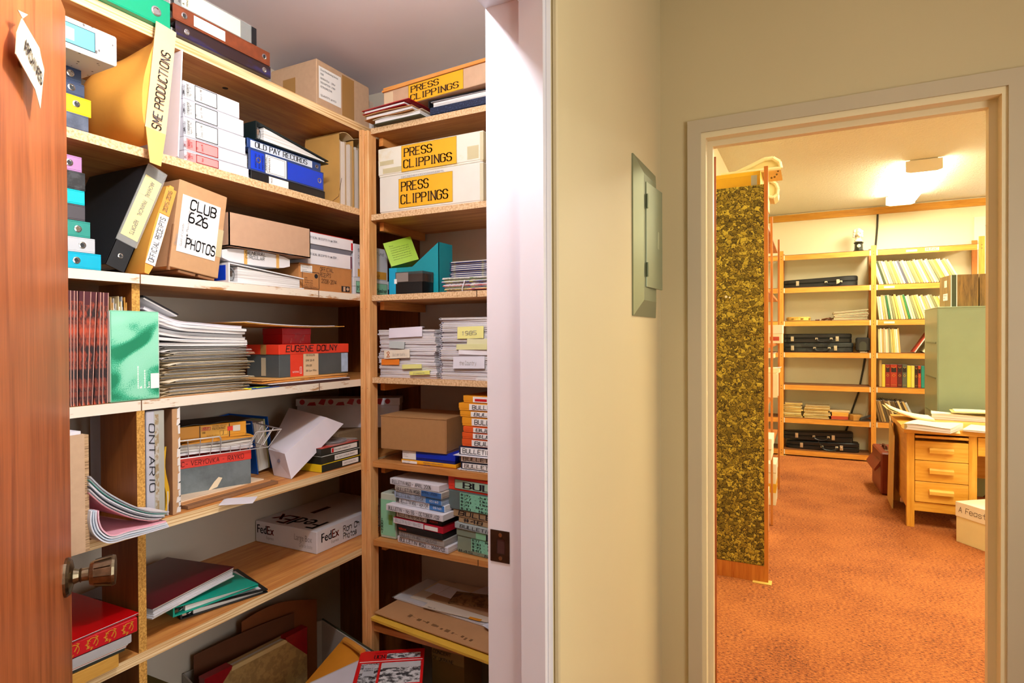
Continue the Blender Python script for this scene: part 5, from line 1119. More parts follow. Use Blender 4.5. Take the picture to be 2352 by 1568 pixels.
# ================================================================= back shelves, top board (A')
random.seed(31)
yf = 1.612
x0, x1 = xy(852, yf, 275), xy(968, yf, 255); z_ = GA+.0002
t, w = put('binder', 'olive backed file of ragged cream papers at the bottom of the red folder pile', 'file', 'B', x0+.012, x1, yf, z_, None, -.03)
bx('cover', plain('3a3a22', .6, .1), -.25, .004, -w/2, w/2, 0, .004, t); slab('papers', PAGES, -.24, 0, -w/2+.004, w/2-.004, lambda a, b: .0045, lambda a, b: .012+.003*math.sin(7*b), 2, 10, t); slab('top_cover', plain('c9b79a', .8, .08), -.25, .003, -w/2-.004, w/2+.006, lambda a, b: .0170+.003*math.sin(7*b), .002, 2, 10, t)
z_ += .0232
t, w = put('file_folder', 'tan folder sandwiched in the red folder pile by the corner post top', 'folder', 'B', x0-.03, x1-.03, yf-.004, z_, None, -.05)
slab('cover', plain('d0955c', .7, .06), -.25, 0, -w/2, w/2, lambda a, b: .002*math.sin(6*b), .0015, 2, 10, t); bx('papers', PAGES, -.24, -.004, -w/2+.006, w/2-.004, .0042, .013, t); slab('top_cover', plain('d8a06a', .7), -.25, .004, -w/2, w/2, lambda a, b: .0145+.002*math.sin(5*b), .0015, 2, 10, t)
z_ += .0192
t, w = put('red_folder', 'bright red folder with torn paper edges topmost in the pile on the post', 'folder', 'B', x0-.04, x1-.055, yf-.006, z_, None, -.08)
slab('cover', plain('b80c18', .5, .06), -.25, 0, -w/2, w/2, lambda a, b: .003*(1-b), .0016, 2, 10, t); slab('papers', PAGES, -.24, -.003, -w/2+.008, w/2-.008, lambda a, b: .0050+.002*(1-b), .006, 2, 8, t); slab('top_cover', plain('c41020', .5, .06), -.25, .005, -w/2+.002, w/2+.02, lambda a, b: .0135+.003*(1-b)*b, .0016, 2, 10, t)
ztop = z_+.0168
yf = 1.637
x0 = xy(988, yf, 235); x1 = -.60
zb = [GA, zy(1110, 243, yf), zy(1110, 223, yf), zy(1110, 204, yf), zy(1110, 194, yf)]
t, w = put('board', 'pale blue thin folder at the bottom under the dark binders on the top back shelf', 'folder', 'B', x0-.03, x1, yf, zb[0]+.0004); h1_ = max(.005, zb[1]-zb[0]); bx('cover', plain('6a9cd0', .5, .05), -.24, 0, -w/2, w/2, 0, h1_-.002, t, bev=.0006); bx('papers', PAGES, -.235, -.003, -w/2+.004, w/2, h1_-.002, h1_-.0008, t)
za_ = zb[0]+h1_+.0004
t, w = put('dark_book', 'speckled dark blue binder under white papers on the top back shelf', 'book', 'B', x0, x1, yf-.002, za_); hb = .024; bx('cover', blotch('14203c', '3a4c74', 220, .55, .62), -.24, 0, -w/2, w/2, 0, hb, t, bev=.001); bx('pages', PAGES, -.239, -.004, -w/2-.0006, -w/2+.01, .003, hb-.003, t)
za_ += hb+.0008
t, w = put('paper_sheaf', 'ragged white papers on the speckled blue binder', 'papers', 'B', x0+.012, x1, yf+.002, za_)
slab('sheets', PAGES, -.23, 0, -w/2, w/2, lambda a, b: .0002, lambda a, b: .014+.004*b, 2, 8, t); slab('top_sheet', WHITE, -.23, .003, -w/2-.006, w/2, lambda a, b: .0145+.004*b+.003*(1-b)**3, .0008, 2, 8, t)
za_ += .020
t, w = put('ring_binder', 'black binder cover lying over the white papers under the tan clippings box', 'binder', 'B', x0-.006, x1, yf+.004, za_); bx('top_cover', BLACK, -.24, 0, -w/2, w/2, .002, .006, t, bev=.0006); bx('spine', BLACK, -.24, 0, -w/2-.004, -w/2, -.018, .006, t); bx('papers', PAGES, -.235, -.004, -w/2+.003, w/2, .0002, .0019, t)
za_ += .0065
# tan clippings box resting on both stacks
yf = 1.615
pL, pR = at_y(866, 249, yf), at_y(1118, 179, yf)
dx_ = pR.x-pL.x; dz_ = pR.z-pL.z
zbL = max(ztop+.001, pL.z)
CY = plain('e8ac1c', .55, .02); TANB = plain('c9a586', .75, .05, 40)
def clippings(t, w, h, lx0, lx1, lz0, lz1, x=.0006):
    pl = plate('yellow_label', CY, (x, -w/2+w*lx0, h*lz0), (0, 1, 0), (0, 0, 1), w*(lx1-lx0), h*(lz1-lz0), t); s = h*(lz1-lz0)
    text(t, 'PRESS', (x+.001, -w/2+w*lx0+w*(lx1-lx0)*.06, h*lz0+s*.58), *XP, s*.29, 'serif', plain('40200c', .7), w=w*(lx1-lx0)*.52); text(t, 'CLIPPINGS', (x+.001, -w/2+w*lx0+w*(lx1-lx0)*.05, h*lz0+s*.14), *XP, s*.29, 'serif', plain('40200c', .7), w=w*(lx1-lx0)*.88)
    bo = MB(); y0, y1, z0, z1 = -w/2+w*lx0, -w/2+w*lx1, h*lz0, h*lz1
    for b in ((y0, y1, z0, z0+.0008), (y0, y1, z1-.0008, z1), (y0, y0+.0008, z0, z1), (y1-.0008, y1, z0, z1)): bo.box(x+.0006, x+.0009, *b)
    bo.build('printed_border', plain('7a5a14', .6), t)
w = -.585-pL.x; h = zy(866, 206, yf)-pL.z
t = thing('clippings_box', 'tan clippings box with a yellow label, topmost near the ceiling under orange boards', 'box', (pL.x+w/2, yf, max(za_, ztop)+.0), -PI/2-.09)
bx('body', TANB, -.27, 0, -w/2, w/2, 0, h, t, bev=.0015); clippings(t, w, h, .155, .465, .01, .99); bx('paper_patch', plain('dcc4a0', .7), .0002, .0008, -w/2+.004, -w/2+.045, h*.35, h*.93, t)
zt_ = max(za_, ztop)+h
for k in range(2):
    t = thing('orange_board', ('lower','upper')[k]+' of two thin orange boards on the topmost clippings box', 'board', (pL.x+w/2-.004+.006*k, yf+.004*k, zt_+.0006+.0072*k), -PI/2-.09+.01*k, 'orange boards by the ceiling'); bx('sheet', wood('c8792c', 'e8a050', 'y', 1.0), -.26, .004, -w/2, w/2, 0, .0062, t, bev=.0005); bx('backing', CREAM, -.259, .003, -w/2+.001, w/2-.001, .0062, .0068, t)
# ---- B': two clippings boxes
yf = 1.643; CB = blotch('d9c48c', 'e6e2d2', 5, .38, .5, .6)
x0, x1 = xy(872, yf, 440), xy(1110, yf, 420); zt1 = zy(990, 390, yf); zt2 = zy(990, 322, yf)
for k, (za_, zb_, lb, m, lab) in enumerate(((GB+.0004, zt1, 'lower cream clippings box with a yellow label, on the second back shelf', plain('dedbd0', .6, .03), (.20, .725, .10, .88)), (zt1+.0006, zt2, 'upper taped clippings box with a yellow label and amber tape stains', CB, (.24, .765, .06, .97)))):
    t, w = put('clippings_box', lb, 'box', 'B', x0-.004*k, x1+.002*k, yf-.002*k, za_, 'clippings boxes on the second back shelf'); h = zb_-za_
    bx('body', m, -.26, -.002, -w/2+.002, w/2-.002, 0, h-.001, t, bev=.0015); bx('lid', m, -.262, 0, -w/2, w/2, .006, h, t, bev=.0015); clippings(t, w, h, *lab)
    if k: 
        for a, b, c_, d in ((.02, .16, .40, .55), (.05, .24, .10, .28), (.86, .96, .12, .55)): plate('amber_tape', TAPEC, (.0005, -w/2+w*a, h*c_), (0, 1, 0), (0, 0, 1), w*(b-a), h*(d-c_), t)
    else: text(t, '16C3604H1955S0005EBML', (.0008, -w/2+w*.22, h*.90), *XP, .006, 'sans', FADED, w=w*.43)
    bx('side_tape', TAPEC, -.2, .0008, w/2-.012, w/2+.0008, .004, h-.004, t)
# ---- C': magazine file, cassettes, booklets
yf = 1.700
x0, x1 = xy(895, yf, 640), xy(1008, yf, 640); zl, zh = zy(920, 615, yf)-GC, zy(1005, 556, yf)-GC
t, w = put('magazine_file', 'turquoise card magazine file holding lime green booklets', 'file', 'B', x0, x1, yf, GC+.0004)
TQ = plain('0c93a0', .5, .06); c = MB()
for xx in (0, -.085): c.prism([(-w/2, 0), (w/2, 0), (w/2, zh), (-w/2+w*.47, zl), (-w/2, zl)], 'x', xx-.002, xx)
c.box(-.085, 0, w/2-.002, w/2, 0, zh); c.box(-.085, 0, -w/2, w/2, 0, .002); c.build('shell', TQ, t); c = MB(); c.box(-.087, .0008, -w/2-.002, -w/2, 0, zl); c.build('front_wall', plain('10a8d4', .5, .04), t); plate('bright_edge', plain('10a8d4', .5), (.0003, -w/2, 0), (0, 1, 0), (0, 0, 1), w*.15, zl, t)
LIME = plain('9cc80c', .45, .04)
random.seed(2)
for k in range(9):
    nrm = Vector((.62, -.74, .26)).normalized(); up = Vector((-.40, 0, .92)); up = (up-nrm*up.dot(nrm)).normalized(); rt = up.cross(nrm)
    o = at_y(924, 578, 1.742)
    p = o+nrm*(.0056*(k-8))-rt*.0006*k
    b_ = thing('booklet', 'lime green booklet, '+nth(k)+' from the left, leaning in the turquoise magazine file', 'booklet', p, 0, 'lime green booklets in the turquoise file')
    b_.rotation_euler = Matrix(((rt.x, up.x, nrm.x), (rt.y, up.y, nrm.y), (rt.z, up.z, nrm.z))).to_euler()
    bx('cover', LIME, -.052, .052, -.046, .048, 0, .0046, b_, bev=.0003); bx('pages', plain('d8e8a0', .6), -.0515, .0522, -.0452, .0472, .0008, .0038, b_)
    if k == 8:
        b_['label'] = 'front lime green booklet with lines of small print in the turquoise file'
        for i in range(7): text(b_, ('Peace', 'concert of the choir and', 'orchestra with the girls', 'ensemble and dancers of', 'the national guild at', 'the grand theatre on the', 'second of november')[i], (-.036, .028-.009*i, .0046), (1, 0, 0), (0, 1, 0), .0035, 'sans', plain('4a5c0c', .7), w=.07 if i else .016)
yf = 1.633
x0, x1 = xy(909, yf, 660), xy(971, yf, 660); zs, zt = zy(940, 648, yf)-GC, zy(940, 624, yf)-GC
t, w = put('cassette_case', 'black cassette case with a smoky clear lid in front of the turquoise file', 'case', 'B', x0, x1, yf, GC+.0004)
PB = plain('101012', .3, .1); c = MB(); D = .062
c.box(-D, 0, -w/2, w/2, 0, .002); c.box(-.002, 0, -w/2, w/2, 0, zs); c.box(-D, -D+.002, -w/2, w/2, 0, zs); c.box(-D, 0, -w/2, -w/2+.002, 0, zs); c.box(-D, 0, w/2-.002, w/2, 0, zs); c.build('base', PB, t, bev=.0004)
c = MB(); c.box(-D-.001, .001, -w/2-.001, w/2+.001, zt-.002, zt); c.box(-.001, .001, -w/2-.001, w/2+.001, zs, zt); c.box(-D-.001, -D+.001, -w/2-.001, w/2+.001, zs, zt); c.box(-D, 0, -w/2-.001, -w/2+.001, zs, zt); c.box(-D, 0, w/2-.001, w/2+.001, zs, zt); c.build('lid', clear('smoky_plastic', '5a4a40', .08, .38), t)
for i in range(3): bx('cassette', plain(('2a2624', '6a3a2a', '3a3a40', '8a8078', '2c2c30', '4a3026')[i], .5), -D+.008+.016*i, -D+.020+.016*i, -w/2+.006, w/2-.006, .004, zt-.008, t)
plate('card_label', plain('8a7f78', .6), (.0012, -w/2+.003, zs+.002), (0, 1, 0), (0, 0, 1), w*.45, zt-zs-.005, t); bx('clasp', LABEL, -.001, .003, -w/2-.004, -w/2+.006, zs-.004, zs+.012, t)
yf = 1.640; x1 = -.60
cols = [('1c2a6c', '8a9a20'), ('26348a', 'a0a028'), ('e6e4e8', '20284c'), ('c03040', 'd8d8d8'), ('3c8a30', 'd8d0a0'), ('e8d048', '303a60'), ('2a3a78', 'e0e0e0'), ('d8d0d0', '6a8a50')]
zA, zB, zC = GC, zy(1080, 635, yf), zy(1080, 599, yf)
for k in range(8):
    th_ = (zB-zA)/8; a, b = cols[(k*3+2) % 8]
    t, w = put('concert_booklet', ('lowest', 'second', 'third', 'fourth', 'fifth', 'sixth', 'seventh', 'topmost')[k]+' of the mixed colourful booklets under the navy pile', 'booklet', 'B', xy(1014, yf, 655)+random.uniform(0, .012), x1, yf+random.uniform(-.004, .006), zA+.0004+th_*k, 'mixed colourful booklets', random.uniform(-.03, .02))
    bx('cover', blotch(a, b, 26, .46, .56, .4, stretch=(1, 1, .2)), -.21, 0, -w/2, w/2, 0, th_*.40, t); bx('pages', PAGES, -.209, -.001-.002*random.random(), -w/2+.001, w/2, th_*.40, th_*.94, t)
for k in range(8):
    th_ = (zC-zB)/8
    t, w = put('programme', 'navy covered programme, '+nth(k)+' from the bottom of the upper pile beside the turquoise file', 'booklet', 'B', xy(1031, yf, 615)+random.uniform(-.003, .004), x1, yf+.004+random.uniform(-.003, .003), zB+.0006+th_*k, 'navy programmes in a pile', random.uniform(-.015, .015))
    bx('cover', blotch('0c1450', '8a9018', 8, .52, .62, .35, stretch=(.2, 1, .2)), -.21, 0, -w/2, w/2, 0, th_*.52, t); bx('pages', PAGES, -.209, .0003, -w/2+.006, w/2, th_*.52, th_*.92, t)
t = thing('pink_card', 'small pink card slipped in at the bottom of the colourful booklets', 'card', (xy(1095, 1.636, 668), 1.634, GC+.0045), -PI/2); bx('card', plain('e05a70', .6), -.05, .008, -.028, .032, 0, .0008, t); bx('fold', plain('e88a98', .6), -.05, .0085, -.02, .03, .0008, .0014, t)
t = thing('paper_band', 'narrow white paper band hanging over the colourful booklets', 'band', (xy(1066, 1.635, 650), 1.6335, GC+.0008), -PI/2); ribbon('strip', WHITE, curve([(-.006, 0), (-.006, .01), (-.002, .02), (.004, .036)], 4), .003, -.0006, .0006, t); bx('crease', FADED, .0007, .001, -.007, -.004, .008, .009, t)
# ---- D': two tall piles of white booklets with notes
yf = 1.645
def bk_mesh(seed):
    r = random.Random(seed); t = thing('booklet', 'x', 'booklet'); w = .155; a = r.choice(('f0eef4', 'e6e4ee', 'eceaee', 'dedce8'))
    ribbon('cover', plain(a, .6, .03), [(w/2, .0003), (-w/2+.002, .0003), (-w/2, .0021), (-w/2+.002, .0039), (w/2, .0039)], .0005, -.2, 0, t)
    bx('pages', PAGES, -.199, -.0006, -w/2+.003, w/2-.0005, .0007, .0035, t); return t
BK = [bk_mesh(s) for s in range(4)]; used = set()
def pile(n, x0, x1, ztop, label, group, zbase, fan):
    st = (ztop-zbase)/n; w = x1-x0
    for k in range(n):
        s = BK[k % 4]; o = s if s.name not in used else dup(s); used.add(s.name)
        o['label'] = label % nth(k); o['group'] = group
        o.location = ((x0+x1)/2+random.uniform(-.003, .003)+fan*math.sin(k*.45), yf+random.uniform(-.004, .003), zbase+.0004+st*k); o.rotation_euler = (random.uniform(-.003, .003) if fan else 0, 0, -PI/2+random.uniform(-.03, .03)); o.scale = (1, w/.155, st/.00425)
x0 = xy(872, yf, 815); xm_ = xy(1008, yf, 815)
pile(27, x0, xm_-.012, zy(940, 757, yf), 'white booklet, %s from the bottom of the lower pile beside the post', 'white booklets in the left pile', GD, .003)
pile(31, xm_+.004, -.59, zy(1070, 729, yf), 'white booklet, %s from the bottom of the tall pile by the door jamb', 'white booklets in the right pile', GD, 0)
notes = [(893, 752, 970, 774, 'e0dcea', 'lavender white slip at the top of the left booklet pile', ''), (893, 784, 929, 800, 'b9c4c4', 'small grey green note on the left booklet pile', ''), (883, 803, 941, 823, 'e6dcc8', 'cream card with a small orange drawing on the left booklet pile', 'But seriously...'),
 (876, 824, 917, 838, 'e07a18', 'bright orange note below the cream card', ''), (924, 836, 968, 847, 'dcdc88', 'pale yellow note below the middle of the left pile', ''), (941, 851, 987, 861, 'e0e078', 'curled yellow note near the bottom of the left pile', 'Ensemble'),
 (1050, 750, 1111, 777, 'e6e490', 'big yellow note near the top of the right pile', '1985'), (1072, 778, 1125, 793, 'dcdcae', 'pale yellow slip beside the jamb on the right pile', ''), (1048, 790, 1119, 803, 'dcdca0', 'long pale yellow slip across the right pile', ''), (1054, 803, 1123, 815, 'e6e4ea', 'white slip under the long yellow one', ''),
 (1041, 818, 1113, 847, 'dcdce6', 'large white note on the lower right pile', 'the Country'), (1093, 868, 1122, 877, 'e0dcd8', 'small white tab dated 1991 at the bottom of the right pile', '1991')]
for k, (ua, va, ub, vb, hx, lb, tx) in enumerate(notes):
    yn = yf-.0085-.0012*(k % 3); a, b = at_y(ua, va, yn), at_y(ub, vb, yn); w, h = b.x-a.x, a.z-b.z
    t = thing('sticky_note', lb+', third back shelf up', 'note', ((a.x+b.x)/2, yn, b.z), -PI/2+random.uniform(-.05, .05), None, rot=(random.uniform(-.06, .06), random.uniform(-.10, -.02), -PI/2+random.uniform(-.05, .05)))
    slab('paper', plain(hx, .7, .03), 0, .0006, -w/2, w/2, lambda a_, b_: 0, h, 1, 4, t); bx('stuck_edge', plain(hx, .7, .03), -.016, .0, -w/2+.002, w/2-.002, h-.0012, h-.0002, t)
    if tx: text(t, tx, (.001, -w/2+w*.35 if k == 2 else -w/2+w*.2, h*.3), *XP, h*.32, 'hand', plain('a39e98', .7), w=w*.55)
    if k == 2:
        q = MB(); q.tube([(.001, -w/2+.012, h*.2), (.001, -w/2+.018, h*.5), (.001, -w/2+.012, h*.7), (.001, -w/2+.02, h*.85), (.001, -w/2+.024, h*.65), (.001, -w/2+.018, h*.5), (.001, -w/2+.024, h*.2), (.001, -w/2+.010, h*.2)], .0012, 4); q.build('small_drawing', plain('b8601c', .6), t)
# ---- E': carton, blue box, label box, first bulletin pile
yf = 1.655
x0, x1 = xy(925, yf, 1060), xy(1050, yf, 1075); z1 = zy(985, 1060, yf); z2 = zy(985, 1038, yf); z3 = zy(985, 1024, yf)
t, w = put('label_box', 'flat orange box of blank labels at the bottom under the blue box', 'box', 'B', x0, x1, yf-.008, GE+.0004); h = z1-GE; lidded(t, w, .22, h, h*.8, plain('d88a10', .5), plain('eea818', .5, .03)); label_xp(t, -w/2+.004, -w/2+w*.30, .002, h-.003, .0006); lines(t, ['Avery labels', 'white 5160'], (.0012, -w/2+.01, h*.6), *XP, .004, .007, 'sans', FADED, [.03, .026]); lines(t, ['etiquettes d adresse blanches', 'mailing labels'], (.0008, -w/2+w*.42, h*.58), *XP, .005, .008, 'sans', plain('20306a', .6), [w*.36, w*.13])
t, w = put('blue_box', 'royal blue box with a white label under the plain brown carton', 'box', 'B', x0+.003, x1-.004, yf-.006, z1+.0006); h = z2-z1; lidded(t, w, .22, h, h*.7, plain('0c1c7c', .45), plain('0f2cb4', .4, .05)); label_xp(t, -w/2+.002, -w/2+w*.27, .002, h-.002, .0006); lines(t, ['Letters', 'No 1', '25 sheets'], (.0012, -w/2+.006, h*.66), *XP, .0035, .006, 'sans', FADED, [.024, .014, .02])
x0, x1 = xy(877, yf-.015, 1000), xy(1024, yf-.015, 1000); zt = zy(950, 958, yf-.015)
t, w = put('carton', 'plain brown mailing carton with a tuck lid on the blue box', 'box', 'B', x0, x1, yf-.016, z2+.0006, None, .03); h = zt-z2; D = .19; KB = plain('a97c4c', .8, .04, 60, bmp=.06)
bx('body', KB, -D, 0, -w/2, w/2, 0, h-.004, t, bev=.001); slab('lid', KB, -D, .0015, -w/2-.001, w/2+.001, lambda a, b: h-.0035+.003*(1-a), .0025, 3, 2, t); bx('tuck_flap', KB, -D+.005, .001, w/2, w/2+.0015, .008, h-.002, t); bx('front_flap_edge', KRAFTD, .0002, .0006, w/2-.004, w/2-.003, .0, h-.004, t)
def bulletin(label, x0, x1, yf, z0, h, body, D=.22, turn=0.0, lab=None, tx=None, tm=None, font='hand', ts=.55, group=None, lab_span=(.03, .98), txs=.05, tw=.85, name='bulletin_box', lid=True):
    t, w = put(name, label, 'box', 'B', x0, x1, yf, z0, group, turn)
    if lid: lidded(t, w, D, h, h*.72, body, body, .001)
    else: bx('body', body, -D, 0, -w/2, w/2, 0, h, t, bev=.001); bx('end_fold', body, -D*.5, .0006, -w/2+.001, w/2-.001, h*.05, h*.95, t)
    if lab: plate('label', lab, (.0007, -w/2+w*lab_span[0], h*.10), (0, 1, 0), (0, 0, 1), w*(lab_span[1]-lab_span[0]), h*.80, t)
    if tx: text(t, tx, (.0014, -w/2+w*txs, h*.27), *XP, h*ts, font, tm or INK, w=w*tw, wt=.13)
    return t, w
yf = 1.648; rows = [(909, 925, 1064), (926, 942, 1055), (944, 958, 1057), (959, 978, 1061), (980, 994, 1065), (994, 1009, 1062), (1009, 1026, 1061), (1027, 1043, 1055), (1047, 1063, 1055), (1064, 1079, 1058), (1080, 1094, 1051)]
OY, OR_, NV, WH = plain('e89a1c', .5, .03), plain('e0581c', .5, .04), plain('18203c', .5, .06), plain('dcdade', .6, .03)
inf = [('yellow stationery box with a white print slip topmost of the bulletin pile at the jamb', OY, ''), ('upper amber box, lettered BULLETIN #56-#57, at the jamb', OY, 'BULLETIN - #56 - #57'), ('middle amber box, lettered BULLETIN #54 and 55, at the jamb', OY, 'BULLETIN #54 + 55'), ('lowest amber box, lettered BULLETIN #52, at the jamb', OY, 'BULLETIN #52(April'), ('topmost orange box, lettered BULLETIN #80, at the jamb', OR_, 'BULLETIN #80 -'), ('middle orange box, lettered BULLETIN No 79, at the jamb', OR_, 'BULLETIN No79'), ('lowest orange box, lettered BULLETIN #77, at the jamb', OR_, 'BULLETIN #77 -'), ('navy box lettered BULLETIN #76 APRIL at the jamb', NV, 'BULLETIN #76 APRIL 2'), ('dark box lettered BULLETIN #74 under an open flap at the jamb', NV, 'BULLETIN #74 - APR'), ('lower dark box, lettered BULLETIN #73, at the jamb', NV, 'BULLETIN #73 - Oc'), ('thin white box lettered EPSON at the bottom of the jamb pile', WH, 'EPSON')]
zz = [zy(1092, v, yf) for v in [r[0] for r in rows]]+[GE]
sc = (zz[0]-GE)/(zz[0]-GE)
for k in range(10, -1, -1):
    z0 = zz[k+1]+.0004; h = zz[k]-zz[k+1]-.0012
    x0 = xy(rows[k][2], yf, rows[k][0]); x1 = -.62+.02*((k*7) % 3-1)
    t, w = bulletin(inf[k][0], x0, x1, yf-.002*((k*5) % 3), z0, h, inf[k][1], lab=LABEL, tx=inf[k][2], group='bulletin boxes piled at the jamb', lab_span=(.10 if k < 7 else .02, .99), txs=.13 if k < 7 else .04, tw=.62 if k != 10 else .22, ts=.5)
    if k == 0: plate('red_logo', RED, (.0014, -w/2+w*.12, h*.25), (0, 1, 0), (0, 0, 1), w*.12, h*.35, t); lines(t, ['Item 1060 100 sheets', 'letter'], (.0016, -w/2+w*.28, h*.5), *XP, .004, .006, 'sans', FADED, [w*.4, w*.2])
    if k == 8: slab('open_flap', WHITE, -.05, .018, -w/2-.012, w/2, lambda a, b: h+.0002+.002*(1-a), .0006, 2, 3, t)
# ---- F': upright seminar box, two bulletin piles
yf = 1.66
x0, x1 = xy(874, yf, 1190), xy(909, yf, 1190); h = zy(885, 1133, yf)-GF
t, w = put('seminar_box', 'upright mint labelled 1988 Dance Seminar box beside the corner post', 'box', 'B', x0, x1, yf, GF+.0004)
bx('body', plain('b9c4b4', .6), -.2, 0, -w/2, w/2, 0, h, t, bev=.003); plate('mint_label', plain('88c8a4', .6, .03), (.0003, -w/2+.002, .010), (0, 1, 0), (0, 0, 1), w-.003, h*.80, t); plate('green_patch', plain('6a9a48', .6), (.0008, -w/2+w*.55, .05), (0, 1, 0), (0, 0, 1), w*.25, h*.22, t)  # small patch of yellower green on the mint label
lines(t, ['*1988*', 'Ontario Ukrainian', 'Dance Seminar'], (.0016, -w/2+.013, .016), UPR, UPU, .0085, -.016, 'serif', INK, [h*.34, h*.62, h*.52])
NP = 10; x0, x1 = xy(912, 1.645, 1200), xy(1030, 1.645, 1200); zt = zy(950, 1102, 1.645); st = (zt-GF)/NP; DG = plain('1a1618', .5, .1)
inf = [('white box lettered BULLETIN #50 at the bottom of the inner bulletin pile', WHITE, 'BULLETIN #50 - MAR/01', .9), ('grey box lettered BULLETIN #51 in the inner bulletin pile', plain('a8a4a0', .6), 'BULLETIN #51 - Oct/01', .8), ('black toner box with red print in the inner bulletin pile', DG, '', 0), ('white torn envelope over a crimson box in the inner pile', plain('b8102c', .5), '', 0), ('black and white box lettered BULLETIN No 54 with red print', DG, 'BULLETIN No 54(Apr)', .62), ('white envelope lettered BULLETIN No 55 OCTOBER poking out of the inner pile', WHITE, 'BULLETIN - No 55 - OCTOBER /02', .9), ('white and blue box lettered BULLETIN #56 in the inner pile', plain('e2e4ea', .6), 'BULLETIN #56 - Apr/04', .60), ('pale blue box lettered BULLETIN #57 in the inner pile', plain('a8bcd8', .5), 'BULLETIN #57 - Oct/04', .58), ('grey box lettered BULLETIN #58 near the top of the inner pile', plain('b9b2ac', .6), 'BULLETIN #58', .5), ('large white envelope lettered BULLETIN #60 APRIL 2006 topmost of the inner pile', WHITE, 'BULLETIN #60 - APRIL 2006', .8)]
for k in range(NP):
    env = k in (3, 5, 9); lb, m, tx, tw = inf[k]; dx0 = {9: -.035, 5: -.045, 7: -.012, 3: -.012}.get(k, 0)+.004*((k*3) % 4); dx1 = {9: -.015, 5: .012, 0: .012, 1: .008}.get(k, 0)-.004*((k*5) % 3)
    t, w = bulletin(lb, x0+dx0, x1+dx1, 1.635-.006*((k*7) % 3)-(.010 if env else 0), GF+.0006+st*k, st-.0012, m, D=.2, turn=-.10-.015*((k*3) % 3), group='inner bulletin pile', tx=tx, tw=tw, ts=.52, tm=PENCIL if k in (1, 7) else None, lid=not env, lab=LABEL if k in (4,) else None, lab_span=(.02, .68))
    if k in (6, 7): plate('blue_panel', plain('3a78c0', .5), (.0008, w/2-w*.32, st*.06), (0, 1, 0), (0, 0, 1), w*.31, st*.84, t); text(t, '05160', (.0016, w/2-w*.24, st*.3), *XP, .008, 'sans', LABEL, w=w*.18)
    if k == 8: plate('blue_panel', plain('3a68a8', .5), (.0008, w/2-w*.42, st*.06), (0, 1, 0), (0, 0, 1), w*.41, st*.84, t); text(t, 'APRIL 2005', (.0016, w/2-w*.40, st*.5), *XP, .007, 'hand', w=w*.32)
    if k in (2, 4): text(t, 'XEROX', (.0014, w/2-w*.25 if k == 4 else -w/2+.01, st*.3), *XP, .007, 'sans', plain('d83820', .5), w=w*.18)
    if k == 3: plate('torn_paper', WHITE, (.0012, -w/2, st*.1), (0, 1, 0), (0, 0, 1), w*.62, st*.8, t); text(t, 'BULLETIN No 53 - Nov/02', (.002, -w/2+.01, st*.35), *XP, st*.45, 'hand', FADED, w=w*.52); plate('white_panel', LABEL, (.0008, w*.14, st*.15), (0, 1, 0), (0, 0, 1), w*.26, st*.6, t)
# outer pile
GG_ = plain('7f8c78', .55, .06, 30); MINT = plain('82c8a8', .55, .03)
ye = 1.637; xa = xy(1041, ye, 1265); x1 = -.60
lv = [zy(1041, v, ye) for v in (1241, 1224, 1210, 1197, 1180, 1136, 1104)]
dz = GF+.0006-zy(1041, 1288, ye); lv = [v+dz*.5 for v in lv]
def listing(t, w, h, y0, y1, rows_, z0=.04, z1=.92):
    plate('mint_label', MINT, (.0006, y0, h*z0), (0, 1, 0), (0, 0, 1), y1-y0, h*(z1-z0), t); n = len(rows_)
    for i, s in enumerate(rows_): text(t, s, (.0014, y0+.004, h*(z1-(z1-z0)*(i+.85)/n)), *XP, h*(z1-z0)/n*.62, 'serif', INK, w=(y1-y0)*.86)
tu_ = -.11
t, w = bulletin('large grey green box with mint listing labels at the bottom of the outer pile', xa, x1, ye, GF+.0006, lv[0]-GF-.0012, GG_, D=.2, turn=tu_, lid=False); h = lv[0]-GF; listing(t, w, h, -w/2+w*.13, -w/2+w*.47, ['#37 - March 89', '#38 - Nov 89', '#39 - Nov 90', '#40 - Nov 91'], .22, .98); listing(t, w, h, -w/2+w*.62, w/2-.004, ['#41 -', '#42 -', '#43 -', '#44 -'], .1, .9); text(t, '#45 - Nov 95    #46 -', (.001, -w/2+.006, h*.05), *XP, h*.13, 'hand', w=w*.8); text(t, 'N', (.001, -w/2+w*.5, h*.55), *XP, h*.3, 'serif', w=w*.07)
t, w = bulletin('grey green lid with a mint BULLETIN label over the large listing box', xa-.002, x1, ye-.003, lv[0]+.0004, lv[1]-lv[0]-.001, GG_, D=.2, turn=tu_, lid=False); h = lv[1]-lv[0]; plate('mint_label', plain('88c89c', .55), (.0006, -w/2+w*.18, h*.05), (0, 1, 0), (0, 0, 1), w*.8, h*.9, t); text(t, 'BULLETIN', (.0014, -w/2+w*.28, h*.12), *XP, h*.7, 'serif', w=w*.62)
t, w = bulletin('grey box lettered BULLETIN No 47 OCTOBER in the outer pile', xa-.006, x1, ye-.008, lv[1]+.0004, lv[2]-lv[1]-.001, plain('a4b0b0', .55), D=.2, turn=tu_, tx='BULLETIN No. 47 - OCTOBER', tw=.85, ts=.5, lid=False)
t, w = bulletin('lower kraft box, lettered #48 BULLETIN, in the outer pile', xa+.008, x1, ye-.004, lv[2]+.0004, lv[3]-lv[2]-.001, plain('a9906c', .7), D=.2, turn=tu_, tx='#48 - BULLETIN', tw=.8, ts=.62, lid=False)
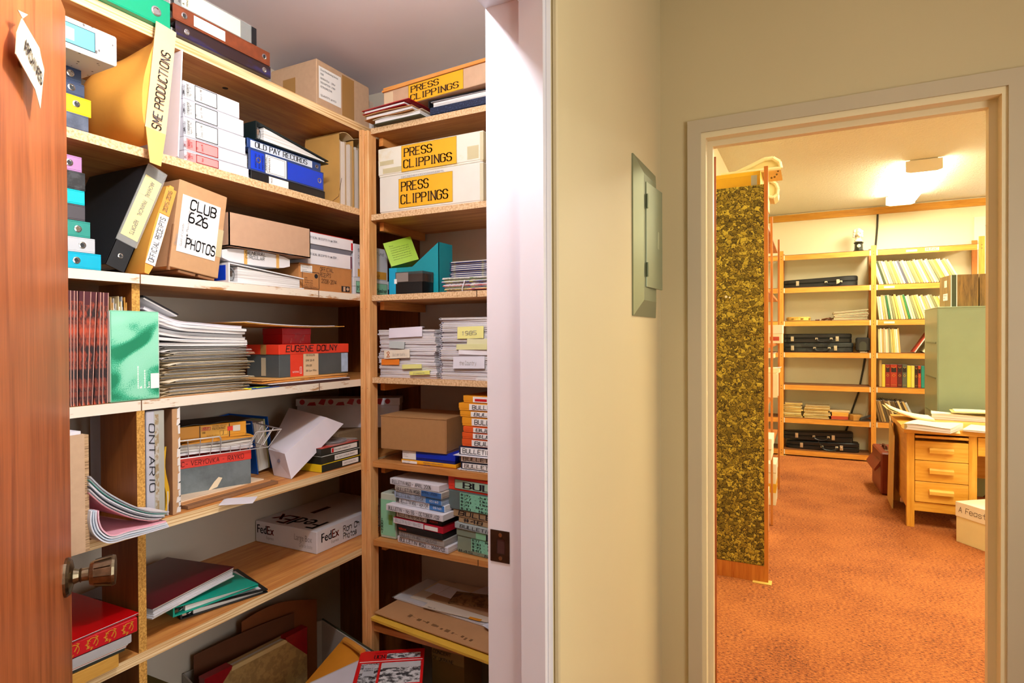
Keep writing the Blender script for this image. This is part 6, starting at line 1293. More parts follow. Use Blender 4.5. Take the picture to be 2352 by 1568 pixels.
t, w = bulletin('upper kraft box, lettered BULLETIN No 49, in the outer pile', xa-.012, x1, ye-.006, lv[3]+.0004, lv[4]-lv[3]-.001, plain('a08560', .7), D=.2, turn=tu_, tx='BULLETIN - No 49(', tw=.9, ts=.6, lid=False)
t, w = bulletin('dark framed box with two mint lists of issues in the outer pile', xa-.028, x1, ye-.010, lv[4]+.0004, lv[5]-lv[4]-.001, plain('5c6a68', .4, .1), D=.2, turn=tu_, lid=False); h = lv[5]-lv[4]; listing(t, w, h, -w/2+w*.10, -w/2+w*.48, ['#26 - June 81', '#27 - Oct 81', '#28 - Dec 81', '#29 - March 82', '#30 - Nov 82']); listing(t, w, h, -w/2+w*.53, w/2-.008, ['#31 - March 83', '#32 - Oct 83', '#33 - Oct 85', '#34 - Nov 86', '#35 - Nov 87'])
t, w = bulletin('bright red box with a mint BULLETIN label topmost of the outer pile', xa-.030, x1, ye-.010, lv[5]+.0004, lv[6]-lv[5]-.001, plain('e03820', .45, .04), D=.2, turn=tu_); h = lv[6]-lv[5]; plate('mint_label', plain('a8c8b0', .55), (.0008, -w/2+w*.06, h*.14), (0, 1, 0), (0, 0, 1), w*.82, h*.66, t); frame_lines(t, -w/2+w*.06, -w/2+w*.88, h*.14, h*.80, .0014, .001); text(t, 'BULLETIN', (.0018, -w/2+w*.14, h*.26), *XP, h*.40, 'serif', w=w*.62)
# ---- G': envelopes and loose papers
pL = at_y(850, 1427, 1.60)
def gsheet(name, label, cat, c4, z, th_, m, extra=None, grp=None, dz=0):
    """a flat sheet through three pixel corners (front left, front right, back left) lying at height z"""
    a, b, c_ = (at_z(*q, z) for q in c4); e = b-a; L = e.length; an_ = math.atan2(e.y, e.x); d = c_-a; D = abs(-d.x*math.sin(an_)+d.y*math.cos(an_))
    t = thing(name, label, cat, (a.x, a.y, z), an_, grp); slab('sheet', m, 0, L, 0, D, lambda a_, b_: 0, th_, 4, 4, t)
    return t, L, D
z0 = pL.z
t = thing('shelf_liner', 'black flat case on the lowest back shelf under the envelopes', 'case', (-.98, YB+.012, GG+.0004), 0); bx('body', plain('1c1c1e', .4, .15), -.30, .40, 0, .30, 0, z0-GG-.003, t, bev=.002); bx('lid_seam', plain('3a3a40', .3), -.301, .401, -.0006, .30, (z0-GG)*.6, (z0-GG)*.6+.0015, t)
a, b = at_z(852, 1424, z0), at_z(1133, 1530, z0); e = b-a; an_ = math.atan2(e.y, e.x); L = e.length+.05
t = thing('yellow_envelope', 'wide yellow padded envelope overhanging the lowest back shelf', 'envelope', (a.x, a.y, z0), an_); slab('envelope', plain('dcae3c', .55, .04), 0, L, 0, .26, lambda u_, v_: 0, lambda u_, v_: .008+.006*math.sin(PI*v_)**.5*math.sin(PI*u_)**.4, 8, 6, t); bx('corner_tab', plain('e8c468', .5), -.006, .012, .004, .05, .002, .0075, t)
a = at_z(858, 1408, z0+.018); t = thing('card_folder', 'big worn brown card folder on the yellow envelope', 'folder', (a.x, a.y+.004, z0+.0165), an_+.01); slab('board', plain('b98a5c', .75, .05, 20), 0, L-.01, 0, .31, lambda u_, v_: .002*v_, .0035, 4, 4, t)
q = MB(); random.seed(9)
for i in range(14): x_ = .12+.022*i+random.uniform(-.006, .006); q.box(x_, x_+random.uniform(.008, .02), .045-.0016*i+random.uniform(-.006, .006), .052-.0016*i+random.uniform(-.002, .006), .0036, .0042)
q.build('scuff_marks', plain('7a5430', .8), t)
zc = z0+.022
t, L2, D2 = gsheet('document_sleeve', 'clear sleeve of white documents on the brown card folder', 'papers', [(905, 1374), (1133, 1445), (965, 1327)], zc, .006, plain('d4d0d4', .5, .06)); slab('sleeve', clear('clear_sleeve', 'f2f4f0', .06, .3), -.004, L2+.004, -.006, D2, lambda u_, v_: .0061, .001, 2, 2, t)
zc += .008
t, L2, D2 = gsheet('certificate', 'cream booklet page with small print left of the white slip', 'paper', [(942, 1372), (1015, 1394), (990, 1325)], zc, .0016, plain('dccdb8', .6, .03)); lines(t, ['Sales Guild & Lotto', 'and Guide'], (.02, D2*.55, .0016), (1, .2, 0), (-.2, 1, 0), .006, .012, 'serif', INK, [.05, .03])
t, L2, D2 = gsheet('printed_paper', 'cream printed strip under the plain kraft card', 'paper', [(970, 1394), (1120, 1430), (1010, 1330)], zc+.0022, .0012, plain('d8c8b4', .6, .03)); text(t, 'Rev. G', (.02, .004, .0014), (1, 0, 0), (0, 1, 0), .006, 'serif', w=.03); bx('orange_tab', plain('e0901c', .5), L2*.72, L2*.9, -.004, .010, .0012, .0018, t)
t, L2, D2 = gsheet('kraft_card', 'plain kraft card under the white envelope near the jamb', 'card', [(978, 1374), (1133, 1420), (1005, 1352)], zc+.0040, .0016, plain('a9805a', .75, .05)); bx('dark_mark', plain('5a3a20', .8), L2*.1, L2*.3, D2*.6, D2*.8, .0016, .0019, t)
t, L2, D2 = gsheet('white_envelope', 'blank white envelope lying on the kraft card', 'envelope', [(1050, 1379), (1080, 1361), (988, 1349)], zc+.0062, .0012, plain('e2e4f2', .5, .02)); bx('seal_line', FADED, .0, L2, D2*.6, D2*.606, .0012, .0014, t)
t, L2, D2 = gsheet('club_paper', 'white sheet with 1000 CLUB printed in heavy italics, at the jamb', 'paper', [(1079, 1363), (1133, 1386), (1084, 1318)], zc+.0082, .0014, plain('dcd8e0', .5, .02)); text(t, '1000', (L2*.62, D2*.18, .0016), (-.25, 1, 0), (-1, -.25, 0), .016, 'serif', w=.055, slant=.2); text(t, 'CLUB', (L2*.86, D2*.06, .0016), (-.25, 1, 0), (-1, -.25, 0), .016, 'serif', w=.065, slant=.2)
t, L2, D2 = gsheet('white_paper', 'white paper corner at the right front of the lowest back shelf', 'paper', [(1108, 1436), (1133, 1452), (1128, 1424)], zc+.0055, .001, WHITE); bx('fold', FADED, 0, L2, D2*.5, D2*.51, .001, .0013, t)
t = thing('kraft_bag', 'dark printed kraft bag at the back of the lowest back shelf', 'bag', (-1.02, 1.80, zc), .2); slab('bag', blotch('5a3c1c', '8c6a40', 40, .42, .56), -.14, .12, 0, .09, lambda a_, b_: 0, lambda a_, b_: .012+.012*math.sin(PI*a_)*math.sin(PI*b_), 6, 4, t); bx('fold', KRAFTD, .12, .125, .01, .11, .002, .010, t)
# under the lowest shelf
yq = 1.700; a, b = at_y(992, 1470, yq), at_y(1066, 1536, yq)
t = thing('concert_paper', 'brown paper hand-lettered 1989 CONCERT OF UKRAINE under the lowest back shelf', 'paper', ((a.x+b.x)/2, yq, .001), -PI/2); w = b.x-a.x; bx('carton_face', plain('8a6a34', .75, .06), -.12, 0, -w/2, w/2, 0, a.z+.01, t, bev=.001); bx('paper', plain('a88a4c', .7, .04), 0, .001, -w/2, w/2, b.z+.004, a.z+.01, t)
lines(t, ['1989', 'CONCERT', 'OF UKRAINE'], (.002, -w/2+.006, a.z-.018), *XP, .011, .022, 'hand', INK, [.03, .075, .085], .13)
a, b = at_z(1012, 1534, .27), at_z(1078, 1560, .27)
t = thing('form_box', 'pale box holding blue ruled forms on the closet floor by the jamb', 'box', ((a.x+b.x)/2+.042, 1.62, .001), .0); q = MB(); hh = .265; q.box(-.06, .06, 0, .003, 0, hh); q.box(-.06, .06, -.15, -.147, 0, hh); q.box(-.06, -.057, -.15, 0, 0, hh); q.box(.057, .06, -.15, 0, 0, hh); q.box(-.06, .06, -.15, 0, 0, .003); q.build('walls', plain('c4cad4', .6, .05), t); bx('forms', plain('c4d2ea', .55), -.055, .05, -.145, -.004, .004, hh-.006, t)
for i in range(5): bx('blue_rule', plain('2a5cb8', .5), -.053, .048, -.022-.022*i, -.020-.022*i, hh-.006, hh-.0054, t)
text(t, 'ENTRE', (-.05, -.09, hh-.006), (1, 0, 0), (0, 1, 0), .008, 'sans', plain('2a5cb8', .5), w=.03)
# ================================================================= music room
random.seed(77)
GOLDW = wood('c27c26', 'e6a648', 'x', .8, .4); GOLDZ = wood('c27c26', 'e6a648', 'z', .8, .4); RACKIN = plain('7a4a24', .6, .1)
REDW = wood('a8561c', 'd08638', 'z', .8, .45)
# ---- shelving by the left wall, its end clad in cork
CORK, nt, b_ = _new('cork'); b_.inputs['Roughness'].default_value = .9
vo = N(nt, 'ShaderNodeTexVoronoi', Scale=46.0, feature='DISTANCE_TO_EDGE'); vc = N(nt, 'ShaderNodeTexVoronoi', Scale=46.0); cv = coords(nt, (1, 1, 1.1))
nz = N(nt, 'ShaderNodeTexNoise', Scale=30.0, Detail=3.0); nt.links.new(cv, nz.inputs['Vector'])
mxv = N(nt, 'ShaderNodeMix', data_type='VECTOR'); mxv.inputs[0].default_value = .06; nt.links.new(cv, mxv.inputs[4]); nt.links.new(nz.outputs['Color'], mxv.inputs[5])
nt.links.new(mxv.outputs[1], vo.inputs['Vector']); nt.links.new(mxv.outputs[1], vc.inputs['Vector'])
c1 = ramp(nt, vc.outputs['Color'], [(.2, lin('6a5a12')), (.55, lin('a18a28')), (.85, lin('c8b23e'))]); e1 = ramp(nt, vo.outputs['Distance'], [(.02, (0, 0, 0, 1)), (.10, (1, 1, 1, 1))])
mm = N(nt, 'ShaderNodeMix', data_type='RGBA', blend_type='MIX'); nt.links.new(e1, mm.inputs[0]); mm.inputs[6].default_value = lin('2a1c06'); nt.links.new(c1, mm.inputs[7]); nt.links.new(mm.outputs[2], b_.inputs['Base Color']); bump(nt, b_, vo.outputs['Distance'], .7, .01)
YC = 3.661
cu = thing('storage_rack', 'tall storage rack clad on its near end with brown cork tiles', 'rack', (-.34, YC, 0))
zt = [.095, .44, .765, 1.09, 1.42, 1.75, 2.08, 2.285]
for k in range(7): bx('cork_tile', CORK, -.16, .111, -.006-.0012*(k % 2), .006, zt[k]+.0008, zt[k+1]-.0008, cu)
bx('base_board', REDW, -.16, .111, -.006, .006, 0, .094, cu); bx('end_board', REDW, -.16, .111, .006, .022, 0, 2.28, cu)
bx('upright', REDW, .111, .132, -.008, .022, .004, 2.385, cu)
for y0 in (1.12, 2.28): bx('upright', REDW, .085, .100, y0-.008, y0+.022, .004, 2.3, cu)
bx('foot_plate', plain('d8b85a', .5), .05, .15, -.035, .03, 0, .004, cu)
for z in (.55, .95, 1.35, 1.75, 2.2): bx('shelf', REDW, -.16, .083, .03, 2.3, z-.02, z, cu)
for zz, rr in ((1.648, .007), (1.643, .005)): MB().cyl((-.094 if rr > .006 else -.074, -.0075, zz), (-.094 if rr > .006 else -.074, -.013, zz), rr, 10).build('push_pin', plain('efe8d8', .4), cu)
ST = [('white file box with a tucked lid poking out of the cork clad rack, highest', 5.60, 1.351, 746, 840, 1797, True), ('cream bundle of hanging files in the cork clad rack', 4.85, .951, 856, 968, 1786, False), ('white storage carton with a red mark low in the cork clad rack', 4.45, .551, 1008, 1138, 1773, True),
      ('white carton with amber band on the floor behind the lower cartons', 5.35, .001, 1066, 1168, 1783, True), ('white carton on the floor nearest the cork clad end', 4.35, .001, 1140, 1222, 1761, True)]
for k, (lb, y, zb_, v0, v1, ue, lidq) in enumerate(ST):
    xr = xy(ue, y, (v0+v1)/2); z1 = zy(ue, v0, y); z0 = zb_ if k != 3 else .001
    z0 = max(z0, .0)
    t = thing('storage_box' if lidq else 'file_bundle', lb, 'box' if lidq else 'files', (xr, y, z0), 0); h = z1-z0; wx = xr+.46
    if lidq:
        bx('body', plain('e6dcb8', .6, .03), -wx, -.004, .004, .30, 0, h-.05, t, bev=.001); bx('lid', plain('ece4c8', .6, .03), -wx, 0, 0, .304, h-.075, h, t, bev=.002)
        if k in (0, 2): plate('red_label', plain('c04a30', .5), (-.10, .0038, h*.14), (1, 0, 0), (0, 0, 1), .075, .035, t)
        if k == 3: bx('amber_band', plain('e0a828', .5), -wx, -.003, .0032, .301, h*.30, h*.52, t)
    else:
        for j in range(6): slab('file_card', plain(('e8dcb0', 'd8cc9c', 'efe6c8')[j % 3], .6, .04), -wx, -.004*((j*3) % 5), .03*j, .03*j+.012, lambda a, b: 0, lambda a, b: h*(.94+.05*((j*2) % 3)/2), 1, 1, t)
for k, (lb, y, v, ue, z) in enumerate((('cream papers poking out of the cork clad rack below the highest file box', 5.1, 846, 1790, .951), ('white leaflet sticking out of the rack beside the file box', 5.0, 806, 1778, .951))):
    xr = xy(ue, y, v); z1 = zy(ue, v, y)
    t = thing('paper_stack', lb, 'papers', (xr, y, z+.0005 if False else z1-.03)); t.location.z = max(z+.0005, z1-.035-.02*k)
    slab('sheets', plain('eee2b4', .6, .03), -.3, 0, 0, .2, lambda a, b: .0 , lambda a, b: .03+.006*a, 2, 2, t); slab('loose_corner', WHITE, -.05, .012, .02, .15, lambda a, b: .032+.010*a, .001, 3, 2, t)
t = thing('rack_box', 'long golden yellow box on top of the cork clad rack', 'box', (-.37, YC+.03, 2.2865)); bx('body', plain('e0ac20', .5, .04), -.13, .12, 0, .9, 0, .085, t, bev=.002); bx('end_label', plain('b8b8b0', .5), .07, .102, -.0008, 0, .002, .083, t); bx('lid', plain('e8b828', .5), -.131, .121, -.001, .901, .062, .087, t, bev=.002)
CRM = plain('f4eabc', .5, .03)
def tearcase(lb, pxs, y, dep, dots):
    P_ = [at_y(u, v, y) for u, v in pxs]
    if dots: P_ = [Vector((p.x, p.y, max(p.z, 2.3905))) for p in P_]
    cx_ = sum(p.x for p in P_)/len(P_); cz_ = min(p.z for p in P_)
    t = thing('instrument_case', lb, 'instrument case', (cx_, y, cz_)); L_ = [(p.x-cx_, p.z-cz_) for p in P_]
    MB().prism(L_, 'y', .006, dep).build('shell', plain('efe0a0', .5, .04), t, smooth=True)
    q = MB(); q.tube([(a, 0, b) for a, b in L_+L_[:1]], .012, 8); q.build('rim', CRM, t)
    for i, (a, b) in enumerate(dots):
        p = at_y(a, b, y); MB().cyl((p.x-cx_, .0055, p.z-cz_), (p.x-cx_, .003, p.z-cz_), .006, 8).build('dark_stud', plain('6a5210', .5), t)
    return t
tearcase('cream teardrop instrument case with dark studs on top of the cork clad rack', [(1656, 409), (1690, 398), (1725, 381), (1755, 366), (1775, 363), (1790, 372), (1793, 388), (1788, 405), (1775, 411), (1740, 410), (1700, 411)], YC+.10, .30, [(1786, 384), (1787, 392), (1784, 400), (1779, 406), (1772, 408)])
tearcase('smaller cream round ended instrument case hanging just beyond the rack upright', [(1762, 416), (1772, 416), (1782, 422), (1787, 434), (1785, 446), (1776, 453), (1764, 452)], YC+.96, .25, [])
# ---- rear rack
YR = 7.65; PX = [-.292, .643, 1.603]; ZS = [.078, .452, .842, 1.222, 1.590, 1.980, 2.365]
rr = thing('storage_rack', 'orange brown two-bay rack along the far wall holding instrument cases and music', 'rack', (.66, YR, 0)); ox = -.66
for i, px in enumerate(PX):
    for yy in (0, .303):
        ps = bx('post', GOLDZ if yy == 0 else REDW, px+ox-.024, px+ox+.024, yy, yy+.02, .003, 2.415 if i < 2 else 2.44, rr)
        if yy == 0:
            hl_ = MB()
            for z in ZS:
                for d in (.01, .045): hl_.cyl((px+ox, -.0006, z-.06+d), (px+ox, .002, z-.06+d), .005, 6)
            hl_.build('bolt_holes', plain('5a3410', .6), ps)
    bx('foot_plate', plain('c8a45a', .5), px+ox-.05, px+ox+.05, -.02, .06, 0, .003, rr)
for z in ZS:
    for a, b in ((-.64, -.318), (-.266, .617), (.669, 1.577)):
        q = MB(); q.box(a+ox, b+ox, .004, .322, z-.006, z); q.box(a+ox, b+ox, .004, .02, z-.062, z-.006, 1); o = q.build('shelf', [RACKIN, GOLDW], rr)
        for e in (a, b-.012): bx('bracket', plain('e8e0c8', .4, metal=.3), e+ox, e+ox+.012, .0015, .004, z-.062, z-.004, o)
lp = plate('shelf_label', plain('f0e4b8', .6), (1.115+ox, .0036, 2.365-.046), (1, 0, 0), (0, 0, 1), .125, .036, rr); text(lp, 'MUSIC', (1.125+ox, .003, 2.365-.039), (1, 0, 0), (0, 0, 1), .024, 'serif', plain('a8905a', .6), w=.105)
for z, x in ((2.365, .945), (1.98, .74), (1.59, .74)): plate('shelf_label', plain('f4ecd0', .6), (x+ox, .0036, z-.044), (1, 0, 0), (0, 0, 1), .10, .022, rr)
# ---- instrument cases
CASE = plain('15181a', .38, .25, 30); LATCH = plain('d8d0b8', .3, .1, metal=.7)
def fiddle_case(lb, x0, x1, z, h, y, form, m, hand, latches, strap=False, lab_on=True):
    t = thing('violin_case', lb, 'instrument case', ((x0+x1)/2, y, z)); w = x1-x0; n = 26; out = []
    for i in range(n):          # outline, waisted or plain
        a = 2*PI*i/n; cx_ = math.cos(a); sy = math.sin(a)
        u_ = cx_; e = abs(cx_)**(.55)*(1 if cx_ > 0 else -1); wd = .125 if form else .12
        if form: prof = .062+.050*max(0, (u_+1)/2)**.8-.012*math.exp(-((u_-.0)/.25)**2)
        else: prof = .112
        out.append((e*w/2, .125+prof*(abs(sy)**.5)*(1 if sy > 0 else -1)))
    s = h*.46
    MB().prism(out, 'z', 0, s).build('lower_shell', m, t, bev=.006, smooth=True); MB().prism([(a*1.004, .125+(b-.125)*1.006) for a, b in out], 'z', s+.002, h).build('lid', m, t, bev=.010, smooth=True)
    q = MB(); q.tube([(a*1.006, .125+(b-.125)*1.01, s+.001) for a, b in out+out[:1]], .0022, 4); q.build('seam_welt', plain('2c3030', .3, .1), t)
    if form:
        for ch in t.children:
            for v in ch.data.vertices: v.co.z *= .80+.22*min(1, max(0, v.co.x/w+.62))**1.5
    def fy(x): return min(b for a, b in out if abs(a-x) < w*.12)
    for lx in latches:
        q = MB(); yy = fy(lx*w)-.004; q.box(lx*w-.016, lx*w+.016, yy-.004, yy+.004, s-.030, s+.026); q.box(lx*w-.009, lx*w+.009, yy-.009, yy-.004, s-.02, s+.006); q.build('latch', LATCH, t, bev=.002)
    yy = fy(hand*w)-.006; q = MB(); q.tube([(hand*w+.075*c, yy-.012-.018*abs(math.sin(d)), s-.004-.036*math.sin(d)) for c, d in [(math.cos(PI*i/8), PI*i/8) for i in range(9)]], .0075, 6); hd = q.build('handle', plain('101214', .35), t)
    for c in (-.075, .075): MB().box(hand*w+c-.014, hand*w+c+.014, yy-.012, yy+.006, s-.012, s+.010).build('handle_mount', LATCH, t, bev=.002)
    if strap: q = MB(); q.tube([(-.05*w, yy-.005, h), (.0, yy-.022, s), (.05*w, yy-.026, .012), (.18*w, yy-.026, .010), (.24*w, yy-.02, s+.01)], .006, 5); q.build('strap', plain('1a1c1e', .5), t)
    return t
fiddle_case('black pear shaped violin case alone on its shelf below the white bust', -.275, .50, ZS[5]+.0005, .115, YR+.035, True, CASE, .18, (-.30, .24))
fiddle_case('scuffed black oblong violin case, lower of the pair beside the small black speaker', -.275, .455, ZS[3]+.0005, .108, YR+.035, False, blotch('15181a', '2c302e', 14), .06, (-.36, .25))
fiddle_case('black oblong violin case lying on the scuffed one', -.275, .44, ZS[3]+.1095, .105, YR+.035, False, CASE, .10, (-.36, .29))
fiddle_case('black violin case with a strap on the bottom shelf of the far rack', -.245, .515, ZS[0]+.0005, .105, YR+.030, True, CASE, .10, (-.28, .26), True)
fiddle_case('black violin case topmost of the two on the bottom shelf', -.275, .455, ZS[0]+.1065, .115, YR+.040, True, CASE, .05, (-.30, .22))
t = thing('desk_speaker', 'small black speaker with an arched front beside the two oblong cases', 'speaker', (.545, YR+.06, ZS[3]+.0005)); bx('body', plain('1a1a1a', .4, .1), -.068, .068, 0, .12, .012, .168, t, bev=.014)
MB().prism([(-.036, .02), (.036, .02), (.036, .085)]+[(.036*math.cos(a), .085+.040*math.sin(a)) for a in [PI*i/8 for i in range(1, 8)]]+[(-.036, .085)], 'y', -.004, .0).build('arched_opening', plain('3c3c2e', .6), t); bx('base_bar', LATCH, -.03, .04, -.02, .01, 0, .008, t)
for s in (-1, 1): bx('side_rib', plain('0c0c0c', .4), s*.062-.003, s*.062+.003, -.002, .0, .03, .12, t)
t = thing('tambourine', 'gold rimmed tambourine lying on the shelf under the single violin case', 'tambourine', (-.11, YR+.14, ZS[4]+.0005)); q = MB(); q.lathe([(.125, 0), (.130, .002), (.130, .043), (.125, .045), (.118, .043), (.118, .002), (.125, 0)], 28); q.build('frame', wood('d09a34', 'ecc468', 'x'), t)
for i in range(8):
    a = 2*PI*i/8+.3; q = MB(); q.cyl((.127*math.cos(a), .127*math.sin(a), .018), (.127*math.cos(a), .127*math.sin(a), .020), .016, 12); q.cyl((.127*math.cos(a), .127*math.sin(a), .024), (.127*math.cos(a), .127*math.sin(a), .026), .016, 12); q.build('jingle', plain('8a6a20', .3, .1, metal=.9), t)
t = thing('leather_strap', 'coiled brown leather strap between the tambourine and the tilted papers', 'strap', (.17, YR+.10, ZS[4]+.0005)); q = MB(); q.tube([(-.10, 0, .006), (-.04, .02, .010), (.02, -.01, .022), (.06, .01, .012), (.10, .03, .03)], .009, 5); q.tube([(-.02, .04, .008), (.05, .05, .03), (.09, .04, .01)], .008, 5); q.build('strap', plain('6a3a16', .6, .1), t); MB().box(-.06, -.04, -.012, .016, 0, .018).build('buckle', LATCH, t)
def stack(lb0, x0, x1, z, n, th_, cols, y, grp, cat='papers', nm='paper_stack', jit=.01, slope=0):
    for k in range(n):
        w = (x1-x0)*random.uniform(.9, 1.0); t = thing(nm, lb0.replace(' in the', ', '+nth(k)+' from the bottom in the', 1) if ' in the' in lb0 else nth(k)+' from the bottom, '+lb0, cat, ((x0+x1)/2+random.uniform(-jit, jit), y+random.uniform(-.005, .008), z+.0004+th_*k), random.uniform(-.05, .05), grp)
        c = cols[k % len(cols)]; slab('sheets', plain(c, .65, .05), -w/2, w/2, 0, .2, lambda a, b, k=k: slope*k*a*w, lambda a, b: th_*(.70+.10*math.sin(5*a+k)), 6, 2, t); slab('cover', CREAM, -w/2-.003, w/2, -.003, .2, lambda a, b, k=k: slope*k*a*w+th_*.82, .0006, 6, 1, t)
stack('cream paper sheaf in the fanned pile right of the tambourine', .24, .605, ZS[4], 8, .012, ['c8b89a', 'e0d2b0', 'b8a888', 'd8c8a8'], YR+.06, 'papers on the tambourine shelf', slope=.012)
stack('yellowed paper bundle in the left hand stack above the bottom cases', -.27, -.07, ZS[1], 9, .019, ['e8cc78', 'd8b860', 'f0dc9c', 'c8a858'], YR+.05, 'yellowed papers in the left stack')
stack('yellowed paper bundle in the second stack above the bottom cases', -.06, .22, ZS[1], 8, .0185, ['e8d08c', 'd4b868', 'ecd89c', 'c4a460'], YR+.05, 'yellowed papers in the second stack', slope=.0)
for k, (x, y, z, w, d, h, c, lb, rz) in enumerate(((.315, .06, 0, .17, .16, .035, 'c8502c', 'flat red box under a yellow one on the papers shelf', .05), (.320, .06, .036, .165, .15, .045, 'e8b048', 'yellow box on the flat red one', .03), (.315, .06, .082, .20, .15, .018, 'e6cc98', 'pale flat box topping the yellow box', -.04), (.485, .03, 0, .08, .10, .06, 'b8863c', 'small tan box tipped beside the yellow boxes', .5), (.50, .19, 0, .11, .10, .05, 'd8b878', 'pale small box at the back of the papers shelf', .2))):
    t = thing('small_box', lb, 'box', (x, YR+y, ZS[1]+.0005+z), rz); bx('body', plain(c, .6, .06), -w/2, w/2, 0, d, 0, h*.65, t, bev=.001); bx('lid', plain(c, .6, .06), -w/2-.0015, w/2+.0015, -.0015, d+.0015, h*.55, h, t, bev=.001)
t = thing('stapler', 'dark stapler lying open by the rack post on the papers shelf', 'stapler', (.575, YR+.06, ZS[1]+.0005), .5); MB().prism([(-.07, 0), (.07, 0), (.07, .014), (-.07, .010)], 'y', -.014, .014).build('base', plain('2a2c2c', .4), t); MB().prism([(-.07, .012), (.06, .05), (.055, .066), (-.06, .034)], 'y', -.012, .012).build('arm', plain('3a3c3c', .35), t); q = MB(); q.tube([(.01, 0, .05), (.015, 0, .10), (.03, 0, .115)], .0025, 4); q.build('spring_wire', LATCH, t)
# ---- music folders: leaning rows
FCOL = ['f0dfa8', 'e6c878', 'd8c29a', 'ecd89c', 'c9b08a', 'f4ecd0', 'e0b858', 'd2b48c', '8a8c60', 'f0e4bc', 'cfa860', 'b8a888']
FM = []
def folder_mesh(c, t_, h, d):
    q = MB(); q.prism([(0, 0), (t_, 0), (t_, .0012), (.0012, .0012), (.0012, h), (0, h)], 'y', 0, d); q.box(t_-.0012, t_, 0, d, 0, h*.985); q.box(.0016, t_-.0016, .004, d-.003, .0016, h*.97, 1); q.box(0, t_, -.001, .001, 0, h*.96, 0)
    o = q.build('music_folder', [plain(c, .6, .06), PAGESX]); return o
def row(lb, grp, x0, x1, z, hs, lean0, lean1, n, y, cols, d=.24, nm='music_folder', cat='folder', special={}):
    """a row of thin books, each leaning on the one before it; a negative lean leans to the right"""
    sg = 1 if lean0 >= 0 else -1; H = [hs*random.uniform(.93, 1.0) for _ in range(n)]; LE = [abs(lean0+(lean1-lean0)*k/max(1, n-1)) for k in range(n)]
    def pack(t_):
        X = [0.0]
        for k in range(n-1):
            l, l2, h = LE[k], LE[k+1], H[k]; px_, pz_ = X[k]+t_*math.cos(l)-h*math.sin(l), t_*math.sin(l)+h*math.cos(l)
            X.append(max(px_+pz_*math.tan(l2), X[k]+t_*math.cos(l)+t_*math.sin(l)*math.tan(l2))+.0012)
        return X
    t_ = (x1-x0)/n*.9
    for _ in range(12): t_ *= 1-.5*((pack(t_)[-1]+t_)-(x1-x0))/(x1-x0)
    t_ = max(t_, .006); X = pack(t_)
    for k in range(n):
        c = special.get(k, cols[(k*5+k//3) % len(cols)]); o = folder_mesh(c, t_, H[k], d); o.name = nm
        if sg < 0:
            for v in o.data.vertices: v.co.x = -v.co.x
            o.data.flip_normals()
        o.location = (x0+X[k] if sg > 0 else x1-X[k], y+random.uniform(0, .015), z+.0006); o.rotation_euler = (0, -sg*LE[k], 0)
        tag(o, lb.replace(' music folder', ' music folder, '+nth(k if sg > 0 else n-1-k)+' from the left,', 1) if ' music folder' in lb else nth(k if sg > 0 else n-1-k)+' from the left: '+lb, cat, grp)
        if k in special: o['label'] = special[k, 'l']
row('cream music folder leaning in the row under the MUSIC label', 'music folders under the shelf label', .70, 1.44, ZS[5], .285, .28, .46, 32, YR+.03, FCOL, special={2: '3c4a2c', (2, 'l'): 'dark green music folder near the left of the row under the MUSIC label', 11: '5a5a6a', (11, 'l'): 'dark spined music folder part way along the row under the MUSIC label'})
row('cream music folder leaning in the second row of music', 'music folders on the second music shelf', .70, 1.40, ZS[4], .285, .10, .42, 30, YR+.03, FCOL, special={4: '2c6a3c', (4, 'l'): 'deep green music folder fourth along the second row of music', 12: '3a8a4c', (12, 'l'): 'bright green music folder midway along the second row of music'})
row('cream upright music folder at the left of the third music shelf', 'upright folders on the third music shelf', .695, .90, ZS[3], .285, .02, .07, 12, YR+.03, FCOL)
t = thing('red_folder', 'big red folder leaning in the gap of the third music shelf', 'folder', (1.02, YR+.05, ZS[3]+.0006), 0, rot=(0, .55, 0)); t.location.z += .0088; slab('cover', plain('d04a34', .5, .05), 0, .004, 0, .24, lambda a, b: 0, .29, 1, 1, t); bx('papers', PAGESX, .005, .016, .004, .23, .004, .275, t)
row('cream folder leaning right by the cabinet, third music shelf', 'right leaning folders on the third music shelf', 1.10, 1.52, ZS[3], .27, -.50, -.62, 14, YR+.05, FCOL, special={8: '9ab04c', (8, 'l'): 'lime spined folder among those leaning right on the third music shelf'})
BKS = [('b89a5c', .026, .30, 'tall tan book at the left end of the bound volumes'), ('e8c040', .032, .25, 'yellow book beside the tall tan one'), ('8c2414', .045, .25, 'red brown bound volume with gold title, first of three'), ('a83418', .066, .25, 'thick red bound volume with gold title, second of three'), ('5c1c16', .044, .25, 'dark maroon bound volume with gold title, third of three'), ('5a5c48', .044, .25, 'grey green bound volume'), ('d8cc30', .036, .24, 'lemon yellow book'), ('e6d060', .032, .24, 'pale yellow book'), ('48281c', .028, .24, 'dark brown book with gold ornaments'), ('b84428', .028, .24, 'rust red book with cream spots'), ('2c8a78', .032, .24, 'teal book'), ('c8302c', .036, .24, 'scarlet book at the cabinet edge'), ('d8c48c', .04, .24, 'cream book mostly hidden by the cabinet')]
x = .698
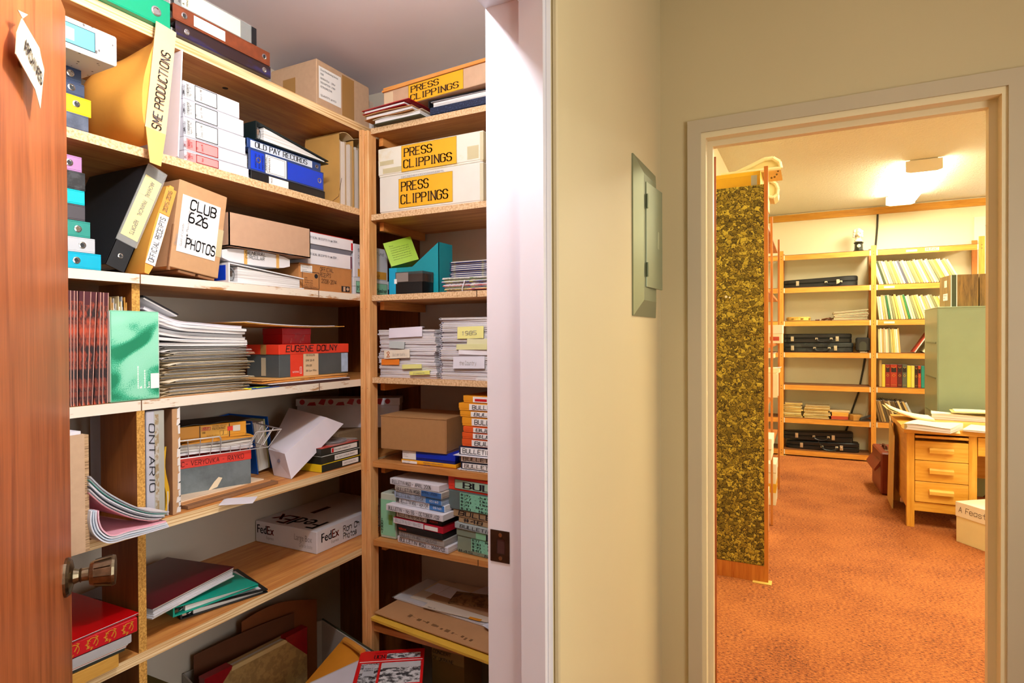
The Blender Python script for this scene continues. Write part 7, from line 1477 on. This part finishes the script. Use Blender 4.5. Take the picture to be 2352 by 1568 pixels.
for k, (c, w, h, lb) in enumerate(BKS):
    t = thing('bound_book', lb+' on the fourth music shelf', 'book', (x+w/2, YR+.04, ZS[2]-.0+.0005), 0, 'bound volumes on the fourth music shelf'); bx('cover', plain(c, .5, .06), -w/2+.0006, w/2-.0006, 0, .18, 0, h, t, bev=.003); bx('pages', PAGESX, -w/2+.003, w/2-.003, .004, .181, h-.004, h+.0006, t)
    if 2 <= k <= 5 or k in (8, 9): 
        plate('title_panel', plain('241410', .5), (-w*.36, -.0006, h*.66), (1, 0, 0), (0, 0, 1), w*.72, h*.2, t)
        for pl in ([(-w*.3, -.0006, h*.9), (0, -.0006, h*.84), (w*.3, -.0006, h*.9)], [(-w*.25, -.0006, h*.52), (0, -.0006, h*.46), (w*.25, -.0006, h*.52), (0, -.0006, h*.58), (-w*.25, -.0006, h*.52)], [(-w*.35, -.0006, h*.1), (w*.35, -.0006, h*.1)]): q = MB(); q.tube(pl, .0018, 4); q.build('gold_tooling', plain('d8a848', .4, metal=.4), t)
    x += w+.0008
row('worn book leaning left on the lowest music shelf', 'worn books on the lowest music shelf', .70, 1.05, ZS[1], .26, .22, .40, 14, YR+.04, ['7a6238', 'c8aa64', '5a4a30', 'b8985a', 'e0d098', '8a6a3c', '4a3c2c'], nm='worn_book', cat='book', special={13: 'b8c4c4', (13, 'l'): 'pale blue grey book at the right of the worn leaning books'})
t = thing('green_book', 'dark green book leaning right on the lowest music shelf', 'book', (1.10, YR+.05, ZS[1]+.0006), 0, rot=(0, .50, 0)); t.location.z += .0172; bx('cover', plain('2c4428', .5, .08), 0, .035, 0, .18, 0, .22, t, bev=.003); bx('pages', PAGESX, .003, .032, -.0006, .176, .004, .2206, t)
row('tan book leaning right behind the dark green one', 'tan books on the lowest music shelf', 1.15, 1.35, ZS[1], .20, -.48, -.5, 6, YR+.05, ['c8a050', 'b08a48', 'dcc080'], nm='worn_book', cat='book')
# ---- bust, cable
bu = thing('composer_bust', 'white plaster bust on a black plinth on top of the far rack', 'bust', (.505, YR+.10, ZS[6]+.0005), 0)
q = MB(); q.lathe([(.052, 0), (.054, .012), (.046, .020), (.042, .028), (.040, .088), (.046, .094), (.050, .104), (.044, .110), (.02, .111)], 8); q.build('plinth', plain('1c1f12', .35, .2), bu); MB().lathe([(.0, 0), (.018, 0), (.019, .003), (.012, .005), (.0, .005)], 14, M=Matrix.Translation((0, -.041, .062)) @ Matrix.Rotation(PI/2, 4, 'X')).build('medallion', plain('d8d4a0', .4), bu)
bm = bmesh.new()
def blob(x, y, z, sx, sy, sz, rx=0):
    bmesh.ops.create_icosphere(bm, subdivisions=2, radius=1, matrix=Matrix.Translation((x, y, z)) @ Matrix.Rotation(rx, 4, 'X') @ Matrix.Diagonal((sx, sy, sz, 1)))
blob(0, .005, .125, .044, .035, .020); blob(0, .008, .150, .026, .026, .034); blob(0, -.004, .213, .036, .044, .052); blob(0, -.022, .190, .026, .026, .028); blob(0, -.050, .205, .0065, .010, .013); blob(0, -.046, .223, .024, .008, .006); blob(0, -.043, .184, .012, .008, .005); blob(0, -.040, .170, .012, .012, .010)
for s in (-1, 1): blob(s*.014, -.043, .214, .008, .005, .005); blob(s*.020, -.030, .196, .013, .014, .014); blob(s*.037, .004, .205, .006, .011, .015)
for i in range(16): a = PI*i/15; blob(.042*math.cos(a), .010+.022*math.sin(a*2)**2, .228+.032*math.sin(a), .013, .020, .013)
for s in (-1, 1):
    for j in range(4): blob(s*(.043+.002*(j % 2)), .016, .222-.017*j, .012, .017, .010)
for j in range(5): blob(.012*math.sin(j*2.), .044, .240-.022*j, .030, .016, .014)
blob(0, .052, .142, .014, .012, .026)
me = bpy.data.meshes.new('head'); bm.to_mesh(me); bm.free(); ho = bpy.data.objects.new('head', me); COL.objects.link(ho); ho.parent = bu; me.materials.append(plain('f4ecd8', .5, .03))
md = ho.modifiers.new('merge', 'REMESH'); md.mode = 'VOXEL'; md.voxel_size = .0035; md.use_smooth_shade = True
ho.rotation_euler = (0, 0, .35)
q = MB(); a = [at_y(u, v, 7.985) for u, v in ((2016, 492), (2015, 520), (2013, 545), (2010, 580), (2004, 700), (1990, 800), (1982, 850), (1972, 900), (1958, 940), (1945, 985), (1935, 1010))]
o = q.tube([p-Vector((.66, 7.985, 1.4)) for p in a], .010, 6).build('wall_cable', plain('2a2412', .5), None); o.location = (.66, 7.985, 1.4); tag(o, 'dark cable running down the far wall behind the rack', 'cable')
# ---- filing cabinet and wood grain boxes
CABG = plain('8c9e84', .32, .04, 6, metal=.15)
fc = thing('filing_cabinet', 'grey green steel filing cabinet behind the desk at the doorway edge', 'cabinet', (.992, 6.2, 0))
bx('carcass', CABG, 0, .52, .004, .62, .03, 1.655, fc, bev=.004); bx('back_panel', CABG, .008, .512, 0, .004, .05, 1.63, fc, bev=.001); bx('top_rim', CABG, -.003, .523, -.002, .623, 1.648, 1.660, fc, bev=.003); bx('plinth', plain('3a4036', .5), .01, .51, .01, .61, 0, .03, fc)
for k in range(5): bx('side_rib', plain('6a7a60', .35, metal=.2), -.003, 0, .06, .56, .10+.31*k, .115+.31*k, fc)
WG = wood('4a3614', 'a07c38', 'z', 1.2, .5)
for k, (x0, rz, lb) in enumerate(((1.095, .10, 'wood grained box file with a finger hole and label, standing on the filing cabinet'), (1.30, .08, 'second wood grained box file behind the labelled one on the cabinet'))):
    t = thing('box_file', lb, 'box file', (x0, 6.25+.02*k, 1.6605), rz); h = .275
    bx('spine', wood('6a5430', 'a88c58', 'z', 1.2), 0, .004, .004, .30, 0, h, t); bx('side', WG, .004 if k else .045, .196, 0, .004, 0, h, t); bx('back_side', WG, .004, .196, .30, .304, 0, h, t); bx('top', WG, .004, .196, .004, .30, h-.004, h, t); bx('papers', PAGES, .008, .19, .008, .296, .004, h-.01, t)
    if not k:
        bx('green_strip', plain('3c4a2c', .4), .004, .045, -.0005, .004, 0, h, t); bx('white_edge', LABEL, .040, .046, -.001, 0, 0, h, t); bx('white_edge', LABEL, .0, .006, -.001, .001, 0, h, t)
        MB().box(-.0008, .0, .10, .17, .175, .235).build('finger_hole', plain('e8e4d0', .5), t); l_ = plate('label', LABEL, (-.0004, .20, .06), (0, -1, 0), (0, 0, 1), .12, .06, t); lines(l_, ['Minutes', '1972'], (-.001, .19, .10), (0, -1, 0), (0, 0, 1), .012, .025, 'sans', INK, [.09, .05])
# ---- desk
DW = wood('c8861c', 'e8b248', 'x', .6, .4); DZ = wood('c8861c', 'e8b248', 'z', .6, .4)
dk = thing('desk', 'golden oak pedestal desk with three drawers inside the music room', 'desk', (.648, 5.205, 0))
bx('top', DW, -.02, 1.5, -.02, .83, .695, .732, dk, bev=.002)
for x, y in ((0, 0), (.370, 0), (0, .765), (.370, .765), (1.43, 0), (1.43, .765)): bx('leg', DZ, x, x+.048, y, y+.048, 0, .695, dk, bev=.001)
bx('side_panel', wood('b87a1c', 'd89c3c', 'y', .6), .010, .026, .048, .765, .12, .694, dk); bx('side_panel', wood('b87a1c', 'd89c3c', 'y', .6), .385, .400, .048, .765, .12, .694, dk); bx('pedestal_floor', DW, .012, .40, .02, .78, .125, .14, dk); bx('bottom_rail', DW, .048, .370, .006, .022, .122, .188, dk); bx('back_panel', DW, .05, 1.43, .77, .785, .25, .69, dk)
bx('pull_out_board', DW, .050, .368, -.012, .02, .662, .680, dk, bev=.003)
for z0, z1 in ((.500, .640), (.346, .496), (.192, .342)):
    d_ = bx('drawer', wood('d08e20', 'ecb850', 'x', .5, .4), .050, .368, -.004, .70, z0, z1, dk, bev=.002); zc_ = (z0+z1)/2+.008
    MB().prism([(-.004, zc_-.016), (-.028, zc_-.020), (-.032, zc_+.004), (-.026, zc_+.018), (-.004, zc_+.016)], 'x', .135, .280).build('drawer_pull', wood('dca030', 'f4cc68', 'x', .5, .35), d_)
d_ = bx('drawer', wood('d08e20', 'ecb850', 'x', .5, .4), .422, 1.42, -.002, .66, .556, .688, dk, bev=.002); MB().prism([(-.002, .616), (-.026, .612), (-.03, .636), (-.002, .65)], 'x', .85, 1.0).build('drawer_pull', DW, d_)
ZT = .7325; HW = plain('f6ecc8', .6, .03)
def dsk(lb, ua, va, ub, vb, th_, d, rz=0, m=None, z=ZT, nm='paper_pile', cat='papers', fold=True):
    a, b = at_z(ua, va, z), at_z(ub, vb, z); e = b-a; t = thing(nm, lb, cat, (a.x, a.y, z+.0005), math.atan2(e.y, e.x)+rz); L = e.length
    slab('sheets', PAGES if m is None else m, 0, L, 0, d, lambda a_, b_: 0, lambda a_, b_: th_*(.85+.12*math.sin(5*a_+3*b_)), 6, 3, t); slab('top_sheet', HW, -.004, L, -.004, d, lambda a_, b_: th_*(.85+.12*math.sin(5*a_+3*b_))+.0006, .001, 6, 3, t)
    if fold: MB().cyl((0, 0, th_*.45), (0, d, th_*.45), th_*.45, 10).build('folded_spine', plain('e8c868', .6), t)
    return t
dsk('thick sheaf with a rounded yellow fold at the front left corner of the desk', 2077, 985, 2183, 996, .045, .30)
dsk('loose white sheets spread on the desk right of the thick sheaf', 2212, 990, 2300, 998, .012, .34, fold=False)
dsk('pile of folders at the back of the desk in front of the filing cabinet', 2140, 962, 2300, 972, .05, .22, fold=False)
t = thing('open_folder', 'buff folder lying crooked on the pile at the back of the desk', 'folder', (1.02, 5.78, ZT+.064), -.1); slab('cover', plain('ecc878', .6), 0, .62, 0, .22, lambda a, b: .004*math.sin(6*a), .002, 6, 2, t); slab('papers', HW, .02, .58, .01, .2, lambda a, b: .004*math.sin(6*a)+.0025, .008, 6, 2, t)
a, b = at_z(2124, 962, ZT+.02), at_y(2020, 929, 5.9)
t = thing('portfolio', 'cream portfolio sloping off the left end of the desk', 'folder', (.70, 5.62, ZT+.0006)); slab('cover', plain('f0dc98', .6, .03), -.14, .19, 0, .32, lambda a_, b_: .004+.085*(1-a_)**2, .004, 8, 2, t); slab('papers', HW, -.12, .185, .01, .3, lambda a_, b_: .009+.085*(1-a_)**2, .010, 8, 2, t); slab('orange_sheet', plain('d88430', .6), -.06, .19, -.006, .3, lambda a_, b_: .0+.06*(1-a_)**2, .003, 8, 2, t)
t = thing('paper_leaf', 'yellowed sheet hanging over the desk front edge above the drawers', 'paper', (.79, 5.19, ZT-.0), 0); slab('sheet', plain('f4e8b0', .6), 0, .17, -.035, .06, lambda a, b: .0004-.022*max(0, .26-b)*3, .001, 4, 6, t); bx('fold', CREAM, .0, .17, .055, .06, .0014, .002, t)
t = thing('leaning_card', 'tall brown card panel leaning against the left end of the desk', 'card', (.612, 5.86, .001), 0, rot=(0, .02, 0)); slab('panel', wood('b88a3c', 'd8b060', 'z', .5), -.006, .0, -.18, .14, lambda a, b: 0, lambda a, b: .60+.12*b, 1, 2, t); bx('edge_strip', plain('e8d090', .6), -.008, .001, -.182, -.178, 0, .60, t)
# ---- floor things
SU = plain('7a2c14', .42, .12, 12)
sc = thing('suitcase', 'red brown leather suitcase standing beyond the left end of the desk', 'suitcase', (.575, 6.12, .0), math.radians(3)); bx('shell', SU, -.005, .20, 0, .50, .004, .375, sc, bev=.012); bx('lid_seam', plain('4a180a', .5), .055, .062, -.0015, .5015, .006, .376, sc); q = MB(); q.tube([(.06, .16, .378), (.06, .17, .40), (.06, .25, .408), (.06, .33, .40), (.06, .34, .378)], .010, 6); q.build('handle', plain('4a2010', .4), sc)
for y in (.13, .37): bx('latch', LATCH, .045, .072, y-.015, y+.015, .374, .380, sc)
MB().prism([(-.005, .30), (-.055, .22), (-.052, .20), (-.005, .255)], 'y', .02, .48).build('front_flap', SU, sc)
a, b = at_z(2194, 1242, 0), at_z(2278, 1273, 0); e = b-a; an_ = math.atan2(e.y, e.x)
ft = thing('archive_box', 'cream lidded box hand-lettered A Feast of, on the orange carpet by the desk', 'box', (a.x, a.y, .001), an_); L = .42; hb = .275
bx('body', plain('ece0a8', .6, .03), .004, L-.004, .004, .30, 0, hb-.02, ft, bev=.001); bx('lid', plain('f2ead0', .6, .02), 0, L, 0, .304, hb-.10, hb, ft, bev=.002); text(ft, 'A Feast of', (.025, 0, hb-.066), (1, 0, 0), (0, 0, 1), .036, 'hand', plain('5a4420', .6), w=.27, wt=.09)
t = thing('satchel', 'brown leather satchel in the shadow of the desk kneehole', 'bag', (1.10, 5.42, .001), .1); bx('body', plain('6a3412', .5, .1), 0, .36, 0, .16, 0, .19, t, bev=.02); bx('flap', plain('7a4018', .45, .1), -.004, .364, -.006, .10, .10, .200, t, bev=.01); q = MB(); q.tube([(.08, .08, .2), (.11, .06, .25), (.22, .06, .26), (.28, .08, .2)], .009, 6); q.build('strap', plain('3a2410', .5), t); bx('buckle', plain('d8b058', .3, metal=.8), .16, .19, -.009, -.005, .12, .15, t)
# ---- fluorescent fixtures: the visible one, the others added out of view
GLOW = emit('fff2d0', 34.0); HOUSE = plain('eee6d0', .5, .02)
for k, (lx, ly) in enumerate(ROOM_LAMPS):
    t = thing('ceiling_light', ('wraparound fluorescent ceiling light seen through the doorway', 'added unseen fluorescent ceiling light just inside the music room', 'added unseen fluorescent ceiling light at the far right of the music room', 'added unseen fluorescent ceiling light at the near right of the music room')[k], 'ceiling light', (lx, ly, 2.80))
    bx('housing', HOUSE, -.10, .10, -.72, .72, .065, .108, t)
    q = MB(); q.prism([(-.128, .064), (-.12, .015), (-.09, .004), (.09, .004), (.12, .015), (.128, .064)], 'y', -.715, .715); q.build('diffuser', GLOW, t); q = MB()
    for yy in (-.735, .715): MB().prism([(-.13, .10), (-.13, .012), (-.095, .0), (.095, .0), (.13, .012), (.13, .10)], 'y', yy, yy+.02).build('end_cap', HOUSE, t)
cb = thing('closet_lamp', 'bare bulb in a white holder on the closet ceiling above the doorway', 'lamp', (BULB[0], BULB[1], BULB[2]))
q = MB(); q.lathe([(.0, .165), (.05, .238), (.045, .20), (.03, .16), (.022, .10)][1:], 16); q.build('holder', LABEL, cb)
